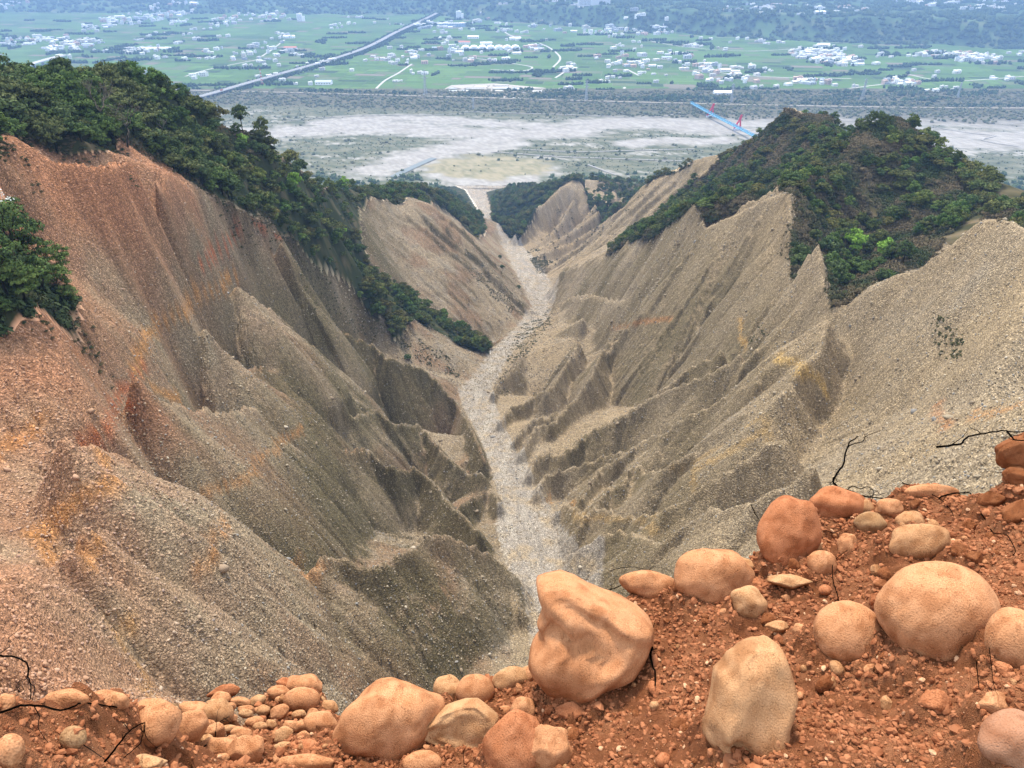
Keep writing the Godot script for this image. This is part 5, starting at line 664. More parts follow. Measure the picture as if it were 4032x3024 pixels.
func surf(c: Color, r := 0.95) -> StandardMaterial3D:
	var m := StandardMaterial3D.new()
	m.albedo_color = c.linear_to_srgb()
	m.roughness = r
	m.metallic_specular = 0.2
	return m

func tinted(r := 0.95) -> StandardMaterial3D:
	var m := surf(Color(1, 1, 1), r)
	m.vertex_color_use_as_albedo = true
	return m

func dense(line: Array, step: float) -> Array:
	var out := [line[0]]
	for i in line.size() - 1:
		var a: Vector3 = line[i]
		var b: Vector3 = line[i + 1]
		var n := maxi(1, int(Vector2(b.x - a.x, b.z - a.z).length() / step))
		for k in n:
			out.append(a.lerp(b, float(k + 1) / n))
	return out

func arrays_mesh(v: PackedVector3Array, n: PackedVector3Array, c: PackedColorArray, idx: PackedInt32Array, mesh: ArrayMesh = null) -> ArrayMesh:
	var a := []
	a.resize(Mesh.ARRAY_MAX)
	a[Mesh.ARRAY_VERTEX] = v
	if n.size(): a[Mesh.ARRAY_NORMAL] = n
	if c.size(): a[Mesh.ARRAY_COLOR] = c
	a[Mesh.ARRAY_INDEX] = idx
	var m := mesh if mesh else ArrayMesh.new()
	m.add_surface_from_arrays(Mesh.PRIMITIVE_TRIANGLES, a)
	return m

func flat(line: Array) -> PackedVector2Array:
	var p := PackedVector2Array()
	for q in line: p.append(Vector2(q.x, -q.z))
	return p

# distance from a point to a plan polyline
func line_gap(p: Vector2, l: PackedVector2Array) -> float:
	var best := 1e9
	for i in l.size() - 1:
		var q := Geometry2D.get_closest_point_to_segment(p, l[i], l[i + 1])
		best = minf(best, p.distance_squared_to(q))
	return sqrt(best)

# ---------- the eroded valley ----------
# patches of ground: x from x0, d (metres ahead, = -z) from d0, cells of c metres
func new_patch(x0: float, x1: float, d0: float, d1: float, c: float) -> Dictionary:
	var nx := int((x1 - x0) / c) + 1
	var nd := int((d1 - d0) / c) + 1
	var h := PackedFloat32Array()
	h.resize(nx * nd)
	h.fill(-2.0)
	return {"x0": x0, "d0": d0, "c": c, "nx": nx, "nd": nd, "h": h}

func ground(x: float, d: float) -> float:
	for p in patches:
		var c: float = p.c
		var i: float = (x - p.x0) / c
		var j: float = (d - p.d0) / c
		if i >= 0.0 and j >= 0.0 and i < p.nx - 1 and j < p.nd - 1:
			var k: int = int(j) * p.nx + int(i)
			var h: PackedFloat32Array = p.h
			var fi := i - int(i)
			var fj := j - int(j)
			return lerpf(lerpf(h[k], h[k + 1], fi), lerpf(h[k + p.nx], h[k + p.nx + 1], fi), fj)
	return -2.0

func ground_normal(x: float, d: float, e: float) -> Vector3:
	return Vector3(ground(x - e, d) - ground(x + e, d), 2.0 * e, ground(x, d + e) - ground(x, d - e)).normalized()

func raise_plane(p: Dictionary, a: Vector3, b: Vector3, c3: Vector3) -> void:
	var h: PackedFloat32Array = p.h
	var c: float = p.c
	var nx: int = p.nx
	var ax: float = (a.x - p.x0) / c
	var ad: float = (-a.z - p.d0) / c
	var bx: float = (b.x - p.x0) / c
	var bd: float = (-b.z - p.d0) / c
	var cx: float = (c3.x - p.x0) / c
	var cd: float = (-c3.z - p.d0) / c
	var det := (bd - cd) * (ax - cx) + (cx - bx) * (ad - cd)
	if absf(det) < 1e-6: return
	for j in range(maxi(0, ceili(minf(ad, minf(bd, cd)))), mini(p.nd - 1, floori(maxf(ad, maxf(bd, cd)))) + 1):
		# the span of the triangle on this row
		var lo := 1e9
		var hi := -1e9
		for e in [[ax, ad, bx, bd], [bx, bd, cx, cd], [cx, cd, ax, ad]]:
			var y0: float = e[1]
			var y1: float = e[3]
			if (y0 <= j and y1 >= j) or (y1 <= j and y0 >= j):
				if absf(y1 - y0) < 1e-6:
					lo = minf(lo, minf(e[0], e[2]))
					hi = maxf(hi, maxf(e[0], e[2]))
				else:
					var x: float = e[0] + (e[2] - e[0]) * (j - y0) / (y1 - y0)
					lo = minf(lo, x)
					hi = maxf(hi, x)
		if hi < lo: continue
		var row := j * nx
		var gx := ((bd - cd) * (a.y - c3.y) + (cd - ad) * (b.y - c3.y)) / det
		for i in range(maxi(0, ceili(lo - 1e-4)), mini(nx - 1, floori(hi + 1e-4)) + 1):
			var w0 := ((bd - cd) * (i - cx) + (cx - bx) * (j - cd)) / det
			var w1 := ((cd - ad) * (i - cx) + (ax - cx) * (j - cd)) / det
			h[row + i] = w0 * a.y + w1 * b.y + (1.0 - w0 - w1) * c3.y

func raise_crest(p: Dictionary, a: Vector3, b: Vector3, along: float, slope: float, reach: float, n: FastNoiseLite) -> void:
	var h: PackedFloat32Array = p.h
	var c: float = p.c
	var nx: int = p.nx
	var ax := a.x
	var ad := -a.z
	var dx := b.x - a.x
	var dd := -b.z - ad
	var L := dx * dx + dd * dd + 1e-9
	var len := sqrt(L)
	var i0 := maxi(0, int((minf(a.x, b.x) - reach - p.x0) / c))
	var i1 := mini(nx - 1, int((maxf(a.x, b.x) + reach - p.x0) / c) + 1)
	var j0 := maxi(0, int((minf(ad, -b.z) - reach - p.d0) / c))
	var j1 := mini(p.nd - 1, int((maxf(ad, -b.z) + reach - p.d0) / c) + 1)
	var x0: float = p.x0
	var d0: float = p.d0
	for j in range(j0, j1 + 1):
		var pd := d0 + j * c - ad
		for i in range(i0, i1 + 1):
			var px := x0 + i * c - ax
			var t := clampf((px * dx + pd * dd) / L, 0.0, 1.0)
			var ex := px - t * dx
			var ed := pd - t * dd
			var q := sqrt(ex * ex + ed * ed)
			if q > reach: continue
			var s := along + t * len
			var y := a.y + (b.y - a.y) * t - slope * q - 3.2 * (1.0 - exp(-q * 0.36)) - 0.016 * q * q
			var k := j * nx + i
			if y < h[k] - 3.0: continue
			# flutes run down the flanks, the crest is jagged
			y += n.get_noise_2d(s * 0.085, (40.0 if ex * dd > ed * dx else 0.0) + q * 0.012) * minf(q, 12.0) * 0.30 + n.get_noise_2d(s * 0.26, 20.0 + q * 0.012) * minf(q, 6.0) * 0.12 - absf(n.get_noise_2d(s * 0.55, 7.0 + q * 0.01)) * minf(q, 5.0) * 0.10
			y += n.get_noise_2d(s * 0.30, 90.0) * 1.4 * exp(-q * 0.5)
			if y > h[k]: h[k] = y

func wood_bytes(w: PackedByteArray) -> PackedByteArray:
	var o := PackedByteArray()
	o.resize(w.size())
	for k in w.size(): o[k] = 255 * w[k]
	return o

func erode(p: Dictionary, k_depth: float, cut_most: float) -> void:
	var wood: PackedByteArray = p.wood
	var veil: PackedByteArray = p.shade
	var h: PackedFloat32Array = p.h
	var nx: int = p.nx
	var nd: int = p.nd
	var c: float = p.c
	var keys := PackedInt64Array()
	keys.resize(nx * nd)
	for k in nx * nd:
		keys[k] = (int((h[k] + 100.0) * 1000.0) << 20) | k
	keys.sort()
	var acc := PackedFloat32Array()
	acc.resize(nx * nd)
	acc.fill(c * c)
	var step := [-1, 1, -nx, nx, -nx - 1, -nx + 1, nx - 1, nx + 1]
	var away := [1.0, 1.0, 1.0, 1.0, 0.7071, 0.7071, 0.7071, 0.7071]
	var cut := PackedFloat32Array()
	cut.resize(nx * nd)
	for r in range(nx * nd - 1, -1, -1):
		var k: int = keys[r] & 0xFFFFF
		var i := k % nx
		if i == 0 or i == nx - 1 or k < nx or k >= nx * (nd - 1): continue
		var best := 0.0
		var to := -1
		var hk := h[k]
		for e in 8:
			var f: float = (hk - h[k + step[e]]) * away[e]
			if f > best:
				best = f
				to = k + step[e]
		if to >= 0:
			if wood[k] == 1: continue
			acc[to] += acc[k]
			cut[k] = minf(cut_most, k_depth * pow(acc[k], 0.4)) * clampf(best / c * 2.0 - 0.5, 0.0, 1.0) * clampf(1.1 - veil[k] / 150.0, 0.0, 1.0)
	for k in range(nx, nx * (nd - 1)):
		h[k] -= cut[k]

func soften(p: Dictionary, share: float) -> void:
	share *= minf(1.0, 1.0 / float(p.c))
	var h: PackedFloat32Array = p.h
	var nx: int = p.nx
	var o := h.duplicate()
	for j in range(1, p.nd - 1):
		for i in range(1, nx - 1):
			var k: int = j * nx + i
			h[k] = lerpf(o[k], (o[k - 1] + o[k + 1] + o[k - nx] + o[k + nx]) * 0.25, share)

var bed_outline := PackedVector2Array()
var forest_shapes: Array = []
var forest_boxes: Array = []
var colour_flat := {}
var colour_boxes := {}

func in_bed(x: float, d: float) -> bool:
	return Geometry2D.is_point_in_polygon(Vector2(x, d), bed_outline)

func in_forest(x: float, d: float) -> bool:
	var q := Vector2(x, d)
	for k in forest_shapes.size():
		if forest_boxes[k].has_point(q) and Geometry2D.is_point_in_polygon(q, forest_shapes[k]): return true
	return false

func build_gully() -> void:
	patches = [new_patch(-150, 160, -4, 356, 0.75), new_patch(-330, 360, 326, 736, 1.6), new_patch(-260, 330, 694, 1330, 2.5), new_patch(-520, 520, -16, 1330, 4.0)]
	# the mean ground: a triangulated survey
	var pts: Array = []
	for k in ground_lines: pts += dense(ground_lines[k], 14.0 if k.ends_with("far") or k.begins_with("hill") else 8.0)
	for k in ground_points: pts += ground_points[k]
	var plan := PackedVector2Array()
	for q in pts: plan.append(Vector2(q.x + rng.randf() * 0.02, -q.z + rng.randf() * 0.02))
	var tri := Geometry2D.triangulate_delaunay(plan)
	for p in patches:
		for t in range(0, tri.size(), 3):
			raise_plane(p, pts[tri[t]], pts[tri[t + 1]], pts[tri[t + 2]])
	for p in patches:
		soften(p, 0.6)
		for k in crests:
			var slope: float = crests[k][0]
			var line: Array = crests[k][1]
			var along := float(hash(k) % 1000)
			for i in line.size() - 1:
				var a: Vector3 = line[i]
				var b: Vector3 = line[i + 1]
				raise_crest(p, a, b, along, slope, 26.0 if p.c < 1.0 else 40.0, rough)
				along += a.distance_to(b)
	# the gravel bed between the walls
	var l: Array = ground_lines["bed_left"] + ground_lines["bed_left_far"]
	var r: Array = ground_lines["bed_right"] + ground_lines["bed_right_far"]
	r = r.duplicate()
	r.reverse()
	bed_outline = flat(l + r)
	bed_outline.append(Vector2(10, 60))
	for k in forest_outlines:
		var f := flat(forest_outlines[k])
		forest_shapes.append(f)
		var b := Rect2(f[0], Vector2.ZERO)
		for q in f: b = b.expand(q)
		forest_boxes.append(b)
	for k in colour_lines:
		var f := flat(colour_lines[k])
		colour_flat[k] = f
		var b := Rect2(f[0], Vector2.ZERO)
		for q in f: b = b.expand(q)
		colour_boxes[k] = b.grow(14.0)
	for p in patches:
		var h: PackedFloat32Array = p.h
		var wood := PackedByteArray()
		wood.resize(p.nx * p.nd)
		p.wood = wood
		for j in p.nd:
			for i in p.nx:
				var x: float = p.x0 + i * p.c
				var d: float = p.d0 + j * p.c
				var k: int = j * p.nx + i
				if in_forest(x, d): wood[k] = 1
				if p.c > 3.0:
					if h[k] > 0.0: h[k] += fbm.get_noise_2d(x * 0.02, d * 0.02) * 3.0
				elif in_bed(x, d):
					h[k] += fbm.get_noise_2d(x * 0.15, d * 0.15) * 0.35
				else:
					h[k] += fbm.get_noise_2d(x * 0.035, d * 0.035) * 1.6 + rough.get_noise_2d(x * 0.5, d * 0.5) * 0.30
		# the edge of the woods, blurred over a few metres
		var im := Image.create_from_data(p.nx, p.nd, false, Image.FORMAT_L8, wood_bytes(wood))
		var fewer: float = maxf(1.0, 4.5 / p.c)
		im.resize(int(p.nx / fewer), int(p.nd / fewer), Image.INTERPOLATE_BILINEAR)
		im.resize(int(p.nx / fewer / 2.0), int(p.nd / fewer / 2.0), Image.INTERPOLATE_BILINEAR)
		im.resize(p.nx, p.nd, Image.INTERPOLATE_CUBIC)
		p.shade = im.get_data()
		if p.c < 3.0:
			erode(p, 0.13, 2.4)
			soften(p, 0.26)
			erode(p, 0.11, 2.0)
			soften(p, 0.2)
			erode(p, 0.07, 1.0)
			soften(p, 0.12)
			for k in p.nx * p.nd:
				h[k] += rough.get_noise_2d((k % p.nx) * p.c * 1.3, (k / p.nx) * p.c * 1.3) * 0.10
	# each sheet takes over smoothly from the nearer, finer one
	for m in [1, 2]:
		var q: Dictionary = patches[m]
		var f: Dictionary = patches[m - 1]
		var qh: PackedFloat32Array = q.h
		var wide := 24.0 if m == 1 else 34.0
		for j in int(wide / q.c) + 4:
			var d: float = q.d0 + j * q.c
			for i in q.nx:
				var x: float = q.x0 + i * q.c
				if x < f.x0 + 1.0 or x > f.x0 + (f.nx - 2) * f.c or d > f.d0 + (f.nd - 2) * f.c: continue
				var y := ground(x, d)
				qh[j * q.nx + i] = lerpf(y, qh[j * q.nx + i], smoothstep(4.0, wide, d - q.d0))
	# the coarse sheet dips under the fine ones
	var far: Dictionary = patches[3]
	var fh: PackedFloat32Array = far.h
	for j in far.nd:
		for i in far.nx:
			var x: float = far.x0 + i * 4.0
			var d: float = far.d0 + j * 4.0
			for q in [patches[0], patches[1], patches[2]]:
				if x > q.x0 + 6.0 and x < q.x0 + (q.nx - 1) * q.c - 6.0 and d > q.d0 + 6.0 and d < q.d0 + (q.nd - 1) * q.c - 6.0:
					fh[j * far.nx + i] -= 14.0
	var cobble := cobble_texture()
	var walls := tinted(0.95)
	walls.albedo_texture = cobble[0]
	walls.uv1_triplanar = true
	walls.uv1_world_triplanar = true
	walls.uv1_scale = Vector3.ONE / 11.0
	walls.heightmap_enabled = true
	walls.heightmap_texture = cobble[1]
	walls.heightmap_scale = 30.0
	var soil := tinted(0.98)
	for n in 4:
		skin(patches[n], walls, soil, n)

const LEFT := 0
const RIGHT := 1
const BED := 2
const WOOD := 3

# how strongly each coloured stratum shows at a place: beds lie level across the slope, their height runs along the traced line
func stratum(called: String, q: Vector2, y: float, width: float) -> float:
	if not colour_boxes[called].has_point(q): return 0.0
	var l: PackedVector2Array = colour_flat[called]
	var line: Array = colour_lines[called]
	var best := 1e9
	var bed := 0.0
	for i in l.size() - 1:
		var a := l[i]
		var b := l[i + 1]
		var e := b - a
		var t := clampf((q - a).dot(e) / e.length_squared(), 0.0, 1.0)
		var g := q.distance_squared_to(a + e * t)
		if g < best:
			best = g
			bed = lerpf(line[i].y, line[i + 1].y, t)
	best = sqrt(best)
	if best > 4.5: return 0.0
	var off := absf(y - bed + 1.0 + fbm.get_noise_2d(q.x * 0.15, q.y * 0.15) * 0.9)
	return clampf((width * 0.5 - off) / 0.6 + 0.5, 0.0, 1.0) * clampf(0.95 + rough.get_noise_2d(q.x * 0.5, q.y * 0.5) * 0.4, 0.0, 1.0) * smoothstep(4.5, 2.6, best)

const BANDS := {
	"strata_red": [1.7, Color(0.52, 0.14, 0.055)], "strata_orange": [2.3, Color(0.55, 0.27, 0.09)], "strata_red_low": [1.6, Color(0.50, 0.15, 0.06)],
	"strata_base": [2.2, Color(0.52, 0.25, 0.09)], "strata_mid": [1.5, Color(0.46, 0.24, 0.10)], "strata_low": [1.2, Color(0.50, 0.24, 0.09)], "strata_far_left": [1.2, Color(0.42, 0.19, 0.07)],
	"chute": [1.6, Color(0.50, 0.29, 0.12)], "right_yellow": [2.2, Color(0.56, 0.38, 0.14)], "right_yellow_b": [2.0, Color(0.56, 0.36, 0.14)], "right_rust": [2.4, Color(0.42, 0.22, 0.10)],
	"right_rust_b": [1.6, Color(0.52, 0.28, 0.12)], "right_rust_c": [1.3, Color(0.44, 0.21, 0.10)], "rill_yellow": [2.0, Color(0.44, 0.31, 0.15)], "rill_yellow_b": [1.8, Color(0.42, 0.30, 0.15)],
	"red_low": [2.0, Color(0.42, 0.23, 0.11)], "bed_ochre": [1.6, Color(0.46, 0.27, 0.12)],
}

func ground_colour(x: float, y: float, d: float, kind: int, slope: float) -> Color:
	var q := Vector2(x, d)
	var n1 := fbm.get_noise_2d(x * 0.022 + 7.0, d * 0.022)
	var n2 := fbm.get_noise_3d(x * 0.11, y * 0.05, d * 0.11)
	var n3 := rough.get_noise_3d(x * 0.6, y * 0.35, d * 0.6)
	if kind == BED:
		var c := Color(0.385, 0.35, 0.305)
		c = c.lerp(Color(0.43, 0.34, 0.22), clampf(n2 * 1.6 + 0.15, 0.0, 0.75))
		c = c.lerp(Color(0.24, 0.215, 0.18), clampf(n3 * 0.8, 0.0, 0.5))
		var thread := fbm.get_noise_2d(x * 0.16 + sin(d * 0.035) * 0.8, d * 0.012)
		c = c.lerp(Color(0.27, 0.25, 0.225), smoothstep(0.10, 0.02, absf(thread)) * 0.7)
		c = c.lerp(Color(0.44, 0.41, 0.36), smoothstep(0.18, 0.34, thread) * 0.6)
		return c * 1.9
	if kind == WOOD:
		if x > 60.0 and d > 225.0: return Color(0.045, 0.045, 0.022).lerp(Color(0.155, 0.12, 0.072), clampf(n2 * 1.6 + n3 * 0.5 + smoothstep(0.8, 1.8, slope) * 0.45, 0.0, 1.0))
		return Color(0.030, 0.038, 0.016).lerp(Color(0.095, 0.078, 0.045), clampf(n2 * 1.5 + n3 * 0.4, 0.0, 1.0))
	var c := Color(0.345, 0.280, 0.195)
	c = c.lerp(Color(0.270, 0.214, 0.143), clampf(0.5 + n1 * 1.3, 0.0, 1.0))
	c = c.lerp(Color(0.315, 0.282, 0.232), clampf(n2 * 1.7 - 0.2, 0.0, 0.6))
	if kind == RIGHT:
		c = c.lerp(Color(0.395, 0.310, 0.20), clampf(0.45 + n1 * 0.9 + n2 * 0.5, 0.0, 0.8))
	if kind == LEFT:
		c = c.lerp(Color(0.335, 0.235, 0.155), clampf(0.35 + n2 * 0.9, 0.0, 0.7) * smoothstep(255.0, 300.0, y))
		c = c.lerp(Color(0.255, 0.155, 0.095), clampf(fbm.get_noise_2d(x * 0.03 + 40.0, d * 0.03) * 2.0 - 0.1, 0.0, 0.6))
		# red soil creeps down from the rim
		var up := smoothstep(318.0, 362.0, y + n1 * 22.0 + n2 * 8.0) * smoothstep(330.0, 210.0, d)
		c = c.lerp(Color(0.40, 0.185, 0.10), up * 0.85)
		var near := smoothstep(95.0, 40.0, d) * smoothstep(-20.0, -45.0, x)
		c = c.lerp(Color(0.36, 0.20, 0.12), near * clampf(0.45 + n1, 0.0, 1.0) * 0.8)
	# darker olive-brown tint, growing with steepness, on the lower spurs
	var steep_tint := (1.0 if kind == LEFT else 0.55) * smoothstep(322.0, 265.0, y) * smoothstep(0.85, 1.7, slope) * smoothstep(760.0, 600.0, d)
	c = c.lerp(Color(0.145, 0.125, 0.072), clampf(steep_tint * (0.8 + n1 * 1.0), 0.0, 0.88))
	for k in BANDS:
		var s := stratum(k, q, y, BANDS[k][0])
		if s > 0.0: c = c.lerp(BANDS[k][1], s * 0.75)
	c = c * (1.0 + n3 * 0.16)
	return c * 1.8

func skin(p: Dictionary, walls: Material, soil: Material, which: int) -> void:
	var nx: int = p.nx
	var nd: int = p.nd
	var c: float = p.c
	var h: PackedFloat32Array = p.h
	var v := PackedVector3Array()
	var nn := PackedVector3Array()
	var col := PackedColorArray()
	var kind := PackedByteArray()
	var wood: PackedByteArray = p.wood
	var veil: PackedByteArray = p.shade
	v.resize(nx * nd)
	nn.resize(nx * nd)
	col.resize(nx * nd)
	kind.resize(nx * nd)
	var l := flat(ground_lines["bed_left"] + ground_lines["bed_left_far"])
	for j in nd:
		var d: float = p.d0 + j * c
		var mid := 0.0
		for i in l.size() - 1:
			if (l[i].y - d) * (l[i + 1].y - d) <= 0.0: mid = lerpf(l[i].x, l[i + 1].x, clampf((d - l[i].y) / (l[i + 1].y - l[i].y + 1e-6), 0, 1)) + 4.0
		for i in nx:
			var k := j * nx + i
			var x: float = p.x0 + i * c
			var y := h[k]
			var gx := (h[k + 1 if i < nx - 1 else k] - h[k - 1 if i > 0 else k]) / (2.0 * c)
			var gd := (h[k + nx if j < nd - 1 else k] - h[k - nx if j > 0 else k]) / (2.0 * c)
			v[k] = Vector3(x, y, -d)
			nn[k] = Vector3(-gx, 1.0, gd).normalized()
			var kd := LEFT if x < mid else RIGHT
			if in_bed(x, d): kd = BED
			elif wood[k] == 1: kd = WOOD
			elif which >= 2 and y > 0.0 and (absf(x) > 140.0 or d > 1010.0): kd = WOOD
			kind[k] = kd
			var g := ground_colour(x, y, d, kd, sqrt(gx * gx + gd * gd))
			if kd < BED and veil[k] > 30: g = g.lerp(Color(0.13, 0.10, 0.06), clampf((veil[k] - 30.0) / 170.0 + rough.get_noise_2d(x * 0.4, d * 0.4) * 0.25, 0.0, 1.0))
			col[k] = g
	p.kind = kind
	p.col = col
	var idx := [PackedInt32Array(), PackedInt32Array(), PackedInt32Array(), PackedInt32Array()]
	for j in nd - 1:
		for i in nx - 1:
			var k := j * nx + i
			if (which == 0 and p.d0 + j * c > 330.5) or (which == 1 and p.d0 + j * c > 699.0): continue
			if which >= 2 and maxf(maxf(h[k], h[k + 1]), maxf(h[k + nx], h[k + nx + 1])) < -0.5: continue
			var to: PackedInt32Array = idx[kind[k]]
			to.append_array([k, k + nx, k + 1, k + 1, k + nx, k + nx + 1])
	var called := ["left_gully_wall", "right_gully_wall", "gravel_gully_bed", "forest_hillside"]
	for n in 4:
		var id: PackedInt32Array = idx[n]
		if id.size() < 3: continue
		# only the vertices that this kind uses
		var new_of := {}
		var v2 := PackedVector3Array()
		var n2 := PackedVector3Array()
		var c2 := PackedColorArray()
		var id2 := PackedInt32Array()
		id2.resize(id.size())
		for m in id.size():
			var k := id[m]
			var w: int = new_of.get(k, -1)
			if w < 0:
				w = v2.size()
				new_of[k] = w
				v2.append(v[k])
				n2.append(nn[k])
				c2.append(col[k])
			id2[m] = w
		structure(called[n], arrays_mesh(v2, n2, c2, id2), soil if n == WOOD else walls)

# rounded stones pressed into a paler or darker matrix: [albedo, height]
func cobble_texture() -> Array:
	var n := 768
	var val := PackedFloat32Array()
	var top := PackedFloat32Array()
	val.resize(n * n)
	top.resize(n * n)
	val.fill(0.60)
	for k in n * n:
		val[k] += rough.get_noise_2d((k % n) * 0.31, (k / n) * 0.31) * 0.10
	for s in 5200:
		var cx := rng.randf() * n
		var cy := rng.randf() * n
		var ra := 3.0 + 12.0 * pow(rng.randf(), 3.0)
		var rb := ra * rng.randf_range(0.55, 0.9)
		var a := rng.randf() * TAU
		var ca := cos(a)
		var sa := sin(a)
		var tone := rng.randf_range(0.42, 1.0)
		for yy in range(int(cy - ra), int(cy + ra) + 1):
			for xx in range(int(cx - ra), int(cx + ra) + 1):
				var u := ((xx - cx) * ca + (yy - cy) * sa) / ra
				var w := (-(xx - cx) * sa + (yy - cy) * ca) / rb
				var q := u * u + w * w
				if q < 1.0:
					var k := posmod(yy, n) * n + posmod(xx, n)
					var hh := sqrt(1.0 - q) * rb / 12.0
					if hh > top[k] * 0.8:
						top[k] = hh
						val[k] = tone
	var im := Image.create(n, n, false, Image.FORMAT_RGB8)
	var hm := Image.create(n, n, false, Image.FORMAT_RGB8)
	for k in n * n:
		var t := clampf(val[k], 0.0, 1.0)
		im.set_pixel(k % n, k / n, Color(t, t * 0.985, t * 0.96))
		var hh := clampf(top[k], 0.0, 1.0)
		hm.set_pixel(k % n, k / n, Color(hh, hh, hh))
	return [ImageTexture.create_from_image(im), ImageTexture.create_from_image(hm)]

# ---------- the river plain ----------
func strip(line: PackedVector2Array, half: float, y: float, thick := 0.0) -> ArrayMesh:
	var v := PackedVector3Array()
	var idx := PackedInt32Array()
	for i in line.size():
		var t := (line[mini(i + 1, line.size() - 1)] - line[maxi(i - 1, 0)]).normalized()
		var s := Vector2(t.y, -t.x) * half
		for e in [s, -s]:
			v.append(Vector3(line[i].x + e.x, y, -(line[i].y + e.y)))
			v.append(Vector3(line[i].x + e.x, y - maxf(thick, 0.05), -(line[i].y + e.y)))
		if i > 0:
			var a := (i - 1) * 4
			var b := i * 4
			for q in [[a, a + 2, b, b + 2], [a + 1, a, b + 1, b], [a + 2, a + 3, b + 2, b + 3]]:
				idx.append_array([q[0], q[1], q[2], q[2], q[1], q[3]])
	var st := SurfaceTool.new()
	st.begin(Mesh.PRIMITIVE_TRIANGLES)
	st.set_smooth_group(-1)
	for k in idx: st.add_vertex(v[k])
	st.generate_normals()
	return st.commit()

func smooth_line(pts: Array, step: float) -> PackedVector2Array:
	var out := PackedVector2Array()
	for i in pts.size() - 1:
		var p0: Vector2 = pts[maxi(i - 1, 0)]
		var p1: Vector2 = pts[i]
		var p2: Vector2 = pts[i + 1]
		var p3: Vector2 = pts[mini(i + 2, pts.size() - 1)]
		var n := maxi(2, int(p1.distance_to(p2) / step))
		for k in n: out.append(p1.cubic_interpolate(p2, p0, p3, float(k) / n))
	out.append(pts[-1])
	return out

# height of the wooded terrace that closes the plain
func terrace(x: float, d: float) -> float:
	var foot := 0.0
	for i in bluff_foot.size() - 1:
		var a: Vector2 = bluff_foot[i]
		var b: Vector2 = bluff_foot[i + 1]
		if x >= a.x and x <= b.x: foot = lerpf(a.y, b.y, (x - a.x) / (b.x - a.x))
	foot += fbm.get_noise_2d(x * 0.004, 3.0) * 90.0
	var up := lerpf(32.0, 92.0, smoothstep(-1500.0, 700.0, x))
	var y := up * smoothstep(0.0, 190.0, d - foot) + smoothstep(700.0, 4000.0, d - foot) * 25.0
	y += fbm.get_noise_2d(x * 0.006, d * 0.006) * 14.0 * smoothstep(0.0, 150.0, d - foot)
	return y - 1.2 if d > foot - 20.0 else -6.0

func sheet(x0: float, x1: float, d0: float, d1: float, cx: float, cd: float, high: Callable, tint: Callable) -> ArrayMesh:
	var nx := int((x1 - x0) / cx) + 1
	var nd := int((d1 - d0) / cd) + 1
	var v := PackedVector3Array()
	var c := PackedColorArray()
	var n := PackedVector3Array()
	var idx := PackedInt32Array()
	var h := PackedFloat32Array()
	for j in nd:
		for i in nx: h.append(high.call(x0 + i * cx, d0 + j * cd))
	for j in nd:
		for i in nx:
			var k := j * nx + i
			v.append(Vector3(x0 + i * cx, h[k], -(d0 + j * cd)))
			var gx := (h[mini(i + 1, nx - 1) + j * nx] - h[maxi(i - 1, 0) + j * nx]) / (2.0 * cx)
			var gd := (h[i + mini(j + 1, nd - 1) * nx] - h[i + maxi(j - 1, 0) * nx]) / (2.0 * cd)
			n.append(Vector3(-gx, 1.0, gd).normalized())
			c.append(tint.call(x0 + i * cx, d0 + j * cd))
			if i < nx - 1 and j < nd - 1: idx.append_array([k, k + nx, k + 1, k + 1, k + nx, k + nx + 1])
	return arrays_mesh(v, n, c, idx)

var gravel_flat := {}
var gravel_box := {}

func river_colour(x: float, d: float) -> Color:
	var q := Vector2(x, d)
	var n1 := fbm.get_noise_2d(x * 0.0035, d * 0.009)
	var n2 := fbm.get_noise_2d(x * 0.014 + 31.0, d * 0.03)
	var n3 := rough.get_noise_2d(x * 0.09, d * 0.14)
	var bank := lerpf(2455.0, 2130.0, smoothstep(-1700.0, 1450.0, x))
	var scrub := Color(0.082, 0.092, 0.054).lerp(Color(0.150, 0.148, 0.098), clampf(0.5 + n2 * 1.4 + n3 * 0.5, 0.0, 1.0))
	var g := 0.0
	for k in gravel_flat:
		if not gravel_box[k].has_point(q): continue
		var w: float = gravel_bars[k][0]
		g = maxf(g, 1.75 - (line_gap(q, gravel_flat[k]) / (w * 1.15)) + n2 * 0.6 + n1 * 0.5 + n3 * 0.1)
	g = maxf(g, smoothstep(0.34, 0.66, n1 + n2 * 0.6 + n3 * 0.3) * smoothstep(bank - 130.0, bank - 330.0, d) * smoothstep(1350.0, 1550.0, d) * 0.85)
	var c := scrub.lerp(Color(0.23, 0.215, 0.19).lerp(Color(0.34, 0.325, 0.30), clampf(n3 * 0.5 + n2 * 0.6 + 0.4, 0.0, 1.0)), clampf(g, 0.0, 1.0))
	# dull scrub strip under the flood bank, woodland on the near side
	c = c.lerp(Color(0.066, 0.068, 0.040).lerp(Color(0.115, 0.102, 0.068), clampf(0.4 + n3 + n2, 0.0, 1.0)), smoothstep(bank - 235.0, bank - 130.0, d + n2 * 90.0 + n1 * 60.0) * 0.75)
	var fan := Vector2((x + 45.0) / 130.0, (d - 1530.0) / 95.0).length()
	c = c.lerp(Color(0.27, 0.235, 0.15).lerp(Color(0.16, 0.155, 0.09), clampf(0.4 + n2 + n3 * 0.6, 0.0, 1.0)), smoothstep(1.1, 0.85, fan + n2 * 0.25))
	if d < 1500.0 and absf(x + 42.0) > 95.0: c = c.lerp(Color(0.075, 0.095, 0.045), smoothstep(1500.0, 1330.0, d + n2 * 90.0))
	return c

func river_height(x: float, d: float) -> float:
	return fbm.get_noise_2d(x * 0.01, d * 0.01) * 0.8 + 0.3 + (1.2 if d > 1300.0 else -1.0)

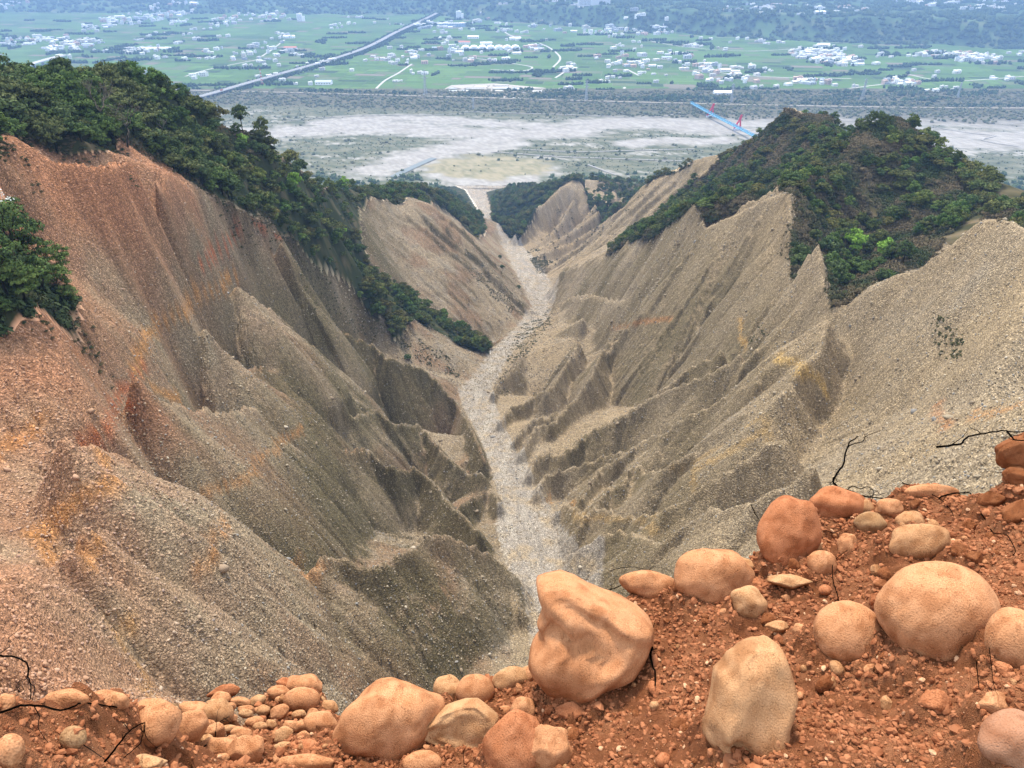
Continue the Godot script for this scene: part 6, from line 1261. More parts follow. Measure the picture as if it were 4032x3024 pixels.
func build_plain() -> void:
	var soil := tinted(0.98)
	var v := PackedVector3Array([Vector3(-9000, -8, -600), Vector3(9000, -8, -600), Vector3(-9000, -8, -16000), Vector3(9000, -8, -16000)])
	structure("ground", arrays_mesh(v, PackedVector3Array([Vector3.UP, Vector3.UP, Vector3.UP, Vector3.UP]), PackedColorArray(), PackedInt32Array([0, 2, 1, 1, 2, 3])), surf(Color(0.085, 0.115, 0.05)))
	for k in gravel_bars:
		var f := PackedVector2Array(gravel_bars[k][1])
		gravel_flat[k] = smooth_line(f, 60.0)
		var b := Rect2(f[0], Vector2.ZERO)
		for q in f: b = b.expand(q)
		gravel_box[k] = b.grow(float(gravel_bars[k][0]) * 2.4)
	structure("riverbed", sheet(-2100, 2100, 1010, 2470, 7.0, 9.0, river_height, river_colour), soil)
	for k in river_water:
		structure("river_water", strip(smooth_line(river_water[k], 20.0), 8.0 if k == "blue" else 3.0, 2.9), surf(Color(0.16, 0.185, 0.19) if k == "blue" else Color(0.27, 0.27, 0.265), 0.6))
	for k in river_tracks:
		structure("gravel_track", strip(smooth_line(river_tracks[k], 20.0), 2.2, 2.75), surf(Color(0.30, 0.29, 0.27)))
	# paddies: parcel beside parcel, each its own green, with field paths between
	var fv := PackedVector3Array()
	var fc := PackedColorArray()
	var fi := PackedInt32Array()
	var turn := Transform2D(-0.13, Vector2(0, 2300))
	var row := -500.0
	while row < 4300.0:
		var deep := rng.randf_range(26.0, 60.0)
		var cx := -3900.0 + rng.randf() * 60.0
		while cx < 4200.0:
			var wide := rng.randf_range(30.0, 130.0)
			var lie := rng.randf_range(0.0, 5.0)
			var mid := turn * Vector2(cx + wide * 0.5, row + deep * 0.5)
			var bank := lerpf(2470.0, 2145.0, smoothstep(-1700.0, 1450.0, mid.x))
			if mid.y > bank and absf(mid.x) < mid.y * 0.76 + 150.0 and terrace(mid.x, mid.y) < -3.0:
				var n := fbm.get_noise_2d(mid.x * 0.0022, mid.y * 0.0022)
				var g := Color(0.074, 0.140, 0.038).lerp(Color(0.104, 0.182, 0.050), rng.randf())
				g = g.lerp(Color(0.05, 0.092, 0.032), clampf(n * 1.2 + 0.1, 0.0, 0.8))
				if rng.randf() < 0.10: g = Color(0.11, 0.145, 0.07)
				if rng.randf() < 0.05: g = Color(0.17, 0.155, 0.11)
				if rng.randf() < 0.05: g = Color(0.045, 0.075, 0.035)
				var e := rng.randf_range(1.0, 2.2)
				var b := fv.size()
				for q in [Vector2(cx + e, row + e), Vector2(cx + wide - e, row + e + lie * 0.4), Vector2(cx + e, row + deep - e), Vector2(cx + wide - e, row + deep - e)]:
					var w: Vector2 = turn * q
					fv.append(Vector3(w.x, 0.0, -w.y))
					fc.append(g)
				fi.append_array([b, b + 2, b + 1, b + 1, b + 2, b + 3])
			cx += wide
		row += deep
	var fn := PackedVector3Array()
	fn.resize(fv.size())
	fn.fill(Vector3.UP)
	structure("rice_fields", arrays_mesh(fv, fn, fc, fi), soil)
	var lanes := PackedVector3Array([Vector3(-5200, -1.0, -2100), Vector3(5200, -1.0, -2100), Vector3(-5200, -1.0, -7200), Vector3(5200, -1.0, -7200)])
	structure("field_paths", arrays_mesh(lanes, PackedVector3Array([Vector3.UP, Vector3.UP, Vector3.UP, Vector3.UP]), PackedColorArray(), PackedInt32Array([0, 2, 1, 1, 2, 3])), surf(Color(0.13, 0.17, 0.09)))
	for k in farm_roads:
		structure("farm_road", strip(smooth_line(farm_roads[k], 40.0), 4.0, 0.25), surf(Color(0.42, 0.41, 0.39)))
	# flood bank along the far side of the river
	var fb: Array = []
	for i in 24:
		var x := -2100.0 + i * 180.0
		fb.append(Vector2(x, lerpf(2462.0, 2136.0, smoothstep(-1700.0, 1450.0, x)) + 4.0))
	structure("flood_bank", strip(smooth_line(fb, 60.0), 7.0, 4.0, 5.0), surf(Color(0.24, 0.215, 0.17)))
	structure("wooded_terrace", sheet(-4600, 5200, 3250, 9000, 45.0, 40.0, terrace, func(x: float, d: float) -> Color:
		var n := fbm.get_noise_2d(x * 0.004, d * 0.006) + rough.get_noise_2d(x * 0.012, d * 0.016) * 0.5
		var c := Color(0.05, 0.085, 0.04).lerp(Color(0.09, 0.15, 0.06), clampf(n * 2.0 - 0.1, 0.0, 1.0))
		if n > 0.55: c = Color(0.13, 0.15, 0.08)
		return c), soil)
	far_woods()

func blob(seed_at: float, wide: float, tall: float, green: Color) -> ArrayMesh:
	var s := SphereMesh.new()
	s.radius = 1.0
	s.height = 2.0
	s.radial_segments = 10
	s.rings = 5
	var a := s.get_mesh_arrays()
	var v: PackedVector3Array = a[Mesh.ARRAY_VERTEX]
	var c := PackedColorArray()
	for i in v.size():
		var q := v[i]
		var k := 1.0 + rough.get_noise_3d(q.x * 1.3 + seed_at, q.y * 1.3, q.z * 1.3) * 0.55
		v[i] = Vector3(q.x * wide * k, (q.y * 0.5 + 0.42) * tall * k, q.z * wide * k)
		c.append(green * (1.0 + rough.get_noise_3d(q.x * 3.0, q.y * 3.0 + seed_at, q.z * 3.0) * 0.35))
	var st := SurfaceTool.new()
	st.begin(Mesh.PRIMITIVE_TRIANGLES)
	var idx: PackedInt32Array = a[Mesh.ARRAY_INDEX]
	for k in idx:
		st.set_smooth_group(0)
		st.set_color(c[k])
		st.add_vertex(v[k])
	st.generate_normals()
	return st.commit()

func scatter(called: String, m: Mesh, mat: Material, where: Array) -> void:
	var mm := MultiMesh.new()
	mm.transform_format = MultiMesh.TRANSFORM_3D
	mm.use_colors = true
	mm.mesh = m
	mm.instance_count = where.size()
	var buf := PackedFloat32Array()
	buf.resize(where.size() * 16)
	var k := 0
	for w in where:
		var t: Transform3D = w[0]
		var c: Color = w[1]
		var b := t.basis
		buf[k] = b.x.x; buf[k + 1] = b.y.x; buf[k + 2] = b.z.x; buf[k + 3] = t.origin.x
		buf[k + 4] = b.x.y; buf[k + 5] = b.y.y; buf[k + 6] = b.z.y; buf[k + 7] = t.origin.y
		buf[k + 8] = b.x.z; buf[k + 9] = b.y.z; buf[k + 10] = b.z.z; buf[k + 11] = t.origin.z
		buf[k + 12] = c.r; buf[k + 13] = c.g; buf[k + 14] = c.b; buf[k + 15] = 1.0
		k += 16
	mm.buffer = buf
	var o := MultiMeshInstance3D.new()
	o.name = numbered(called)
	o.multimesh = mm
	o.material_override = mat
	add_child(o, true)
	tag(o, "", "", "", "stuff")

func far_woods() -> void:
	var m := blob(3.0, 6.0, 9.0, Color(1, 1, 1))
	var mat := tinted(0.98)
	var where: Array = []
	# the bluff and the woods on the terrace
	var tries := 0
	while where.size() < 15000 and tries < 60000:
		tries += 1
		var d := 3300.0 + pow(rng.randf(), 1.3) * 3700.0
		var x := rng.randf_range(-0.74, 0.74) * d
		var y := terrace(x, d)
		if y < -3.0: continue
		var steep := absf(terrace(x, d + 30.0) - y) > 6.0
		if not steep and fbm.get_noise_2d(x * 0.003, d * 0.004) < -0.05: continue
		var s := rng.randf_range(0.8, 1.9)
		where.append([Transform3D(Basis(Vector3.UP, rng.randf() * TAU).scaled(Vector3(s * 1.2, s, s * 1.2)), Vector3(x, y - 1.0, -d)), Color(0.035, 0.065, 0.03).lerp(Color(0.065, 0.095, 0.04), rng.randf())])
	scatter("terrace_woodland", m, mat, where)
	# scrub on the river bars and woods at the foot of the hills
	where = []
	tries = 0
	while where.size() < 17000 and tries < 110000:
		tries += 1
		var d := rng.randf_range(1030.0, 2420.0)
		var x := rng.randf_range(-0.72, 0.72) * d
		var c := river_colour(x, d)
		if c.r > 0.165: continue
		var near := d < 1480.0 and c.r < 0.10
		var s := rng.randf_range(0.10, 0.28) * (1.0 if rng.randf() < 0.9 else 2.2)
		if near: s = rng.randf_range(0.35, 0.75)
		elif d > lerpf(2455.0, 2130.0, smoothstep(-1700.0, 1450.0, x)) - 190.0: s = rng.randf_range(0.25, 0.7)
		elif rng.randf() < 0.35: continue
		where.append([Transform3D(Basis(Vector3.UP, rng.randf() * TAU).scaled(Vector3(s * 1.3, s, s * 1.3)), Vector3(x, river_height(x, d) - 0.2, -d)), Color(0.075, 0.095, 0.045).lerp(Color(0.14, 0.14, 0.08), rng.randf()) if not near else Color(0.04, 0.065, 0.025).lerp(Color(0.075, 0.10, 0.04), rng.randf())])
	scatter("riverside_scrub", m, mat, where)

# ---------- villages, roads and works on the plain ----------
func bar(st: SurfaceTool, a: Vector3, b: Vector3, w: float, c := Color.WHITE) -> void:
	var t := (b - a).normalized()
	var u := t.cross(Vector3(0.2, 1, 0.13)).normalized() * w * 0.5
	var v := t.cross(u).normalized() * w * 0.5
	var q := [a - u - v, a + u - v, a + u + v, a - u + v, b - u - v, b + u - v, b + u + v, b - u + v]
	hexa(st, q, c)

# eight corners: bottom ring then top ring
func hexa(st: SurfaceTool, q: Array, c := Color.WHITE) -> void:
	var mid := Vector3.ZERO
	for p in q: mid += p / 8.0
	for f in [[0, 1, 2, 3], [4, 5, 6, 7], [0, 1, 5, 4], [1, 2, 6, 5], [2, 3, 7, 6], [3, 0, 4, 7]]:
		var n: Vector3 = (q[f[1]] - q[f[0]]).cross(q[f[2]] - q[f[0]]).normalized()
		var fm: Vector3 = (q[f[0]] + q[f[2]]) * 0.5
		var order := [0, 1, 2, 0, 2, 3]
		if n.dot(fm - mid) > 0.0: order = [0, 2, 1, 0, 3, 2]
		else: n = -n
		for k in order:
			st.set_color(c)
			st.set_normal(n)
			st.add_vertex(q[f[k]])

func box(st: SurfaceTool, at: Vector3, s: Vector3, c := Color.WHITE) -> void:
	var h := s * 0.5
	var q: Array = []
	for y in [-h.y, h.y]:
		for e in [[-1, -1], [1, -1], [1, 1], [-1, 1]]: q.append(at + Vector3(e[0] * h.x, y, e[1] * h.z))
	hexa(st, q, c)

func begin() -> SurfaceTool:
	var st := SurfaceTool.new()
	st.begin(Mesh.PRIMITIVE_TRIANGLES)
	return st

func gable(st: SurfaceTool, at: Vector3, s: Vector3, over: float, c := Color.WHITE) -> void:
	var h := s * 0.5
	var q: Array = []
	for e in [[-1, -1], [1, -1], [1, 1], [-1, 1]]: q.append(at + Vector3(e[0] * (h.x + over), 0, e[1] * (h.z + over)))
	for e in [[-1, -0.04], [1, -0.04], [1, 0.04], [-1, 0.04]]: q.append(at + Vector3(e[0] * (h.x + over), s.y, e[1] * h.z))
	hexa(st, q, c)

var wall_paint: Array = []
var roof_paint: Array = []
var pane_dark: StandardMaterial3D

var panes := {}
func window(o: Node3D, at: Vector3, s: Vector3) -> void:
	if not panes.has(s):
		var m := BoxMesh.new()
		m.size = s
		panes[s] = m
	put("window", panes[s], pane_dark, o).position = at

func house_proto(kind: int) -> Node3D:
	var o := Node3D.new()
	var w := begin()
	var r := begin()
	match kind:
		0: # three storeys, flat roof, stair head
			box(w, Vector3(0, 5.0, 0), Vector3(10, 11, 9))
			box(r, Vector3(0, 10.8, 0), Vector3(10.6, 0.7, 9.6))
			box(r, Vector3(2.4, 12.3, 0.5), Vector3(4.0, 2.6, 4.2))
			for f in 3:
				for k in 3: window(o, Vector3(-3.2 + k * 3.2, 2.2 + f * 3.3, 4.5), Vector3(1.7, 1.6, 0.3))
		1: # low farmhouse with a gabled roof
			box(w, Vector3(0, 2.2, 0), Vector3(15, 5.4, 8))
			gable(r, Vector3(0, 4.9, 0), Vector3(15, 2.4, 8), 0.6)
			for k in 4: window(o, Vector3(-5.2 + k * 3.5, 2.6, 4.0), Vector3(1.5, 1.5, 0.3))
		2: # two blocks side by side
			box(w, Vector3(-4, 4.4, 0), Vector3(8, 9.8, 9))
			box(w, Vector3(4.6, 2.9, 0.6), Vector3(9.0, 6.8, 8.2))
			box(r, Vector3(-4, 9.6, 0), Vector3(8.5, 0.6, 9.5))
			box(r, Vector3(4.9, 6.5, 0.6), Vector3(9.2, 0.5, 8.6))
			for f in 2:
				for k in 4: window(o, Vector3(-6.4 + k * 3.9, 2.2 + f * 2.9, 4.7 if k > 1 else 4.5), Vector3(1.7, 1.4, 0.3))
		3: # long shed with a shallow roof
			box(w, Vector3(0, 2.6, 0), Vector3(26, 6.2, 12))
			gable(r, Vector3(0, 5.7, 0), Vector3(26, 2.0, 12), 0.5)
			for k in 5: window(o, Vector3(-10 + k * 5.0, 3.4, 6.0), Vector3(2.6, 1.4, 0.3))
	var walls := put("wall", w.commit(), wall_paint[0], o)
	o.move_child(walls, 0)
	o.move_child(put("roof", r.commit(), roof_paint[0], o), 1)
	return o

func place(o: Node3D, called: String, x: float, y: float, d: float, turn: float, s: Vector3, label: String, category: String, group := "") -> Node3D:
	o.name = numbered(called)
	add_child(o)
	o.position = Vector3(x, y, -d)
	o.rotation.y = turn
	o.scale = s
	tag(o, label, category, group)
	return o

func land(x: float, d: float) -> float:
	return maxf(0.0, terrace(x, d))

func build_towns() -> void:
	for c in [Color(0.80, 0.80, 0.78), Color(0.72, 0.67, 0.57), Color(0.84, 0.84, 0.84), Color(0.58, 0.59, 0.60), Color(0.60, 0.48, 0.42)]: wall_paint.append(surf(c, 0.8))
	for c in [Color(0.78, 0.78, 0.78), Color(0.50, 0.52, 0.54), Color(0.84, 0.85, 0.86), Color(0.40, 0.47, 0.54), Color(0.45, 0.18, 0.13)]: roof_paint.append(surf(c, 0.7))
	pane_dark = surf(Color(0.06, 0.07, 0.08), 0.3)
	var protos: Array = []
	for k in 4: protos.append(house_proto(k))
	var spots := {}
	var rest: Array = []
	var single := 0
	for t in town_spots:
		var group: String = t[1] + "s"
		for k in int(t[6] * 1.7):
			var x := 0.0
			var d := 0.0
			for tries in 12:
				var a := rng.randf() * TAU
				var r := sqrt(rng.randf())
				x = t[2] + cos(a) * r * t[4]
				d = t[3] + sin(a) * r * t[5]
				if not spots.has(Vector2i(int(x / 16.0), int(d / 16.8))): break
			spots[Vector2i(int(x / 16.0), int(d / 16.8))] = true
			var p: int = [0, 0, 0, 1, 2, 2, 3][rng.randi() % 7]
			if k > int(t[6] * 0.58) or (t[0] as String).begins_with("plateau"):
				var f := rng.randf_range(1.0, 1.7) * (1.25 if d > 4200.0 else 1.0)
				var tone := rng.randf_range(0.55, 0.86)
				rest.append([Transform3D(Basis(Vector3.UP, rng.randf_range(-0.35, 0.65)).scaled(Vector3(f * rng.randf_range(0.7, 2.0), f * rng.randf_range(0.4, 0.95), f)), Vector3(x, land(x, d), -d)), [Color(tone, tone, tone), Color(tone, tone * 0.97, tone * 0.9), Color(tone * 0.62, tone * 0.66, tone * 0.7), Color(tone, tone, tone), Color(tone * 0.75, tone * 0.55, tone * 0.45)][rng.randi() % 5]])
				continue
			var o: Node3D = protos[p].duplicate()
			var wp: StandardMaterial3D = wall_paint[[0, 0, 2, 1, 2, 3][rng.randi() % 6]]
			var rp: StandardMaterial3D = roof_paint[[0, 2, 0, 1, 3, 2, 0][rng.randi() % 7]]
			o.get_child(0).material_override = wp
			o.get_child(1).material_override = rp
			var s := rng.randf_range(0.9, 1.5) * (1.25 if d > 4200.0 else 1.0)
			place(o, "village_house", x, land(x, d), d, rng.randf_range(-0.5, 0.5) + 0.15, Vector3(s * rng.randf_range(0.8, 1.3), s * rng.randf_range(0.7, 1.15), s), t[1], "house", group)
	far_houses(rest)
	for p in protos: p.free()
	for t in lone_buildings: lone_building(t[0], t[1], t[2], t[3])
	works_ponds()
	roads()
	tree_rows()
	pylons()
	blue_bridge()

# the rest of the villages, and farmhouses dotted over the fields
func far_houses(rest: Array) -> void:
	for k in 420:
		var d := 2300.0 + pow(rng.randf(), 0.8) * 2700.0
		var x := rng.randf_range(-0.70, 0.70) * d
		if d < lerpf(2520.0, 2190.0, smoothstep(-1700.0, 1450.0, x)) or terrace(x, d) > -3.0: continue
		if fbm.get_noise_2d(x * 0.0016 + 2.0, d * 0.0022) < -0.05: continue
		for m in 1 + rng.randi() % 4:
			var f := rng.randf_range(0.8, 1.4)
			var tone := rng.randf_range(0.5, 0.86)
			rest.append([Transform3D(Basis(Vector3.UP, rng.randf_range(-0.35, 0.65)).scaled(Vector3(f * rng.randf_range(0.7, 2.0), f * rng.randf_range(0.5, 1.1), f)), Vector3(x + rng.randfn() * 26.0, 0, -(d + rng.randfn() * 16.8))), Color(tone, tone, tone * rng.randf_range(0.92, 1.0))])
	var st := begin()
	box(st, Vector3(0, 4.0, 0), Vector3(10, 10, 10))
	box(st, Vector3(0, 9.2, 0), Vector3(10.5, 0.6, 10.5))
	box(st, Vector3(2, 10.6, 1), Vector3(4, 2.4, 4))
	for k in 3: box(st, Vector3(-3.0 + k * 3.0, 3.2, 5.0), Vector3(1.8, 1.6, 0.3), Color(0.12, 0.12, 0.13))
	for k in 3: box(st, Vector3(-3.0 + k * 3.0, 6.6, 5.0), Vector3(1.8, 1.6, 0.3), Color(0.12, 0.12, 0.13))
	scatter("distant_houses", st.commit(), tinted(0.8), rest)

func lone_building(kind: String, x: float, d: float, label: String) -> void:
	var o := Node3D.new()
	var w := begin()
	var r := begin()
	var wp: Material = wall_paint[2]
	var rp: Material = roof_paint[2]
	match kind:
		"long_hall":
			box(w, Vector3(0, 3.5, 0), Vector3(250, 8, 46))
			for k in 7:
				for e in 4:
					var a0 := PI * e / 4.0
					var a1 := PI * (e + 1) / 4.0
					var cx := -107.0 + k * 35.7
					hexa(r, [Vector3(cx - cos(a0) * 17, 7.2, -24), Vector3(cx - cos(a1) * 17, 7.2, -24), Vector3(cx - cos(a1) * 17, 7.2, 24), Vector3(cx - cos(a0) * 17, 7.2, 24), Vector3(cx - cos(a0) * 17, 7.6 + sin(a0) * 9, -24), Vector3(cx - cos(a1) * 17, 7.6 + sin(a1) * 9, -24), Vector3(cx - cos(a1) * 17, 7.6 + sin(a1) * 9, 24), Vector3(cx - cos(a0) * 17, 7.6 + sin(a0) * 9, 24)])
			for k in 12: window(o, Vector3(-115 + k * 21, 3.6, 23), Vector3(8, 3, 0.5))
		"long_hall_low":
			for k in 6:
				box(w, Vector3(-75 + k * 30, 2, 0), Vector3(27, 5, 26))
				gable(r, Vector3(-75 + k * 30, 4.6, 0), Vector3(27, 4, 26), 0.4)
				window(o, Vector3(-75 + k * 30, 2.4, 13), Vector3(9, 3, 0.4))
		"long_block":
			wp = surf(Color(0.32, 0.44, 0.58), 0.7)
			box(w, Vector3(0, 8, 0), Vector3(150, 20, 22))
			box(r, Vector3(0, 18.4, 0), Vector3(152, 1.2, 24))
			box(r, Vector3(-30, 21.5, 0), Vector3(24, 5, 14))
			for f in 4:
				for k in 16: window(o, Vector3(-69 + k * 9.2, 4 + f * 4.2, 11), Vector3(5, 2, 0.5))
		"tower_block":
			box(w, Vector3(0, 18, 0), Vector3(30, 42, 20))
			box(w, Vector3(22, 12, 2), Vector3(14, 30, 16))
			box(r, Vector3(0, 39.6, 0), Vector3(31, 1.2, 21))
			box(r, Vector3(4, 42, 0), Vector3(10, 4.4, 9))
			box(r, Vector3(22.3, 27.5, 2), Vector3(14.4, 1, 17))
			for f in 8:
				for k in 5: window(o, Vector3(-11 + k * 5.5, 3 + f * 4.4, 10), Vector3(2.6, 2.2, 0.5))
		"grey_complex":
			wp = wall_paint[3]
			box(w, Vector3(-40, 22, 0), Vector3(70, 50, 40))
			box(w, Vector3(50, 15, 5), Vector3(110, 36, 36))
			box(r, Vector3(-40, 47.6, 0), Vector3(72, 1.4, 42))
			box(r, Vector3(50.5, 33.6, 5), Vector3(111, 1.4, 38))
			for f in 7:
				for k in 8: window(o, Vector3(-68 + k * 8, 6 + f * 5.6, 20), Vector3(4.4, 2.6, 0.6))
		"cream_block":
			wp = wall_paint[1]
			box(w, Vector3(0, 5, 0), Vector3(26, 12, 16))
			box(w, Vector3(19, 3, 3), Vector3(16, 8, 12))
			box(r, Vector3(0, 11.3, 0), Vector3(27, 0.9, 17))
			box(r, Vector3(19.6, 7.3, 3), Vector3(15.6, 0.8, 13))
			for k in 5: window(o, Vector3(-9.6 + k * 4.8, 6, 8), Vector3(2.2, 2, 0.4))
		_:
			if kind.ends_with("red"): rp = roof_paint[4]
			elif rng.randf() < 0.3: rp = roof_paint[3]
			box(w, Vector3(0, 4, 0), Vector3(52, 10, 26))
			gable(r, Vector3(0, 9.1, 0), Vector3(52, 4, 26), 0.8)
			for k in 6: window(o, Vector3(-21 + k * 8.4, 4.5, 13), Vector3(4.5, 2.2, 0.4))
	put("wall", w.commit(), wp, o)
	put("roof", r.commit(), rp, o)
	place(o, "tower_building" if kind == "tower_block" else "hall_building", x, land(x, d), d, rng.randf_range(-0.1, 0.15), Vector3.ONE, label, "building")

# windbreaks and clumps of trees between the fields
func tree_rows() -> void:
	var mat := tinted(0.98)
	var crowns: Array = [blob(1.0, 4.5, 9.0, Color(0.034, 0.058, 0.026)), blob(5.0, 5.5, 8.0, Color(0.040, 0.068, 0.028)), blob(8.0, 4.0, 10.0, Color(0.030, 0.050, 0.024))]
	var protos: Array = []
	for k in 6:
		var st := SurfaceTool.new()
		st.begin(Mesh.PRIMITIVE_TRIANGLES)
		for m in 9 + k * 3:
			var at := Vector3((m - 4.5 - k * 1.5) * 5.6 + rng.randfn() * 1.5, 0, rng.randfn() * (2.0 if k < 3 else 8.0))
			var s := rng.randf_range(0.7, 1.25)
			st.append_from(crowns[m % 3], 0, Transform3D(Basis(Vector3.UP, rng.randf() * TAU).scaled(Vector3(s, s, s)), at))
		protos.append(st.commit())
	var words := ["short thick row of dark trees between two paddies", "row of dark trees along a field path", "long dark windbreak of trees across the fields", "dark clump of trees in the fields", "broad dark grove among the paddies", "large dark grove beside the farm plots"]
	var n := 0
	for k in 1600:
		if n >= 290: break
		var d := 2260.0 + pow(rng.randf(), 1.2) * 2700.0
		var x := rng.randf_range(-0.70, 0.70) * d
		var bank := lerpf(2500.0, 2175.0, smoothstep(-1700.0, 1450.0, x))
		if d < bank or terrace(x, d) > -3.0: continue
		if fbm.get_noise_2d(x * 0.0011 + 5.0, d * 0.0016) < -0.12: continue
		var w := rng.randi() % 6
		var o := put("field_trees", protos[w], mat)
		o.position = Vector3(x, -0.6, -d)
		o.rotation.y = rng.randfn() * 0.12 + (0.13 if rng.randf() < 0.8 else 1.45)
		var s := rng.randf_range(0.7, 1.15)
		o.scale = Vector3(s * rng.randf_range(0.7, 1.4), s, s)
		var lie := "%s, %s, %s" % [words[w].replace(" in the fields", "").replace(" across the fields", ""), "near the river" if d < 2900.0 else ("mid plain" if d < 3700.0 else "far off"), "left of the expressway" if x < road_x(d) else ("right of the expressway" if x < 500.0 else "behind the right peak")]
		tag(o, lie, "tree row", "groves: " + lie)
		n += 1
	# the shelter belt that hides the foot of the expressway and lines the flood bank
	var belt: Array = []
	for k in 2600:
		var t := rng.randf()
		var q: Vector2
		if k < 1300:
			q = along(road_axis, 0.04 + t * 0.9)
			q += Vector2(rng.randfn() * 6.0 + (26.0 if k % 2 == 0 else -26.0), rng.randfn() * 10.0)
		else:
			var x := lerpf(-1900.0, 1700.0, t)
			if fbm.get_noise_2d(x * 0.006, 1.0) < -0.05: continue
			q = Vector2(x, lerpf(2500.0, 2170.0, smoothstep(-1700.0, 1450.0, x)) + absf(rng.randfn()) * 16.0)
		var s := rng.randf_range(0.5, 1.0)
		belt.append([Transform3D(Basis(Vector3.UP, rng.randf() * TAU).scaled(Vector3(s, s, s)), Vector3(q.x, -0.5, -q.y)), Color.WHITE])
	scatter("shelter_belt", crowns[0], mat, belt)

func road_x(d: float) -> float:
	for i in road_axis.size() - 1:
		if (road_axis[i].y - d) * (road_axis[i + 1].y - d) <= 0.0: return road_axis[i].x
	return -900.0

func along(l: PackedVector2Array, t: float) -> Vector2:
	var whole := 0.0
	for i in l.size() - 1: whole += l[i].distance_to(l[i + 1])
	var left := whole * t
	for i in l.size() - 1:
		var s := l[i].distance_to(l[i + 1])
		if left <= s: return l[i].lerp(l[i + 1], left / s)
		left -= s
	return l[-1]

var road_axis := PackedVector2Array()

func works_ponds() -> void:
	var base := PackedVector2Array(quarry_outline)
	structure("works_ground", slab(base, 0.3, 1.2), surf(Color(0.37, 0.345, 0.30)))
	var n := 0
	for q in pond_outlines:
		var o := Node3D.new()
		var p := PackedVector2Array(q)
		var mid := Vector2.ZERO
		for e in p: mid += e / p.size()
		var inner := PackedVector2Array()
		var outer := PackedVector2Array()
		for e in p:
			inner.append((e - mid) * 0.84)
			outer.append(e - mid)
		put("bank", ring(outer, inner, 2.2), surf(Color(0.34, 0.31, 0.265)), o)
		var dry := n % 3 == 2
		put("water", slab(inner, 1.3, 0.4), surf(Color(0.46, 0.445, 0.42) if dry else [Color(0.40, 0.44, 0.47), Color(0.52, 0.54, 0.55)][n % 2], 0.5), o)
		place(o, "settling_pond", mid.x, 0.0, mid.y, 0.0, Vector3.ONE, "pale %s basin of the gravel works, %s" % ["dry" if dry else "milky", ["leftmost, with a pointed end", "second from the left in the front line", "small one behind the left front basins", "middle one of the front line", "fourth in the front line", "narrow one at the back", "front left of the lower pair", "long one at the centre of the lower line", "last on the right of the upper line", "lowest right corner one"][n]], "pond")
		n += 1

func slab(p: PackedVector2Array, y: float, thick: float) -> ArrayMesh:
	var st := begin()
	var t := Geometry2D.triangulate_polygon(p)
	for k in range(0, t.size(), 3):
		var q := [Vector3(p[t[k]].x, y, -p[t[k]].y), Vector3(p[t[k + 1]].x, y, -p[t[k + 1]].y), Vector3(p[t[k + 2]].x, y, -p[t[k + 2]].y)]
		if (q[1] - q[0]).cross(q[2] - q[0]).y > 0.0: q = [q[0], q[2], q[1]]
		for v in q:
			st.set_normal(Vector3.UP)
			st.add_vertex(v)
	for i in p.size():
		var a := p[i]
		var b := p[(i + 1) % p.size()]
		var q := [Vector3(a.x, y, -a.y), Vector3(b.x, y, -b.y), Vector3(b.x, y - thick, -b.y), Vector3(a.x, y - thick, -a.y)]
		var nn: Vector3 = (q[1] - q[0]).cross(q[2] - q[0]).normalized()
		for k in [0, 1, 2, 0, 2, 3]:
			st.set_normal(nn)
			st.add_vertex(q[k])
	return st.commit()

func ring(o: PackedVector2Array, inn: PackedVector2Array, y: float) -> ArrayMesh:
	var st := begin()
	for i in o.size():
		var j := (i + 1) % o.size()
		var q: Array = []
		for h in [0.2, y]:
			for e in [o[i], o[j], inn[j], inn[i]]:
				q.append(Vector3(e.x, h, -e.y))
		hexa(st, q)
	return st.commit()

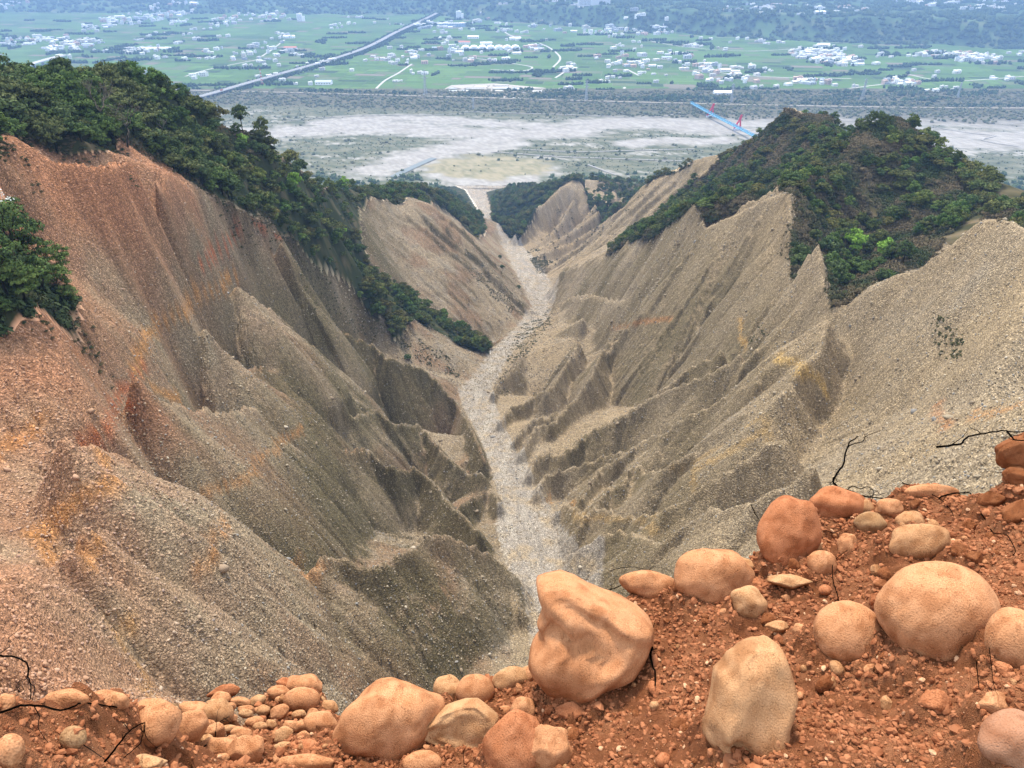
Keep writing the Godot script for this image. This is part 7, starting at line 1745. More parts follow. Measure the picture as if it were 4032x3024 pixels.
func roads() -> void:
	road_axis = smooth_line(express_line, 40.0)
	# the expressway: deck on piers, two carriageways with parapets
	var o := Node3D.new()
	var conc := surf(Color(0.38, 0.38, 0.37), 0.85)
	put("deck", strip(road_axis, 10.5, 9.0, 1.5), conc, o)
	for s in [-1, 1]:
		put("carriageway", strip(offset(road_axis, 5.2 * s), 4.3, 9.15, 0.1), surf(Color(0.27, 0.27, 0.27), 0.9), o)
	for s in [-10.2, 0.0, 10.2]: put("parapet", strip(offset(road_axis, s), 0.4, 9.9, 1.1), surf(Color(0.46, 0.46, 0.45)), o)
	var column := BoxMesh.new()
	column.size = Vector3(12, 7.6, 2.6)
	for k in 44:
		var q := along(road_axis, k / 44.0)
		put("pier", column, conc, o).position = Vector3(q.x, 3.75, -q.y)
	o.name = "expressway"
	add_child(o)
	tag(o, "grey raised expressway running away across the plain from the left hill", "expressway")
	# the road bridge at the left edge
	var l := smooth_line(bridge_line, 30.0)
	var b := Node3D.new()
	put("deck", strip(l, 13.0, 16.0, 2.4), surf(Color(0.47, 0.46, 0.44)), b)
	for s in [-12.6, 0.0, 12.6]: put("parapet", strip(offset(l, s), 0.5, 17.1, 1.1), surf(Color(0.55, 0.54, 0.52)), b)
	for k in 9:
		var p := along(l, (k + 0.5) / 9.0)
		var ps := begin()
		box(ps, Vector3(p.x, 6.8, -p.y), Vector3(10, 13.8, 3.2))
		put("pier", ps.commit(), conc, b)
	b.name = "road_bridge"
	add_child(b)
	tag(b, "pale concrete road bridge on piers at the left edge of the river", "bridge")
	# traffic on the expressway
	var words := ["red lorry on the lower end of the expressway", "white lorry in the nearer lane behind the red one", "white car just above the skyline tree", "grey car in the far lane of the expressway", "silver car following the white lorry", "white van midway along the lower expressway", "dark car near the red and white mast", "white car beside the crossing farm lane", "pale lorry beyond the mast", "white car farther up the expressway"]
	var cols := [Color(0.4, 0.06, 0.04), Color(0.7, 0.7, 0.7), Color(0.7, 0.7, 0.7), Color(0.25, 0.26, 0.28), Color(0.5, 0.5, 0.52), Color(0.72, 0.72, 0.7), Color(0.05, 0.05, 0.06), Color(0.7, 0.7, 0.68), Color(0.6, 0.58, 0.5), Color(0.7, 0.7, 0.7)]
	for k in 10:
		var t := 0.03 + k * 0.028 + rng.randf() * 0.01
		var q := along(road_axis, t)
		var dir := (along(road_axis, t + 0.004) - q).normalized()
		var side := Vector2(dir.y, -dir.x) * ([3.6, 6.8, -3.6, -6.8][k % 4] as float)
		var car := Node3D.new()
		var body := begin()
		var cab := begin()
		var lorry: bool = words[k].contains("lorry")
		if lorry:
			box(body, Vector3(0, 2.2, 1.5), Vector3(2.5, 2.9, 8.5))
			box(cab, Vector3(0, 1.7, -4.3), Vector3(2.4, 2.4, 2.2))
		else:
			box(body, Vector3(0, 0.75, 0), Vector3(1.8, 0.75, 4.4))
			hexa(cab, [Vector3(-0.85, 1.1, -1.2), Vector3(0.85, 1.1, -1.2), Vector3(0.85, 1.1, 1.9), Vector3(-0.85, 1.1, 1.9), Vector3(-0.7, 1.6, -0.6), Vector3(0.7, 1.6, -0.6), Vector3(0.7, 1.6, 1.4), Vector3(-0.7, 1.6, 1.4)])
		put("body", body.commit(), surf(cols[k], 0.4), car)
		put("cab", cab.commit(), surf(cols[k] if lorry else Color(0.08, 0.09, 0.1), 0.3), car)
		for e in [[-0.8, -1.4], [0.8, -1.4], [-0.8, 1.4], [0.8, 1.4]]:
			var wst := begin()
			box(wst, Vector3(e[0], 0.36, e[1] * (2.4 if lorry else 1.0)), Vector3(0.25, 0.7, 0.7))
			put("wheel", wst.commit(), surf(Color(0.03, 0.03, 0.03)), car)
		place(car, "lorry" if lorry else "parked_car" if false else "car", q.x + side.x, 9.16, q.y + side.y, atan2(-dir.x, dir.y), Vector3.ONE, words[k], "lorry" if lorry else "car")

func offset(l: PackedVector2Array, s: float) -> PackedVector2Array:
	var out := PackedVector2Array()
	for i in l.size():
		var t := (l[mini(i + 1, l.size() - 1)] - l[maxi(i - 1, 0)]).normalized()
		out.append(l[i] + Vector2(t.y, -t.x) * s)
	return out

func lattice(st: SurfaceTool, tall: float, foot: float, top: float, w: float, bays: int, two: bool) -> void:
	for b in bays:
		var y0 := tall * b / bays
		var y1 := tall * (b + 1) / bays
		var r0 := lerpf(foot, top, sqrt(float(b) / bays))
		var r1 := lerpf(foot, top, sqrt(float(b + 1) / bays))
		var c := Color(0.55, 0.08, 0.05) if two and b % 2 == 0 else (Color(0.7, 0.7, 0.7) if two else Color(0.36, 0.38, 0.39))
		var e := [[-1, -1], [1, -1], [1, 1], [-1, 1]]
		for k in 4:
			var a0 := Vector3(e[k][0] * r0, y0, e[k][1] * r0)
			var a1 := Vector3(e[k][0] * r1, y1, e[k][1] * r1)
			var m: Array = e[(k + 1) % 4]
			bar(st, a0, a1, w, c)
			bar(st, a0, Vector3(m[0] * r1, y1, m[1] * r1), w * 0.6, c)
			bar(st, a1, Vector3(m[0] * r1, y1, m[1] * r1), w * 0.6, c)

func pylons() -> void:
	var mat := tinted(0.6)
	for p in pylon_spots:
		var o := Node3D.new()
		var tall: float = p[2]
		var st := begin()
		lattice(st, tall, tall * 0.085, tall * 0.014, 0.75, 9, p[4])
		put("mast", st.commit(), mat, o)
		if not p[4]:
			for a in 3:
				var ar := begin()
				var y: float = tall * (0.70 + 0.12 * a)
				var w: float = tall * (0.15 - 0.02 * a)
				bar(ar, Vector3(-w, y, 0), Vector3(0, y + 2.2, 0), 0.6, Color(0.36, 0.38, 0.39))
				bar(ar, Vector3(w, y, 0), Vector3(0, y + 2.2, 0), 0.6, Color(0.36, 0.38, 0.39))
				bar(ar, Vector3(-w, y, 0), Vector3(w, y, 0), 0.6, Color(0.36, 0.38, 0.39))
				put("cross_arm", ar.commit(), mat, o)
		place(o, "lattice_mast" if p[4] else "power_pylon", p[0], 0.0, p[1], 0.4, Vector3.ONE, p[3], "mast" if p[4] else "pylon")

func blue_bridge() -> void:
	var l := smooth_line(blue_line, 30.0)
	var o := Node3D.new()
	var blue := surf(Color(0.09, 0.30, 0.47), 0.6)
	put("walkway", strip(l, 2.7, 13.0, 0.8), surf(Color(0.17, 0.38, 0.52), 0.6), o)
	var n := l.size()
	for s in [-1, 1]:
		var side := offset(l, 2.7 * s)
		var tr := begin()
		for y in [12.8, 16.8]:
			for i in n - 1: bar(tr, Vector3(side[i].x, y, -side[i].y), Vector3(side[i + 1].x, y, -side[i + 1].y), 1.0)
		for i in n - 1:
			var m := side[i].lerp(side[i + 1], 0.5)
			bar(tr, Vector3(side[i].x, 12.8, -side[i].y), Vector3(m.x, 16.8, -m.y), 0.6)
			bar(tr, Vector3(m.x, 16.8, -m.y), Vector3(side[i + 1].x, 12.8, -side[i + 1].y), 0.6)
		put("truss", tr.commit(), blue, o)
	var cross := begin()
	for i in n:
		var a := offset(l, 2.7)[i]
		var b := offset(l, -2.7)[i]
		bar(cross, Vector3(a.x, 16.8, -a.y), Vector3(b.x, 16.8, -b.y), 0.7)
	put("top_brace", cross.commit(), blue, o)
	o.name = "pipe_bridge"
	add_child(o)
	tag(o, "sky-blue truss bridge crossing the stony riverbed towards the right hill", "bridge")
	for t in tower_spots:
		var q := Vector2(t[0], t[1])
		var tw := Node3D.new()
		var red := surf(Color(0.55, 0.03, 0.06), 0.6)
		var lean := Vector3(6.0, 0, 2.0)
		for s in [-1, 1]:
			var st := begin()
			bar(st, Vector3(8.5 * s, 4.5, 0), Vector3(2.0 * s, 22.0, 0) + lean * 0.5, 2.9)
			bar(st, Vector3(2.0 * s, 22.0, 0) + lean * 0.5, Vector3(0.9 * s, t[2], 0) + lean, 2.6)
			put("leg", st.commit(), red, tw)
		var cb := begin()
		bar(cb, Vector3(-7.0, 9.8, 0), Vector3(7.0, 9.8, 0), 1.5)
		bar(cb, Vector3(-2.6, 21.0, 0) + lean * 0.5, Vector3(2.6, 21.0, 0) + lean * 0.5, 1.3)
		put("cross_beam", cb.commit(), red, tw)
		var pr := begin()
		hexa(pr, [Vector3(-10, -1, -4), Vector3(10, -1, -4), Vector3(10, -1, 4), Vector3(-10, -1, 4), Vector3(-9, 4.6, -3), Vector3(9, 4.6, -3), Vector3(9, 4.6, 3), Vector3(-9, 4.6, 3)])
		put("pier", pr.commit(), surf(Color(0.52, 0.54, 0.58)), tw)
		place(tw, "bridge_tower", q.x, 1.0, q.y, 0.25, Vector3.ONE, t[3], "tower")

# ---------- woods ----------
func limb(st: SurfaceTool, line: Array, r0: float, r1: float, c: Color, sides := 5) -> void:
	var rings: Array = []
	for i in line.size():
		var t: Vector3 = (line[mini(i + 1, line.size() - 1)] - line[maxi(i - 1, 0)]).normalized()
		var u := t.cross(Vector3(0.31, 0.2, 0.93)).normalized()
		var w := t.cross(u)
		var r := lerpf(r0, r1, float(i) / (line.size() - 1))
		var ring: Array = []
		for s in sides:
			var a := TAU * s / sides
			ring.append([line[i] + (u * cos(a) + w * sin(a)) * r, u * cos(a) + w * sin(a)])
		rings.append(ring)
	for i in rings.size() - 1:
		for s in sides:
			var a: Array = rings[i][s]
			var b: Array = rings[i][(s + 1) % sides]
			var e: Array = rings[i + 1][s]
			var f: Array = rings[i + 1][(s + 1) % sides]
			for q in [a, b, e, b, f, e]:
				st.set_color(c)
				st.set_normal(q[1])
				st.add_vertex(q[0])

# a cloud of leaf tufts: lobes are [centre, radius]
func leaf_cloud(lobes: Array, each: int, leaf: float, dark: Color, light: Color, squash := 0.75) -> ArrayMesh:
	var st := SurfaceTool.new()
	st.begin(Mesh.PRIMITIVE_TRIANGLES)
	for l in lobes:
		var at: Vector3 = l[0]
		var r: float = l[1]
		var shade := rng.randf_range(-0.25, 0.25)
		for k in each:
			var dir := Vector3(rng.randfn(), rng.randfn(), rng.randfn()).normalized()
			if dir.y < -0.35: dir.y *= -0.6
			var p := at + Vector3(dir.x, dir.y * squash, dir.z) * r * pow(rng.randf(), 0.28)
			var n := (dir + Vector3(rng.randfn(), rng.randfn() + 0.9, rng.randfn()) * 0.33).normalized()
			var u := n.cross(Vector3(rng.randf() - 0.5, rng.randf() - 0.5, rng.randf() - 0.5)).normalized()
			var w := n.cross(u)
			var s := leaf * rng.randf_range(0.6, 1.25)
			var c := dark.lerp(light, clampf(rng.randf() * 0.9 + shade, 0.0, 1.0))
			var soft := (dir * 0.7 + n * 0.6).normalized()
			var tip := p + u * s * 1.3 - n * s * 0.25
			for q in [p - u * s, p + w * s * 0.6, tip, p - u * s, tip, p - w * s * 0.6]:
				st.set_color(c)
				st.set_normal(soft)
				st.add_vertex(q)
	return st.commit()

func crooked(a: Vector3, b: Vector3, n: int, wild: float) -> Array:
	var out: Array = []
	for i in n + 1:
		var t := float(i) / n
		out.append(a.lerp(b, t) + Vector3(rng.randfn(), rng.randfn() * 0.4, rng.randfn()) * wild * (1.0 if i > 0 and i < n else 0.0))
	return out

var leaf_mat: StandardMaterial3D
var bark_mat: StandardMaterial3D

func tree_proto(tall: float, wide: float, lobes_n: int, each: int, leaf: float, dark: Color, light: Color, bark: Color, flat_top := 0.75) -> Node3D:
	var o := Node3D.new()
	var st := SurfaceTool.new()
	st.begin(Mesh.PRIMITIVE_TRIANGLES)
	var lobes: Array = []
	var fork := Vector3(rng.randfn() * 0.15, tall * 0.42, rng.randfn() * 0.15)
	limb(st, crooked(Vector3(0, -1.0, 0), fork, 4, 0.10), tall * 0.028, tall * 0.018, bark)
	for k in lobes_n:
		var a := TAU * k * 0.382 + rng.randf()
		var rr := wide * sqrt((k + 0.4) / lobes_n) * 0.78
		var y := tall * (0.86 - 0.36 * pow(rr / wide, 1.6)) + rng.randfn() * tall * 0.055
		var q := Vector3(cos(a) * rr, y, sin(a) * rr)
		lobes.append([q, wide * rng.randf_range(0.30, 0.44)])
		if k % 2 == 0: limb(st, crooked(fork, q - Vector3(0, 0.2, 0), 3, 0.12), tall * 0.013, tall * 0.004, bark, 4)
		if k % 3 == 0: lobes.append([q * Vector3(0.8, 0.72, 0.8), wide * 0.34])
	put("trunk", st.commit(), bark_mat, o)
	put("crown", leaf_cloud(lobes, each, leaf, dark, light, flat_top), leaf_mat, o)
	return o

func branch_out(st: SurfaceTool, a: Vector3, dir: Vector3, long: float, r: float, deep: int, c: Color) -> void:
	var b := a + dir * long
	limb(st, crooked(a, b, 3, long * 0.07), r, r * 0.6, c, 4)
	if deep == 0: return
	for k in 3 if deep > 1 else 2:
		var nd := (dir + Vector3(rng.randfn(), rng.randfn() * 0.6 + 0.15, rng.randfn()) * 0.62).normalized()
		branch_out(st, a.lerp(b, rng.randf_range(0.6, 1.0)), nd, long * rng.randf_range(0.55, 0.8), r * 0.58, deep - 1, c)

func dead_proto(tall: float, deep := 3) -> Node3D:
	var o := Node3D.new()
	var st := SurfaceTool.new()
	st.begin(Mesh.PRIMITIVE_TRIANGLES)
	var c := Color(0.60, 0.56, 0.50)
	var top := Vector3(rng.randfn() * 0.4, tall * 0.4, rng.randfn() * 0.4)
	limb(st, crooked(Vector3(0, -0.8, 0), top, 4, 0.15), tall * 0.024, tall * 0.017, c)
	put("trunk", st.commit(), bark_mat, o)
	var st2 := SurfaceTool.new()
	st2.begin(Mesh.PRIMITIVE_TRIANGLES)
	for k in 4:
		var d := Vector3(cos(k * 1.7), rng.randf_range(0.7, 1.6), sin(k * 1.7)).normalized()
		branch_out(st2, top, d, tall * 0.26, tall * 0.014, deep, c)
	put("branches", st2.commit(), bark_mat, o)
	return o

func in_view(x: float, y: float, d: float) -> bool:
	var fw := d * 0.857 - (y - 400.0) * 0.515
	var up := d * 0.515 + (y - 400.0) * 0.857
	if fw < 1.0 or absf(x) / fw > 0.74 or absf(up) / fw > 0.58: return false
	for k in range(4, 49):
		var t := k / 50.0
		if ground(x * t, d * t) > 400.0 + (y - 400.0) * t + 0.3: return false
	return true

func stand(proto: Node3D, called: String, label: String, group: String, x: float, d: float, size: float, sink := 0.2, turn := -1.0) -> Node3D:
	var o: Node3D = proto.duplicate()
	o.name = numbered(called)
	add_child(o)
	o.position = Vector3(x, ground(x, d) - sink, -d)
	o.rotation.y = turn if turn >= 0.0 else rng.randf() * TAU
	o.scale = Vector3(size * rng.randf_range(0.85, 1.15), size * rng.randf_range(0.85, 1.3), size * rng.randf_range(0.85, 1.15))
	tag(o, label, "tree", group)
	return o

func build_woods() -> void:
	leaf_mat = tinted(0.75)
	leaf_mat.cull_mode = BaseMaterial3D.CULL_DISABLED
	leaf_mat.backlight_enabled = true
	leaf_mat.backlight = Color(0.3, 0.32, 0.2)
	bark_mat = tinted(0.9)
	var bark := Color(0.13, 0.11, 0.085)
	var kinds: Array = []
	kinds.append([tree_proto(6.2, 3.1, 11, 62, 0.30, Color(0.032, 0.055, 0.018), Color(0.084, 0.117, 0.035), bark), "dark"])
	kinds.append([tree_proto(7.4, 3.0, 13, 56, 0.30, Color(0.038, 0.061, 0.022), Color(0.096, 0.127, 0.045), bark, 0.6), "dark"])
	kinds.append([tree_proto(5.6, 3.3, 12, 58, 0.28, Color(0.058, 0.072, 0.025), Color(0.133, 0.149, 0.053), bark, 0.5), "olive"])
	kinds.append([tree_proto(6.6, 2.7, 10, 66, 0.27, Color(0.049, 0.083, 0.022), Color(0.119, 0.172, 0.045), bark), "green"])
	kinds.append([tree_proto(5.2, 2.6, 9, 60, 0.29, Color(0.035, 0.063, 0.025), Color(0.078, 0.113, 0.043), bark), "dark"])
	var bright := tree_proto(6.0, 2.8, 12, 70, 0.27, Color(0.109, 0.207, 0.027), Color(0.246, 0.400, 0.062), bark)
	var fine := tree_proto(7.6, 2.6, 15, 92, 0.17, Color(0.038, 0.069, 0.022), Color(0.102, 0.145, 0.043), Color(0.246, 0.200, 0.144), 0.5)
	var fine_b := tree_proto(6.4, 2.5, 13, 92, 0.16, Color(0.052, 0.091, 0.025), Color(0.142, 0.193, 0.053), Color(0.275, 0.228, 0.163), 0.45)
	var words := {
		"dark": ["dark green broadleaf tree", "dark broadleaf trees"], "olive": ["olive green flat-topped tree", "olive green trees"], "green": ["mid green rounded tree", "mid green trees"],
	}
	var taken := {}
	var spots: Array = []
	for f in forest_shapes.size():
		var key: String = forest_outlines.keys()[f]
		if key == "left_shelf": continue
		var box: Rect2 = forest_boxes[f]
		var gap := 3.3 if key == "left_forest" else 4.0
		for k in int(box.get_area() / (gap * gap) * 2.2):
			var x := box.position.x + rng.randf() * box.size.x
			var d := box.position.y + rng.randf() * box.size.y
			var cell := Vector2i(int(x / gap + 500.0), int(d / gap))
			if taken.has(cell) or not Geometry2D.is_point_in_polygon(Vector2(x, d), forest_shapes[f]): continue
			if key == "left_forest" and d > 340.0 and fbm.get_noise_2d(x * 0.05, d * 0.05) < 0.0: continue
			if key == "mouth_forest" and fbm.get_noise_2d(x * 0.03, d * 0.03) < -0.05: continue
			var y := ground(x, d)
			if key.begins_with("right_forest"):
				var lie := ground_normal(x, d, 3.0).y
				if fbm.get_noise_2d(x * 0.035, d * 0.035) < 0.07 or (lie < 0.66 and rng.randf() < 0.85): continue
			if not in_view(x, y + 5.5, d): continue
			taken[cell] = true
			spots.append([Vector2(x, d).length(), x, d, y, key])
	# woods outside the traced ground: the backs and flanks of the hills
	for k in 22000:
		var d := 300.0 + 970.0 * pow(rng.randf(), 1.3)
		var x := rng.randf_range(-0.66, 0.66) * d
		if absf(x) < 60.0 + d * 0.05 or in_forest(x, d) or (d < 700.0 and x < 190.0): continue
		var y := ground(x, d)
		if y < 1.0 or (absf(x) < 140.0 and d < 640.0) or not in_view(x, y + 6.0, d): continue
		spots.append([Vector2(x, d).length(), x, d, y, "flank"])
	spots.sort_custom(func(a, b): return a[0] < b[0])
	print("trees ", spots.size())
	var canopy: Array = [[], [], [], [], []]
	var n := 0
	for s in spots:
		var x: float = s[1]
		var d: float = s[2]
		var noise := fbm.get_noise_2d(x * 0.03, d * 0.03)
		var w := rng.randi() % 5
		if noise > 0.22: w = 2
		elif noise < -0.3: w = 3
		var size := rng.randf_range(0.7, 1.35) * ((1.12 if d < 420.0 else 0.85) if s[4] == "left_forest" else 0.92)
		if n < 285 and s[4] != "flank":
			var where: String = {"left_forest": "in the dense forest on the left hill", "right_forest": "on the overgrown slopes of the right hill", "mouth_forest": "on the low wooded ridge at the mouth of the gully"}.get(s[4], "in the scrub on the bare right spurs")
			var kd: String = kinds[w][1]
			if s[4] == "left_forest":
				if d > 400.0: where = "on the wooded spur below the left hill"
				elif s[3] > 352.0: where = "near the top of the left hill"
				elif d < 235.0: where = "just above the red slope rim on the left hill"
				else: where = "on the right flank of the left hill"
			elif (s[4] as String).begins_with("right_forest"): where = "on the right hill, " + ("in the hollow behind the rock spires" if d < 290.0 else ("on the front slope" if d < 400.0 else "on the far slope"))
			var big := "large " if size > 1.28 else ("small " if size < 0.88 else "")
			stand(kinds[w][0], "broadleaf_tree", big + words[kd][0] + " " + where, big + words[kd][1] + " " + where, x, d, size, 0.6)
			n += 1
		else:
			var t := 1.0 + rng.randf_range(-0.3, 0.35)
			canopy[w].append([Transform3D(Basis(Vector3.UP, rng.randf() * TAU).scaled(Vector3(1.0, rng.randf_range(0.8, 1.3), 1.0) * size * (1.0 if d < 650.0 else 1.25)), Vector3(x, s[3] - 0.8, -d)), Color(t * rng.randf_range(0.85, 1.3), t, t * 0.9)])
	for k in 5:
		if canopy[k].size(): scatter("forest_canopy", kinds[k][0].get_child(1).mesh, leaf_mat, canopy[k])
	# undergrowth under the trees and scrub on the slopes
	var bush := leaf_cloud([[Vector3(0, 0.5, 0), 0.9], [Vector3(0.5, 0.4, 0.3), 0.7], [Vector3(-0.4, 0.35, 0.4), 0.7]], 26, 0.26, Color(0.55, 0.55, 0.55), Color(1, 1, 1))
	var low: Array = []
	for f in forest_shapes.size():
		var key: String = forest_outlines.keys()[f]
		var box: Rect2 = forest_boxes[f]
		for k in mini(190000, int(box.get_area() * 1.1)):
			var x := box.position.x + rng.randf() * box.size.x
			var d := box.position.y + rng.randf() * box.size.y
			if not Geometry2D.is_point_in_polygon(Vector2(x, d), forest_shapes[f]): continue
			var y := ground(x, d)
			if not in_view(x, y + 2.0, d): continue
			var dry := clampf(fbm.get_noise_2d(x * 0.05 + 9.0, d * 0.05) * 1.6 + (0.55 if key.begins_with("right_forest") else -0.1) + rng.randf_range(-0.25, 0.25), 0.0, 1.0)
			var s := rng.randf_range(0.7, 1.7)
			low.append([Transform3D(Basis(Vector3.UP, rng.randf() * TAU).scaled(Vector3(s, s * rng.randf_range(0.7, 1.3), s)), Vector3(x, y - 0.15, -d)), Color(0.038, 0.062, 0.024).lerp(Color(0.065, 0.09, 0.036), rng.randf()).lerp(Color(0.175, 0.138, 0.082), dry)])
	# dry fringe along the edge of the woods
	var near: Dictionary = patches[0]
	for k in 90000:
		var x := rng.randf_range(-148.0, 158.0)
		var d := rng.randf_range(40.0, 328.0)
		var veil: int = near.shade[int((d - near.d0) / near.c) * near.nx + int((x - near.x0) / near.c)]
		if veil < 60 or veil > 205 or (veil < 110 and rng.randf() < 0.5): continue
		var y := ground(x, d)
		if not in_view(x, y + 1.0, d): continue
		var s := rng.randf_range(0.25, 0.7)
		low.append([Transform3D(Basis(Vector3.UP, rng.randf() * TAU).scaled(Vector3(s, s * rng.randf_range(0.7, 1.3), s)), Vector3(x, y - 0.05, -d)), Color(0.050, 0.070, 0.028).lerp(Color(0.15, 0.11, 0.06), rng.randf())])
	scatter("undergrowth", bush, leaf_mat, low)
	low = []
	for k in scrub_outlines:
		var f := flat(scrub_outlines[k])
		var box := Rect2(f[0], Vector2.ZERO)
		for q in f: box = box.expand(q)
		var tuft: bool = k.contains("tuft") or k == "right_patch"
		for m in int(clampf(box.get_area() * (2.0 if tuft else 0.7), 16.0, 5000.0)):
			var x := box.position.x + rng.randf() * box.size.x
			var d := box.position.y + rng.randf() * box.size.y
			if not Geometry2D.is_point_in_polygon(Vector2(x, d), f): continue
			if not tuft and fbm.get_noise_2d(x * 0.08, d * 0.08) < (0.16 if k == "far_right_scrub" else -0.05): continue
			var s := (1.8 if k == "far_right_scrub" else 1.0) * rng.randf_range(0.25, 0.6) * (0.8 if tuft else 1.0)
			low.append([Transform3D(Basis(Vector3.UP, rng.randf() * TAU).scaled(Vector3(s, s, s)), Vector3(x, ground(x, d) - 0.05, -d)), Color(0.06, 0.078, 0.032).lerp(Color(0.135, 0.125, 0.062), rng.randf())])
	scatter("slope_scrub", bush, leaf_mat, low)
	# single trees that stand out
	var at := func(k: String) -> Vector2: return Vector2(lone_trees[k][0].x, -lone_trees[k][0].z)
	var q: Vector2
	var dead := [dead_proto(9.5), dead_proto(7.5), dead_proto(6.5), dead_proto(7.0, 2)]
	var dead_words := {
		"dead_a": "tall pale bare tree rising highest among the left hill forest", "dead_b": "pale leaning dead tree just right below the tallest bare tree", "dead_c": "bare grey tree above the red slope rim on the left hill", "dead_d": "small white-limbed dead tree near the right end of the red rim",
		"dead_bowl": "pale dead tree left of the fresh green tree in the hollow", "dead_bowl_b": "grey leafless tree right below the fresh green tree in the hollow", "dead_right": "thin pale snag on the dark slope behind the lower rock spire",
	}
	var i := 0
	for k in dead_words:
		q = at.call(k)
		stand(dead[i % 4], "dead_tree", dead_words[k], "", q.x, q.y, 1.5 if i < 2 else 1.0)
		i += 1
	var bright_words := {
		"bright_left": ["fresh light green round tree on the forested left spur", 1.6], "bright_left_b": ["light green tree at the top edge of the far left spur", 1.4], "bright_small": ["small yellow-green tree high on the left hill's right flank", 1.1], "bright_mid": ["little bright green tree beside the far bare spur face", 0.7],
		"bright_bowl": ["bright green tree in the hollow right of the lower rock spire", 1.95], "bright_bowl_b": ["wider green tree right of the brightest one in the hollow", 1.5],
	}
	for k in bright_words:
		q = at.call(k)
		stand(bright, "bright_tree", bright_words[k][0], "", q.x, q.y, bright_words[k][1])
	var tall_words := {"tall_top": ["tall dark tree alone above the skyline of the left hill", 1.35, 1], "tall_top_b": ["lower dark tree right of the tall lone skyline tree", 1.0, 0], "edge_tree": ["rounded dark tree jutting out over the riverbed from the left spur", 1.2, 0]}
	for k in tall_words:
		q = at.call(k)
		stand(kinds[tall_words[k][2]][0], "skyline_tree", tall_words[k][0], "", q.x, q.y, tall_words[k][1], 0.5)
	var near_words := {
		"near_a": "fine-leaved tree at the left end of the near ledge", "near_b": "fine-leaved tree in the middle of the near ledge", "near_c": "leaning pale-trunked tree right of the middle of the near ledge", "near_d": "outermost slender tree at the right end of the near ledge",
		"near_e": "tree flecked with white blossom behind the near ledge", "near_f": "lighter green tree behind the right half of the near ledge", "near_g": "low tree at the very edge of the near ledge", "near_h": "bushy tree just behind the outermost tree of the near ledge", "near_i": "tall dense tree behind the middle of the near ledge", "near_j": "rearmost slim tree above the right end of the near ledge",
		"tip_a": "dark tree on the small ledge under the red peak", "tip_b": "second tree left of the one on the ledge under the red peak",
	}
	i = 0
	for k in near_words:
		q = at.call(k)
		var o := stand(fine if i % 2 == 0 else fine_b, "ledge_tree", near_words[k], "", q.x, q.y, [1.45, 1.4, 1.2, 1.1, 1.65, 1.45, 0.75, 1.2, 1.6, 1.15, 0.85, 0.8][i], 0.5)
		if k == "near_e":
			var bl: Array = []
			for m in 7: bl.append([Vector3(rng.randfn() * 0.9, 6.4 + rng.randf() * 1.0, rng.randfn() * 0.9 + 0.3), 0.55])
			put("blossom", leaf_cloud(bl, 16, 0.09, Color(0.75, 0.76, 0.72), Color(0.85, 0.85, 0.82)), leaf_mat, o)
		i += 1
	var bush_words := {"bed_bush": "round dark bush beside the gravel bed on the left", "bed_bush_b": "dark bush at the toe of the wooded left spur", "bed_bush_c": "small tree at the far bend of the gully", "bed_bush_d": "bushy tree just below the far bend of the gully", "bed_bush_e": "dark bush on the toe of the far bare spur"}
	for k in bush_words:
		q = at.call(k)
		stand(kinds[4][0], "streamside_bush", bush_words[k], "", q.x, q.y, 0.95, 1.4)
	for p in kinds: p[0].free()
	for p in dead: p.free()
	for p in [bright, fine, fine_b]: p.free()

# ---------- cobbles that weather out of the conglomerate ----------
func pebble_mesh(seed_at: float, rings := 4, seg := 7) -> ArrayMesh:
	var s := SphereMesh.new()
	s.radius = 1.0
	s.height = 2.0
	s.radial_segments = seg
	s.rings = rings
	var a := s.get_mesh_arrays()
	var v: PackedVector3Array = a[Mesh.ARRAY_VERTEX]
	for i in v.size():
		var q := v[i]
		v[i] = q * (1.0 + rough.get_noise_3d(q.x * 0.9 + seed_at, q.y * 0.9, q.z * 0.9) * 0.35)
	a[Mesh.ARRAY_VERTEX] = v
	a[Mesh.ARRAY_TANGENT] = null
	var m := ArrayMesh.new()
	m.add_surface_from_arrays(Mesh.PRIMITIVE_TRIANGLES, a)
	return m

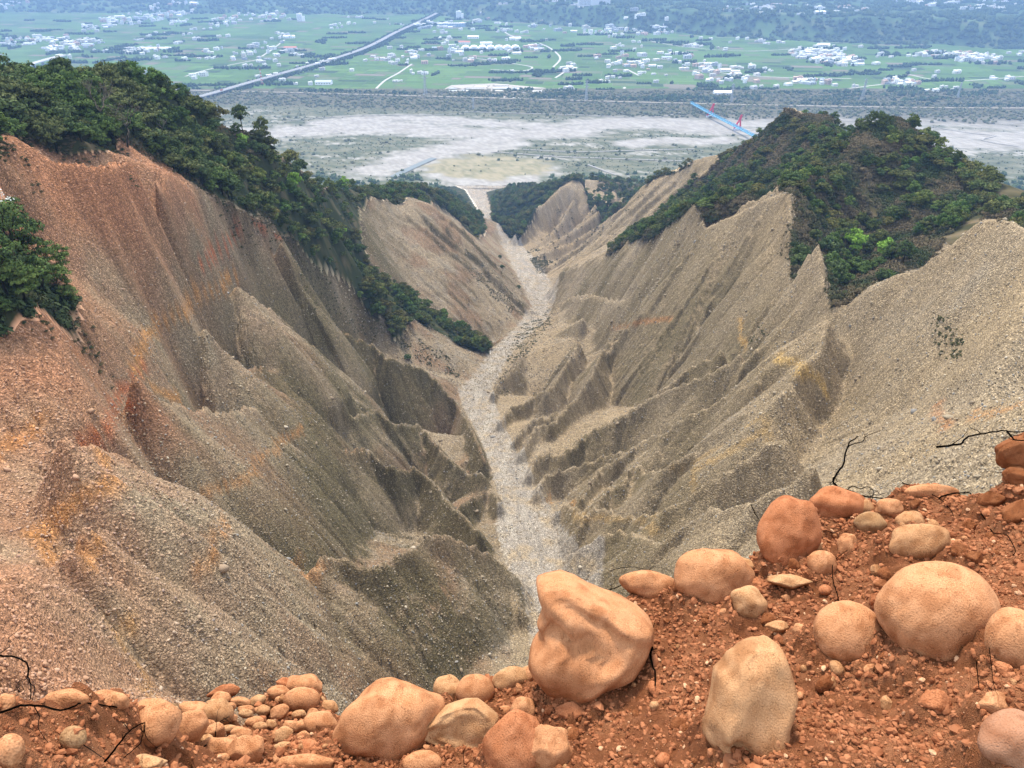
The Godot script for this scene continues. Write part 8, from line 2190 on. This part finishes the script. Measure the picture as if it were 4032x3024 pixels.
func build_stones() -> void:
	var mat := tinted(0.9)
	var sets: Array = [[], [], []]
	for k in 230000:
		# more of them where the viewer is near
		var d := 28.0 + 340.0 * pow(rng.randf(), 1.25)
		var x := rng.randf_range(-0.78, 0.78) * (d * 1.05 + 14.0)
		if absf(x) > 158.0: continue
		var y := ground(x, d)
		var bed := in_bed(x, d)
		if not bed and in_forest(x, d): continue
		var patchy := fbm.get_noise_3d(x * 0.07, y * 0.04, d * 0.07)
		if rng.randf() > clampf(0.62 + patchy * 1.1, 0.12, 1.0): continue
		var n := ground_normal(x, d, 0.6)
		var r := 0.065 + 0.16 * pow(rng.randf(), 3.4)
		if rng.randf() < 0.010: r *= rng.randf_range(1.6, 3.2)
		if bed: r *= 1.15
		r *= 0.8 + minf(d, 260.0) * 0.002
		var c := Color(0.27, 0.225, 0.16).lerp(Color(0.44, 0.385, 0.30), pow(rng.randf(), 2.6))
		var pick := rng.randf()
		if pick < 0.40: c = c.lerp(Color(0.22, 0.17, 0.115), rng.randf_range(0.5, 1.0))
		elif pick < 0.55: c = Color(0.22, 0.21, 0.195)
		if x < -20.0 and y > 325.0 - d * 0.02: c = c.lerp(Color(0.44, 0.235, 0.14), clampf((y - 320.0) / 40.0, 0.0, 0.75))
		var b := Basis(Vector3(rng.randf_range(-1, 1), rng.randf_range(-1, 1), rng.randf_range(-1, 1)).normalized(), rng.randf() * TAU)
		b = b * Basis.from_scale(Vector3(r * rng.randf_range(1.0, 1.5), r * rng.randf_range(0.6, 0.9), r))
		sets[k % 3].append([Transform3D(b, Vector3(x, y, -d) + n * r * 0.25), c])
	for k in 60000:
		var d := 330.0 + 330.0 * rng.randf()
		var x := rng.randf_range(-0.42, 0.5) * d
		var y := ground(x, d)
		if y < 40.0 or in_forest(x, d): continue
		var r := 0.16 + 0.26 * pow(rng.randf(), 3.0)
		var c := Color(0.27, 0.225, 0.16).lerp(Color(0.42, 0.37, 0.29), pow(rng.randf(), 2.0))
		if rng.randf() < 0.4: c = Color(0.20, 0.16, 0.11)
		var b := Basis(Vector3(rng.randf_range(-1, 1), rng.randf_range(-1, 1), rng.randf_range(-1, 1)).normalized(), rng.randf() * TAU)
		sets[k % 3].append([Transform3D(b * Basis.from_scale(Vector3(r * 1.3, r * 0.8, r)), Vector3(x, y, -d) + ground_normal(x, d, 1.6) * r * 0.3), c])
	for k in 3:
		scatter("weathered_cobbles", pebble_mesh(k * 9.1), mat, sets[k])

# ---------- the rim of red soil and cobbles at the viewer's feet ----------
var rim_x0 := -2.3
var rim_d0 := 0.30
var rim_c := 0.009
var rim_nx := 520
var rim_nd := 264
var rim_h := PackedFloat32Array()

func rim_height(x: float, d: float) -> float:
	var i := clampf((x - rim_x0) / rim_c, 0.0, rim_nx - 1.001)
	var j := clampf((d - rim_d0) / rim_c, 0.0, rim_nd - 1.001)
	var k := int(j) * rim_nx + int(i)
	var fi := i - int(i)
	var fj := j - int(j)
	return lerpf(lerpf(rim_h[k], rim_h[k + 1], fi), lerpf(rim_h[k + rim_nx], rim_h[k + rim_nx + 1], fi), fj)

# a grainy, dusty stone skin
func stone_texture(spots: float, seed_at: int) -> Array:
	var n := 512
	var a := FastNoiseLite.new()
	a.seed = seed_at
	a.frequency = 0.012
	a.fractal_octaves = 5
	var b := FastNoiseLite.new()
	b.seed = seed_at + 7
	b.frequency = 0.14
	b.fractal_octaves = 3
	var la := a.get_seamless_image(n, n)
	var lb := b.get_seamless_image(n, n)
	a.seed = seed_at + 19
	var lc := a.get_seamless_image(n, n)
	var im := Image.create(n, n, false, Image.FORMAT_RGB8)
	var hm := Image.create(n, n, false, Image.FORMAT_RGB8)
	for y in n:
		for x in n:
			var p := la.get_pixel(x, y).r
			var q := lb.get_pixel(x, y).r
			var v := 0.86 + (p - 0.5) * 0.13 + (q - 0.5) * 0.22
			var s := smoothstep(0.66, 0.80, q) * spots
			im.set_pixel(x, y, Color(clampf(v + s * 0.06, 0, 1), clampf(v * 0.985 + (p - 0.5) * 0.07 + s * 0.08, 0, 1), clampf(v * 0.97 + (p - 0.5) * 0.14 + s * 0.10, 0, 1)))
			var pit := smoothstep(0.34, 0.22, q) * 0.35
			var crack := smoothstep(0.018, 0.0, absf(p - 0.46 - (q - 0.5) * 0.10)) * smoothstep(0.48, 0.60, lc.get_pixel(x, y).r)
			var h := clampf(0.5 + (p - 0.5) * 0.25 + (q - 0.5) * 0.36 - pit * 0.6 - crack * 0.4, 0, 1)
			if spots > 0.0: im.set_pixel(x, y, im.get_pixel(x, y) * (1.0 - crack * 0.45 - pit * 0.15))
			hm.set_pixel(x, y, Color(h, h, h))
	return [ImageTexture.create_from_image(im), ImageTexture.create_from_image(hm)]

func stone_skin(c: Color, tex: Array, rep: float, relief: float, rough_ := 0.9) -> StandardMaterial3D:
	var m := surf(c, rough_)
	m.vertex_color_use_as_albedo = true
	m.albedo_texture = tex[0]
	m.uv1_triplanar = true
	m.uv1_world_triplanar = true
	m.uv1_scale = Vector3.ONE * rep
	m.heightmap_enabled = true
	m.heightmap_texture = tex[1]
	m.heightmap_scale = relief
	return m

# a stone whose broadside has a surveyed outline: points round its middle, in half widths
func outlined(q: Vector3, kind: String, a: float, b: float, c: float, seed_at: float) -> Vector3:
	var l: Array = stone_outlines[kind]
	var flat_part := Vector2(q.x, q.y)
	var m := flat_part.length()
	var dir := flat_part / maxf(m, 1e-5)
	var reach := 1.0
	for i in l.size():
		var hit = Geometry2D.segment_intersects_segment(Vector2.ZERO, dir * 4.0, l[i], l[(i + 1) % l.size()])
		if hit != null: reach = (hit as Vector2).length()
	var full := pow(m, 0.5 if kind == "slab" else 0.66)
	var x := dir.x * reach * full
	var y := dir.y * reach * full
	var z := q.z * (1.0 + 0.25 * m)
	if q.z > -0.2:
		var dent := 0.0
		if kind == "split":
			# the cleft that parts the upper bulge from the lower one, and finer cracks
			var cut := y + 0.06 - 0.42 * (x + 1.0) * smoothstep(-0.2, -1.0, x) + 0.16 * sin(x * 2.6) + rough.get_noise_2d(x * 1.6, 3.0) * 0.16
			dent = 0.30 * exp(-cut * cut * 55.0) * smoothstep(0.55, -0.5, x) + 0.10 * exp(-pow(y - 0.45 + x * 0.55, 2.0) * 160.0)
			dent += 0.08 * exp(-pow(x - 0.35 + y * 0.4, 2.0) * 120.0) * smoothstep(-0.4, 0.2, y)
			z += 0.12 * smoothstep(0.0, 0.4, -cut) * smoothstep(-0.9, -0.2, y)
		elif kind == "slab":
			# its foot has broken away in a hollow
			var lip := y + 0.52 + 0.30 * x + rough.get_noise_2d(x * 1.5, 8.0) * 0.12
			dent = 0.42 * smoothstep(0.06, -0.10, lip) * smoothstep(0.55, 0.05, x + 0.10) + 0.06 * exp(-pow(y - 0.12, 2.0) * 300.0)
		elif kind == "plate": z = minf(z, 0.55 + 0.1 * x)
		z -= dent
	z += rough.get_noise_3d(q.x * 1.4 + seed_at, q.y * 1.4, q.z * 1.4) * 0.10 + rough.get_noise_3d(q.x * 5.0, q.y * 5.0, q.z * 5.0) * 0.015
	return Vector3(x * a, y * b, z * c)

# one rounded stone: an icosphere pushed out to the hull of several overlapping ellipsoids
func stone_mesh(a: float, b: float, kind: String, seed_at: float, fine: int, smooth := true) -> ArrayMesh:
	var s := SphereMesh.new()
	s.radius = 1.0
	s.height = 2.0
	s.radial_segments = fine
	s.rings = fine / 2
	var arr := s.get_mesh_arrays()
	var v: PackedVector3Array = arr[Mesh.ARRAY_VERTEX]
	var idx: PackedInt32Array = arr[Mesh.ARRAY_INDEX]
	var c := minf(a, b) * 0.85
	if kind == "flat": c = maxf(a, b) * 0.7
	var cuts: Array = []
	if kind == "angular" or kind == "flat":
		for k in 9:
			var n := Vector3(sin(seed_at + k * 2.4), sin(seed_at * 1.7 + k * 1.9), cos(seed_at * 0.6 + k * 2.9)).normalized()
			cuts.append([n, (0.70 if kind == "angular" else 0.84) + 0.12 * sin(seed_at * 3.0 + k)])
	for i in v.size():
		var q := v[i].normalized()
		var r := 1.0
		match kind:
			"ball": r += rough.get_noise_3d(q.x * 0.7 + seed_at, q.y * 0.7, q.z * 0.7) * 0.06
			"oval": r += rough.get_noise_3d(q.x * 0.8 + seed_at, q.y * 0.8, q.z * 0.8) * 0.13
			"round": r += rough.get_noise_3d(q.x * 0.75 + seed_at, q.y * 0.75, q.z * 0.75) * 0.15
			_: r += rough.get_noise_3d(q.x * 1.1 + seed_at, q.y * 1.1, q.z * 1.1) * 0.16
		if stone_outlines.has(kind):
			v[i] = outlined(q, kind, a, b, c, seed_at)
			continue
		for e in cuts:
			var t: float = q.dot(e[0])
			if t > 0.05: r = minf(r, e[1] / t)
		r += rough.get_noise_3d(q.x * 3.1 + seed_at, q.y * 3.1, q.z * 3.1) * 0.012
		v[i] = Vector3(q.x * a, q.y * b, q.z * c) * r
	# one vertex per place, so that the seam is smooth
	var st := SurfaceTool.new()
	st.begin(Mesh.PRIMITIVE_TRIANGLES)
	st.set_smooth_group(0 if smooth else -1)
	for k in idx:
		var q := v[k] / maxf(a, b)
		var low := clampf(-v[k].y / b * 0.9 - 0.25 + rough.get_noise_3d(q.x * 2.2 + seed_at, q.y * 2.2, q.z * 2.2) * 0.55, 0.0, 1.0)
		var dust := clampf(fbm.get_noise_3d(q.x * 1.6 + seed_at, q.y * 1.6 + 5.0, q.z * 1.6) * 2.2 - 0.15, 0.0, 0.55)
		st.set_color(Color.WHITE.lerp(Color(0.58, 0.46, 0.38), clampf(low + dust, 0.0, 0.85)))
		st.add_vertex(v[k])
	st.index()
	st.generate_normals()
	return st.commit()

func build_rim() -> void:
	# the soil: a surveyed surface that breaks off at the rim
	var pts: Array = dense(rim_edge, 0.04) + rim_soil
	for q in dense(rim_edge, 0.06):
		pts.append(q + Vector3(0, -0.20, -0.07))
		pts.append(q + Vector3(0, -1.5, -0.30))
		pts.append(q + Vector3(0, -4.5, -0.75))
	pts += [Vector3(-2.8, 398.9, -0.2), Vector3(2.8, 398.8, -0.2), Vector3(0, 398.6, 0.1), Vector3(-2.8, 395, -3.2), Vector3(2.8, 395, -3.2), Vector3(0, 395, -3.4), Vector3(-1.6, 398.8, -0.7)]
	var plan := PackedVector2Array()
	for q in pts: plan.append(Vector2(q.x + rng.randf() * 0.001, -q.z + rng.randf() * 0.001))
	var tri := Geometry2D.triangulate_delaunay(plan)
	var p := {"x0": rim_x0, "d0": rim_d0, "c": rim_c, "nx": rim_nx, "nd": rim_nd, "h": PackedFloat32Array()}
	var h: PackedFloat32Array = p.h
	h.resize(rim_nx * rim_nd)
	h.fill(395.0)
	p.h = h
	for t in range(0, tri.size(), 3): raise_plane(p, pts[tri[t]], pts[tri[t + 1]], pts[tri[t + 2]])
	soften(p, 0.8)
	rim_h = p.h
	var clod := FastNoiseLite.new()
	clod.seed = 12
	clod.noise_type = FastNoiseLite.TYPE_CELLULAR
	clod.frequency = 26.0
	clod.cellular_return_type = FastNoiseLite.RETURN_DISTANCE
	for j in rim_nd:
		for i in rim_nx:
			var x := rim_x0 + i * rim_c
			var d := rim_d0 + j * rim_c
			rim_h[j * rim_nx + i] += fbm.get_noise_2d(x * 4.0, d * 4.0) * 0.022 + fbm.get_noise_2d(x * 14.0, d * 14.0) * 0.014 + clod.get_noise_2d(x, d) * 0.013 * clampf(0.6 + fbm.get_noise_2d(x * 3.0 + 9.0, d * 3.0) * 1.5, 0.1, 1.3) + rough.get_noise_2d(x * 40.0, d * 40.0) * 0.004
	# soil banked up round the bigger stones
	for s in rim_stones:
		var at: Vector3 = s[1]
		var big: float = s[2]
		if minf(s[2], s[3]) < 0.012 or s[6] == "flat" or s[4] is String: continue
		var reach := big * 1.55
		var top: float = at.y - float(s[3]) * 0.28
		for j in range(maxi(0, int((-at.z - reach - rim_d0) / rim_c)), mini(rim_nd - 1, int((-at.z + reach - rim_d0) / rim_c) + 1)):
			for i in range(maxi(0, int((at.x - reach - rim_x0) / rim_c)), mini(rim_nx - 1, int((at.x + reach - rim_x0) / rim_c) + 1)):
				var e := Vector2(rim_x0 + i * rim_c - at.x, rim_d0 + j * rim_c + at.z).length() / big
				if e > 1.55: continue
				var k := j * rim_nx + i
				var lift := top - rim_h[k]
				if lift > 0.0 and lift < 0.12: rim_h[k] += minf(lift, 0.05) * smoothstep(1.55, 1.0, e + rough.get_noise_2d(i * 0.25, j * 0.25) * 0.2)
	p.h = rim_h
	var v := PackedVector3Array()
	var n := PackedVector3Array()
	var c := PackedColorArray()
	var idx := PackedInt32Array()
	for j in rim_nd:
		for i in rim_nx:
			var k := j * rim_nx + i
			var x := rim_x0 + i * rim_c
			var d := rim_d0 + j * rim_c
			v.append(Vector3(x, rim_h[k], -d))
			var gx := (rim_h[k + 1 if i < rim_nx - 1 else k] - rim_h[k - 1 if i > 0 else k]) / (2.0 * rim_c)
			var gd := (rim_h[k + rim_nx if j < rim_nd - 1 else k] - rim_h[k - rim_nx if j > 0 else k]) / (2.0 * rim_c)
			n.append(Vector3(-gx, 1.0, gd).normalized())
			var t := clampf(0.5 + fbm.get_noise_2d(x * 5.0 + 3.0, d * 5.0) * 1.1 + rough.get_noise_2d(x * 40.0, d * 40.0) * 0.2, 0.0, 1.0)
			c.append(Color(0.245, 0.095, 0.044).lerp(Color(0.355, 0.155, 0.076), t))
			if i < rim_nx - 1 and j < rim_nd - 1: idx.append_array([k, k + rim_nx, k + 1, k + 1, k + rim_nx, k + rim_nx + 1])
	var grain := stone_texture(0.3, 31)
	var soil := tinted(1.0)
	soil.albedo_texture = grain[0]
	soil.uv1_triplanar = true
	soil.uv1_world_triplanar = true
	soil.uv1_scale = Vector3.ONE * 7.0
	soil.heightmap_enabled = true
	soil.heightmap_texture = grain[1]
	soil.heightmap_scale = 0.8
	structure("red_soil_rim", arrays_mesh(v, n, c, idx), soil)
	# stones
	var skin_tex := stone_texture(1.0, 3)
	var skins := {
		"o": stone_skin(Color(0.62, 0.305, 0.15), skin_tex, 4.0, 0.28), "t": stone_skin(Color(0.56, 0.305, 0.15), skin_tex, 4.0, 0.26), "y": stone_skin(Color(0.60, 0.345, 0.175), skin_tex, 4.0, 0.28),
		"r": stone_skin(Color(0.53, 0.215, 0.10), skin_tex, 4.0, 0.32), "b": stone_skin(Color(0.44, 0.26, 0.13), skin_tex, 4.0, 0.26), "s": stone_skin(Color(0.40, 0.155, 0.066), grain, 7.0, 0.9, 1.0), "p": stone_skin(Color(0.46, 0.235, 0.14), stone_texture(-3.2, 77), 4.0, 0.3),
	}
	var lens_up := Basis(Vector3.RIGHT, deg_to_rad(-31.0))
	var k := 0
	for s in rim_stones:
		var big: float = maxf(s[2], s[3])
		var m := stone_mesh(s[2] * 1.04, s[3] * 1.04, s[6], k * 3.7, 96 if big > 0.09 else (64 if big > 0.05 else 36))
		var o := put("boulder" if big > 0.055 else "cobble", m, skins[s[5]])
		o.basis = lens_up * Basis(Vector3.BACK, deg_to_rad(-float(s[4])))
		o.position = s[1]
		tag(o, s[0], "boulder" if big > 0.055 else "cobble", "")
		k += 1
	for s in bed_pebbles:
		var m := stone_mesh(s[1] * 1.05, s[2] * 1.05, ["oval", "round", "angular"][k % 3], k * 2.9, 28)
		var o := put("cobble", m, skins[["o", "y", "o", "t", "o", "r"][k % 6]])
		o.basis = lens_up * Basis(Vector3.BACK, rng.randfn() * 0.25)
		o.position = s[0]
		tag(o, "small dusty orange cobble in the pebble bed at the left of the rim", "cobble", "cobbles of the pebble bed")
		k += 1
	# loose pebbles one can still pick out
	var shapes: Array = []
	for e in 8: shapes.append(stone_mesh(1.0, 0.8, "angular" if e % 2 == 0 else "oval", e * 5.3, 14, e % 2 != 0))
	var placed := 0
	for e in 4000:
		if placed >= 240: break
		var x := rng.randf_range(-1.15, 1.6)
		var d := rng.randf_range(0.5, 2.3)
		var y := rim_height(x, d)
		var nn := Vector3(rim_height(x - 0.02, d) - rim_height(x + 0.02, d), 0.04, rim_height(x, d + 0.02) - rim_height(x, d - 0.02)).normalized()
		if nn.y < 0.55 or not rim_in_view(x, y, d): continue
		if fbm.get_noise_2d(x * 3.0, d * 3.0) < -0.15 and rng.randf() < 0.7: continue
		var r := 0.006 + 0.014 * pow(rng.randf(), 2.2)
		var o := put("pebble", shapes[placed % 8], skins[["s", "r", "s", "r", "t", "s", "o"][rng.randi() % 7]])
		o.transform = Transform3D(Basis.from_euler(Vector3(rng.randf() * TAU, rng.randf() * TAU, rng.randf() * TAU)).scaled(Vector3.ONE * r), Vector3(x, y + r * 0.35, -d))
		tag(o, "little stone lying loose on the red soil of the rim", "pebble", "loose pebbles on the red soil")
		placed += 1
	# crumbs of soil
	var crumbs: Array = [[], [], []]
	for e in 300000:
		var x := rng.randf_range(-1.2, 1.65)
		var d := rng.randf_range(0.42, 2.4)
		var y := rim_height(x, d)
		if y < 397.4 or not rim_in_view(x, y, d): continue
		var g := fbm.get_noise_2d(x * 5.0 + 3.0, d * 5.0)
		if rng.randf() > clampf(0.75 + g * 1.1, 0.3, 1.0): continue
		var r := 0.0013 + 0.0070 * pow(rng.randf(), 5.0)
		if g > 0.12 and rng.randf() < 0.008: r = rng.randf_range(0.008, 0.017)
		var t := rng.randf()
		var col := Color(0.25, 0.093, 0.042).lerp(Color(0.385, 0.165, 0.080), t)
		if rng.randf() < 0.03: col = Color(0.55, 0.33, 0.19)
		crumbs[e % 3].append([Transform3D(Basis.from_euler(Vector3(rng.randf() * TAU, rng.randf() * TAU, rng.randf() * TAU)) * Basis.from_scale(Vector3(r * rng.randf_range(0.8, 1.5), r, r * rng.randf_range(0.7, 1.1))), Vector3(x, y + r * 0.3, -d)), col])
	for e in 110000:
		var x := rng.randf_range(-2.2, 2.3)
		var d := rng.randf_range(0.35, 2.5)
		var y := rim_height(x, d)
		if y < 397.4 or rim_in_view(x, y, d): continue
		var r := 0.002 + 0.011 * pow(rng.randf(), 5.0)
		crumbs[e % 3].append([Transform3D(Basis.from_euler(Vector3(rng.randf() * TAU, rng.randf() * TAU, rng.randf() * TAU)) * Basis.from_scale(Vector3(r * 1.3, r, r)), Vector3(x, y + r * 0.3, -d)), Color(0.25, 0.093, 0.042).lerp(Color(0.385, 0.165, 0.080), rng.randf())])
	var crumb_mat := tinted(1.0)
	for e in 3: scatter("soil_crumbs", stone_mesh(1.0, 0.9, "angular", 20.0 + e * 4.1, 7, false), crumb_mat, crumbs[e])
	# burnt roots and twigs
	var woods := {"k": surf(Color(0.046, 0.036, 0.032), 0.8), "g": surf(Color(0.10, 0.088, 0.08), 0.8), "n": surf(Color(0.09, 0.05, 0.035), 0.8), "w": surf(Color(0.36, 0.26, 0.18), 0.85)}
	for t in rim_twigs:
		var st := begin()
		var line: Array = []
		var l: Array = t[3]
		for i in l.size() - 1:
			for e in 4:
				var w: Vector3 = (l[i] as Vector3).cubic_interpolate(l[i + 1], l[maxi(i - 1, 0)], l[mini(i + 2, l.size() - 1)], e / 4.0)
				line.append(w + Vector3(rng.randfn(), rng.randfn(), rng.randfn()) * float(t[1]) * 0.22)
		line.append(l[-1])
		limb(st, line, t[1], float(t[1]) * 0.42, Color.WHITE, 7)
		if t[2] != "w" and line.size() > 9:
			for e in 2 + rng.randi() % 3:
				var from: int = 2 + rng.randi() % (line.size() - 4)
				var go: Vector3 = ((line[from + 1] as Vector3) - (line[from - 1] as Vector3)).normalized()
				var out := (go * 0.8 + Vector3(rng.randfn(), rng.randfn() + 0.5, rng.randfn()) * 0.7).normalized()
				limb(st, crooked(line[from], line[from] + out * rng.randf_range(0.02, 0.06), 4, 0.004), float(t[1]) * 0.45, float(t[1]) * 0.15, Color.WHITE, 5)
		var o := put("twig" if float(t[1]) < 0.0035 else "dead_branch", st.commit(), woods[t[2]])
		tag(o, t[0], "twig" if float(t[1]) < 0.0035 else "branch", "")
	var coal := put("charcoal", stone_mesh(0.016, 0.010, "angular", 91.0, 16), woods["k"])
	coal.position = rim_coal
	coal.basis = lens_up * Basis(Vector3.BACK, -0.25)
	tag(coal, "scrap of black charcoal lying on the reddish boulder", "charcoal")

func rim_in_view(x: float, y: float, d: float) -> bool:
	var fw := d * 0.857 - (y - 400.0) * 0.515
	var up := d * 0.515 + (y - 400.0) * 0.857
	return fw > 0.3 and absf(x) / fw < 0.73 and absf(up) / fw < 0.55
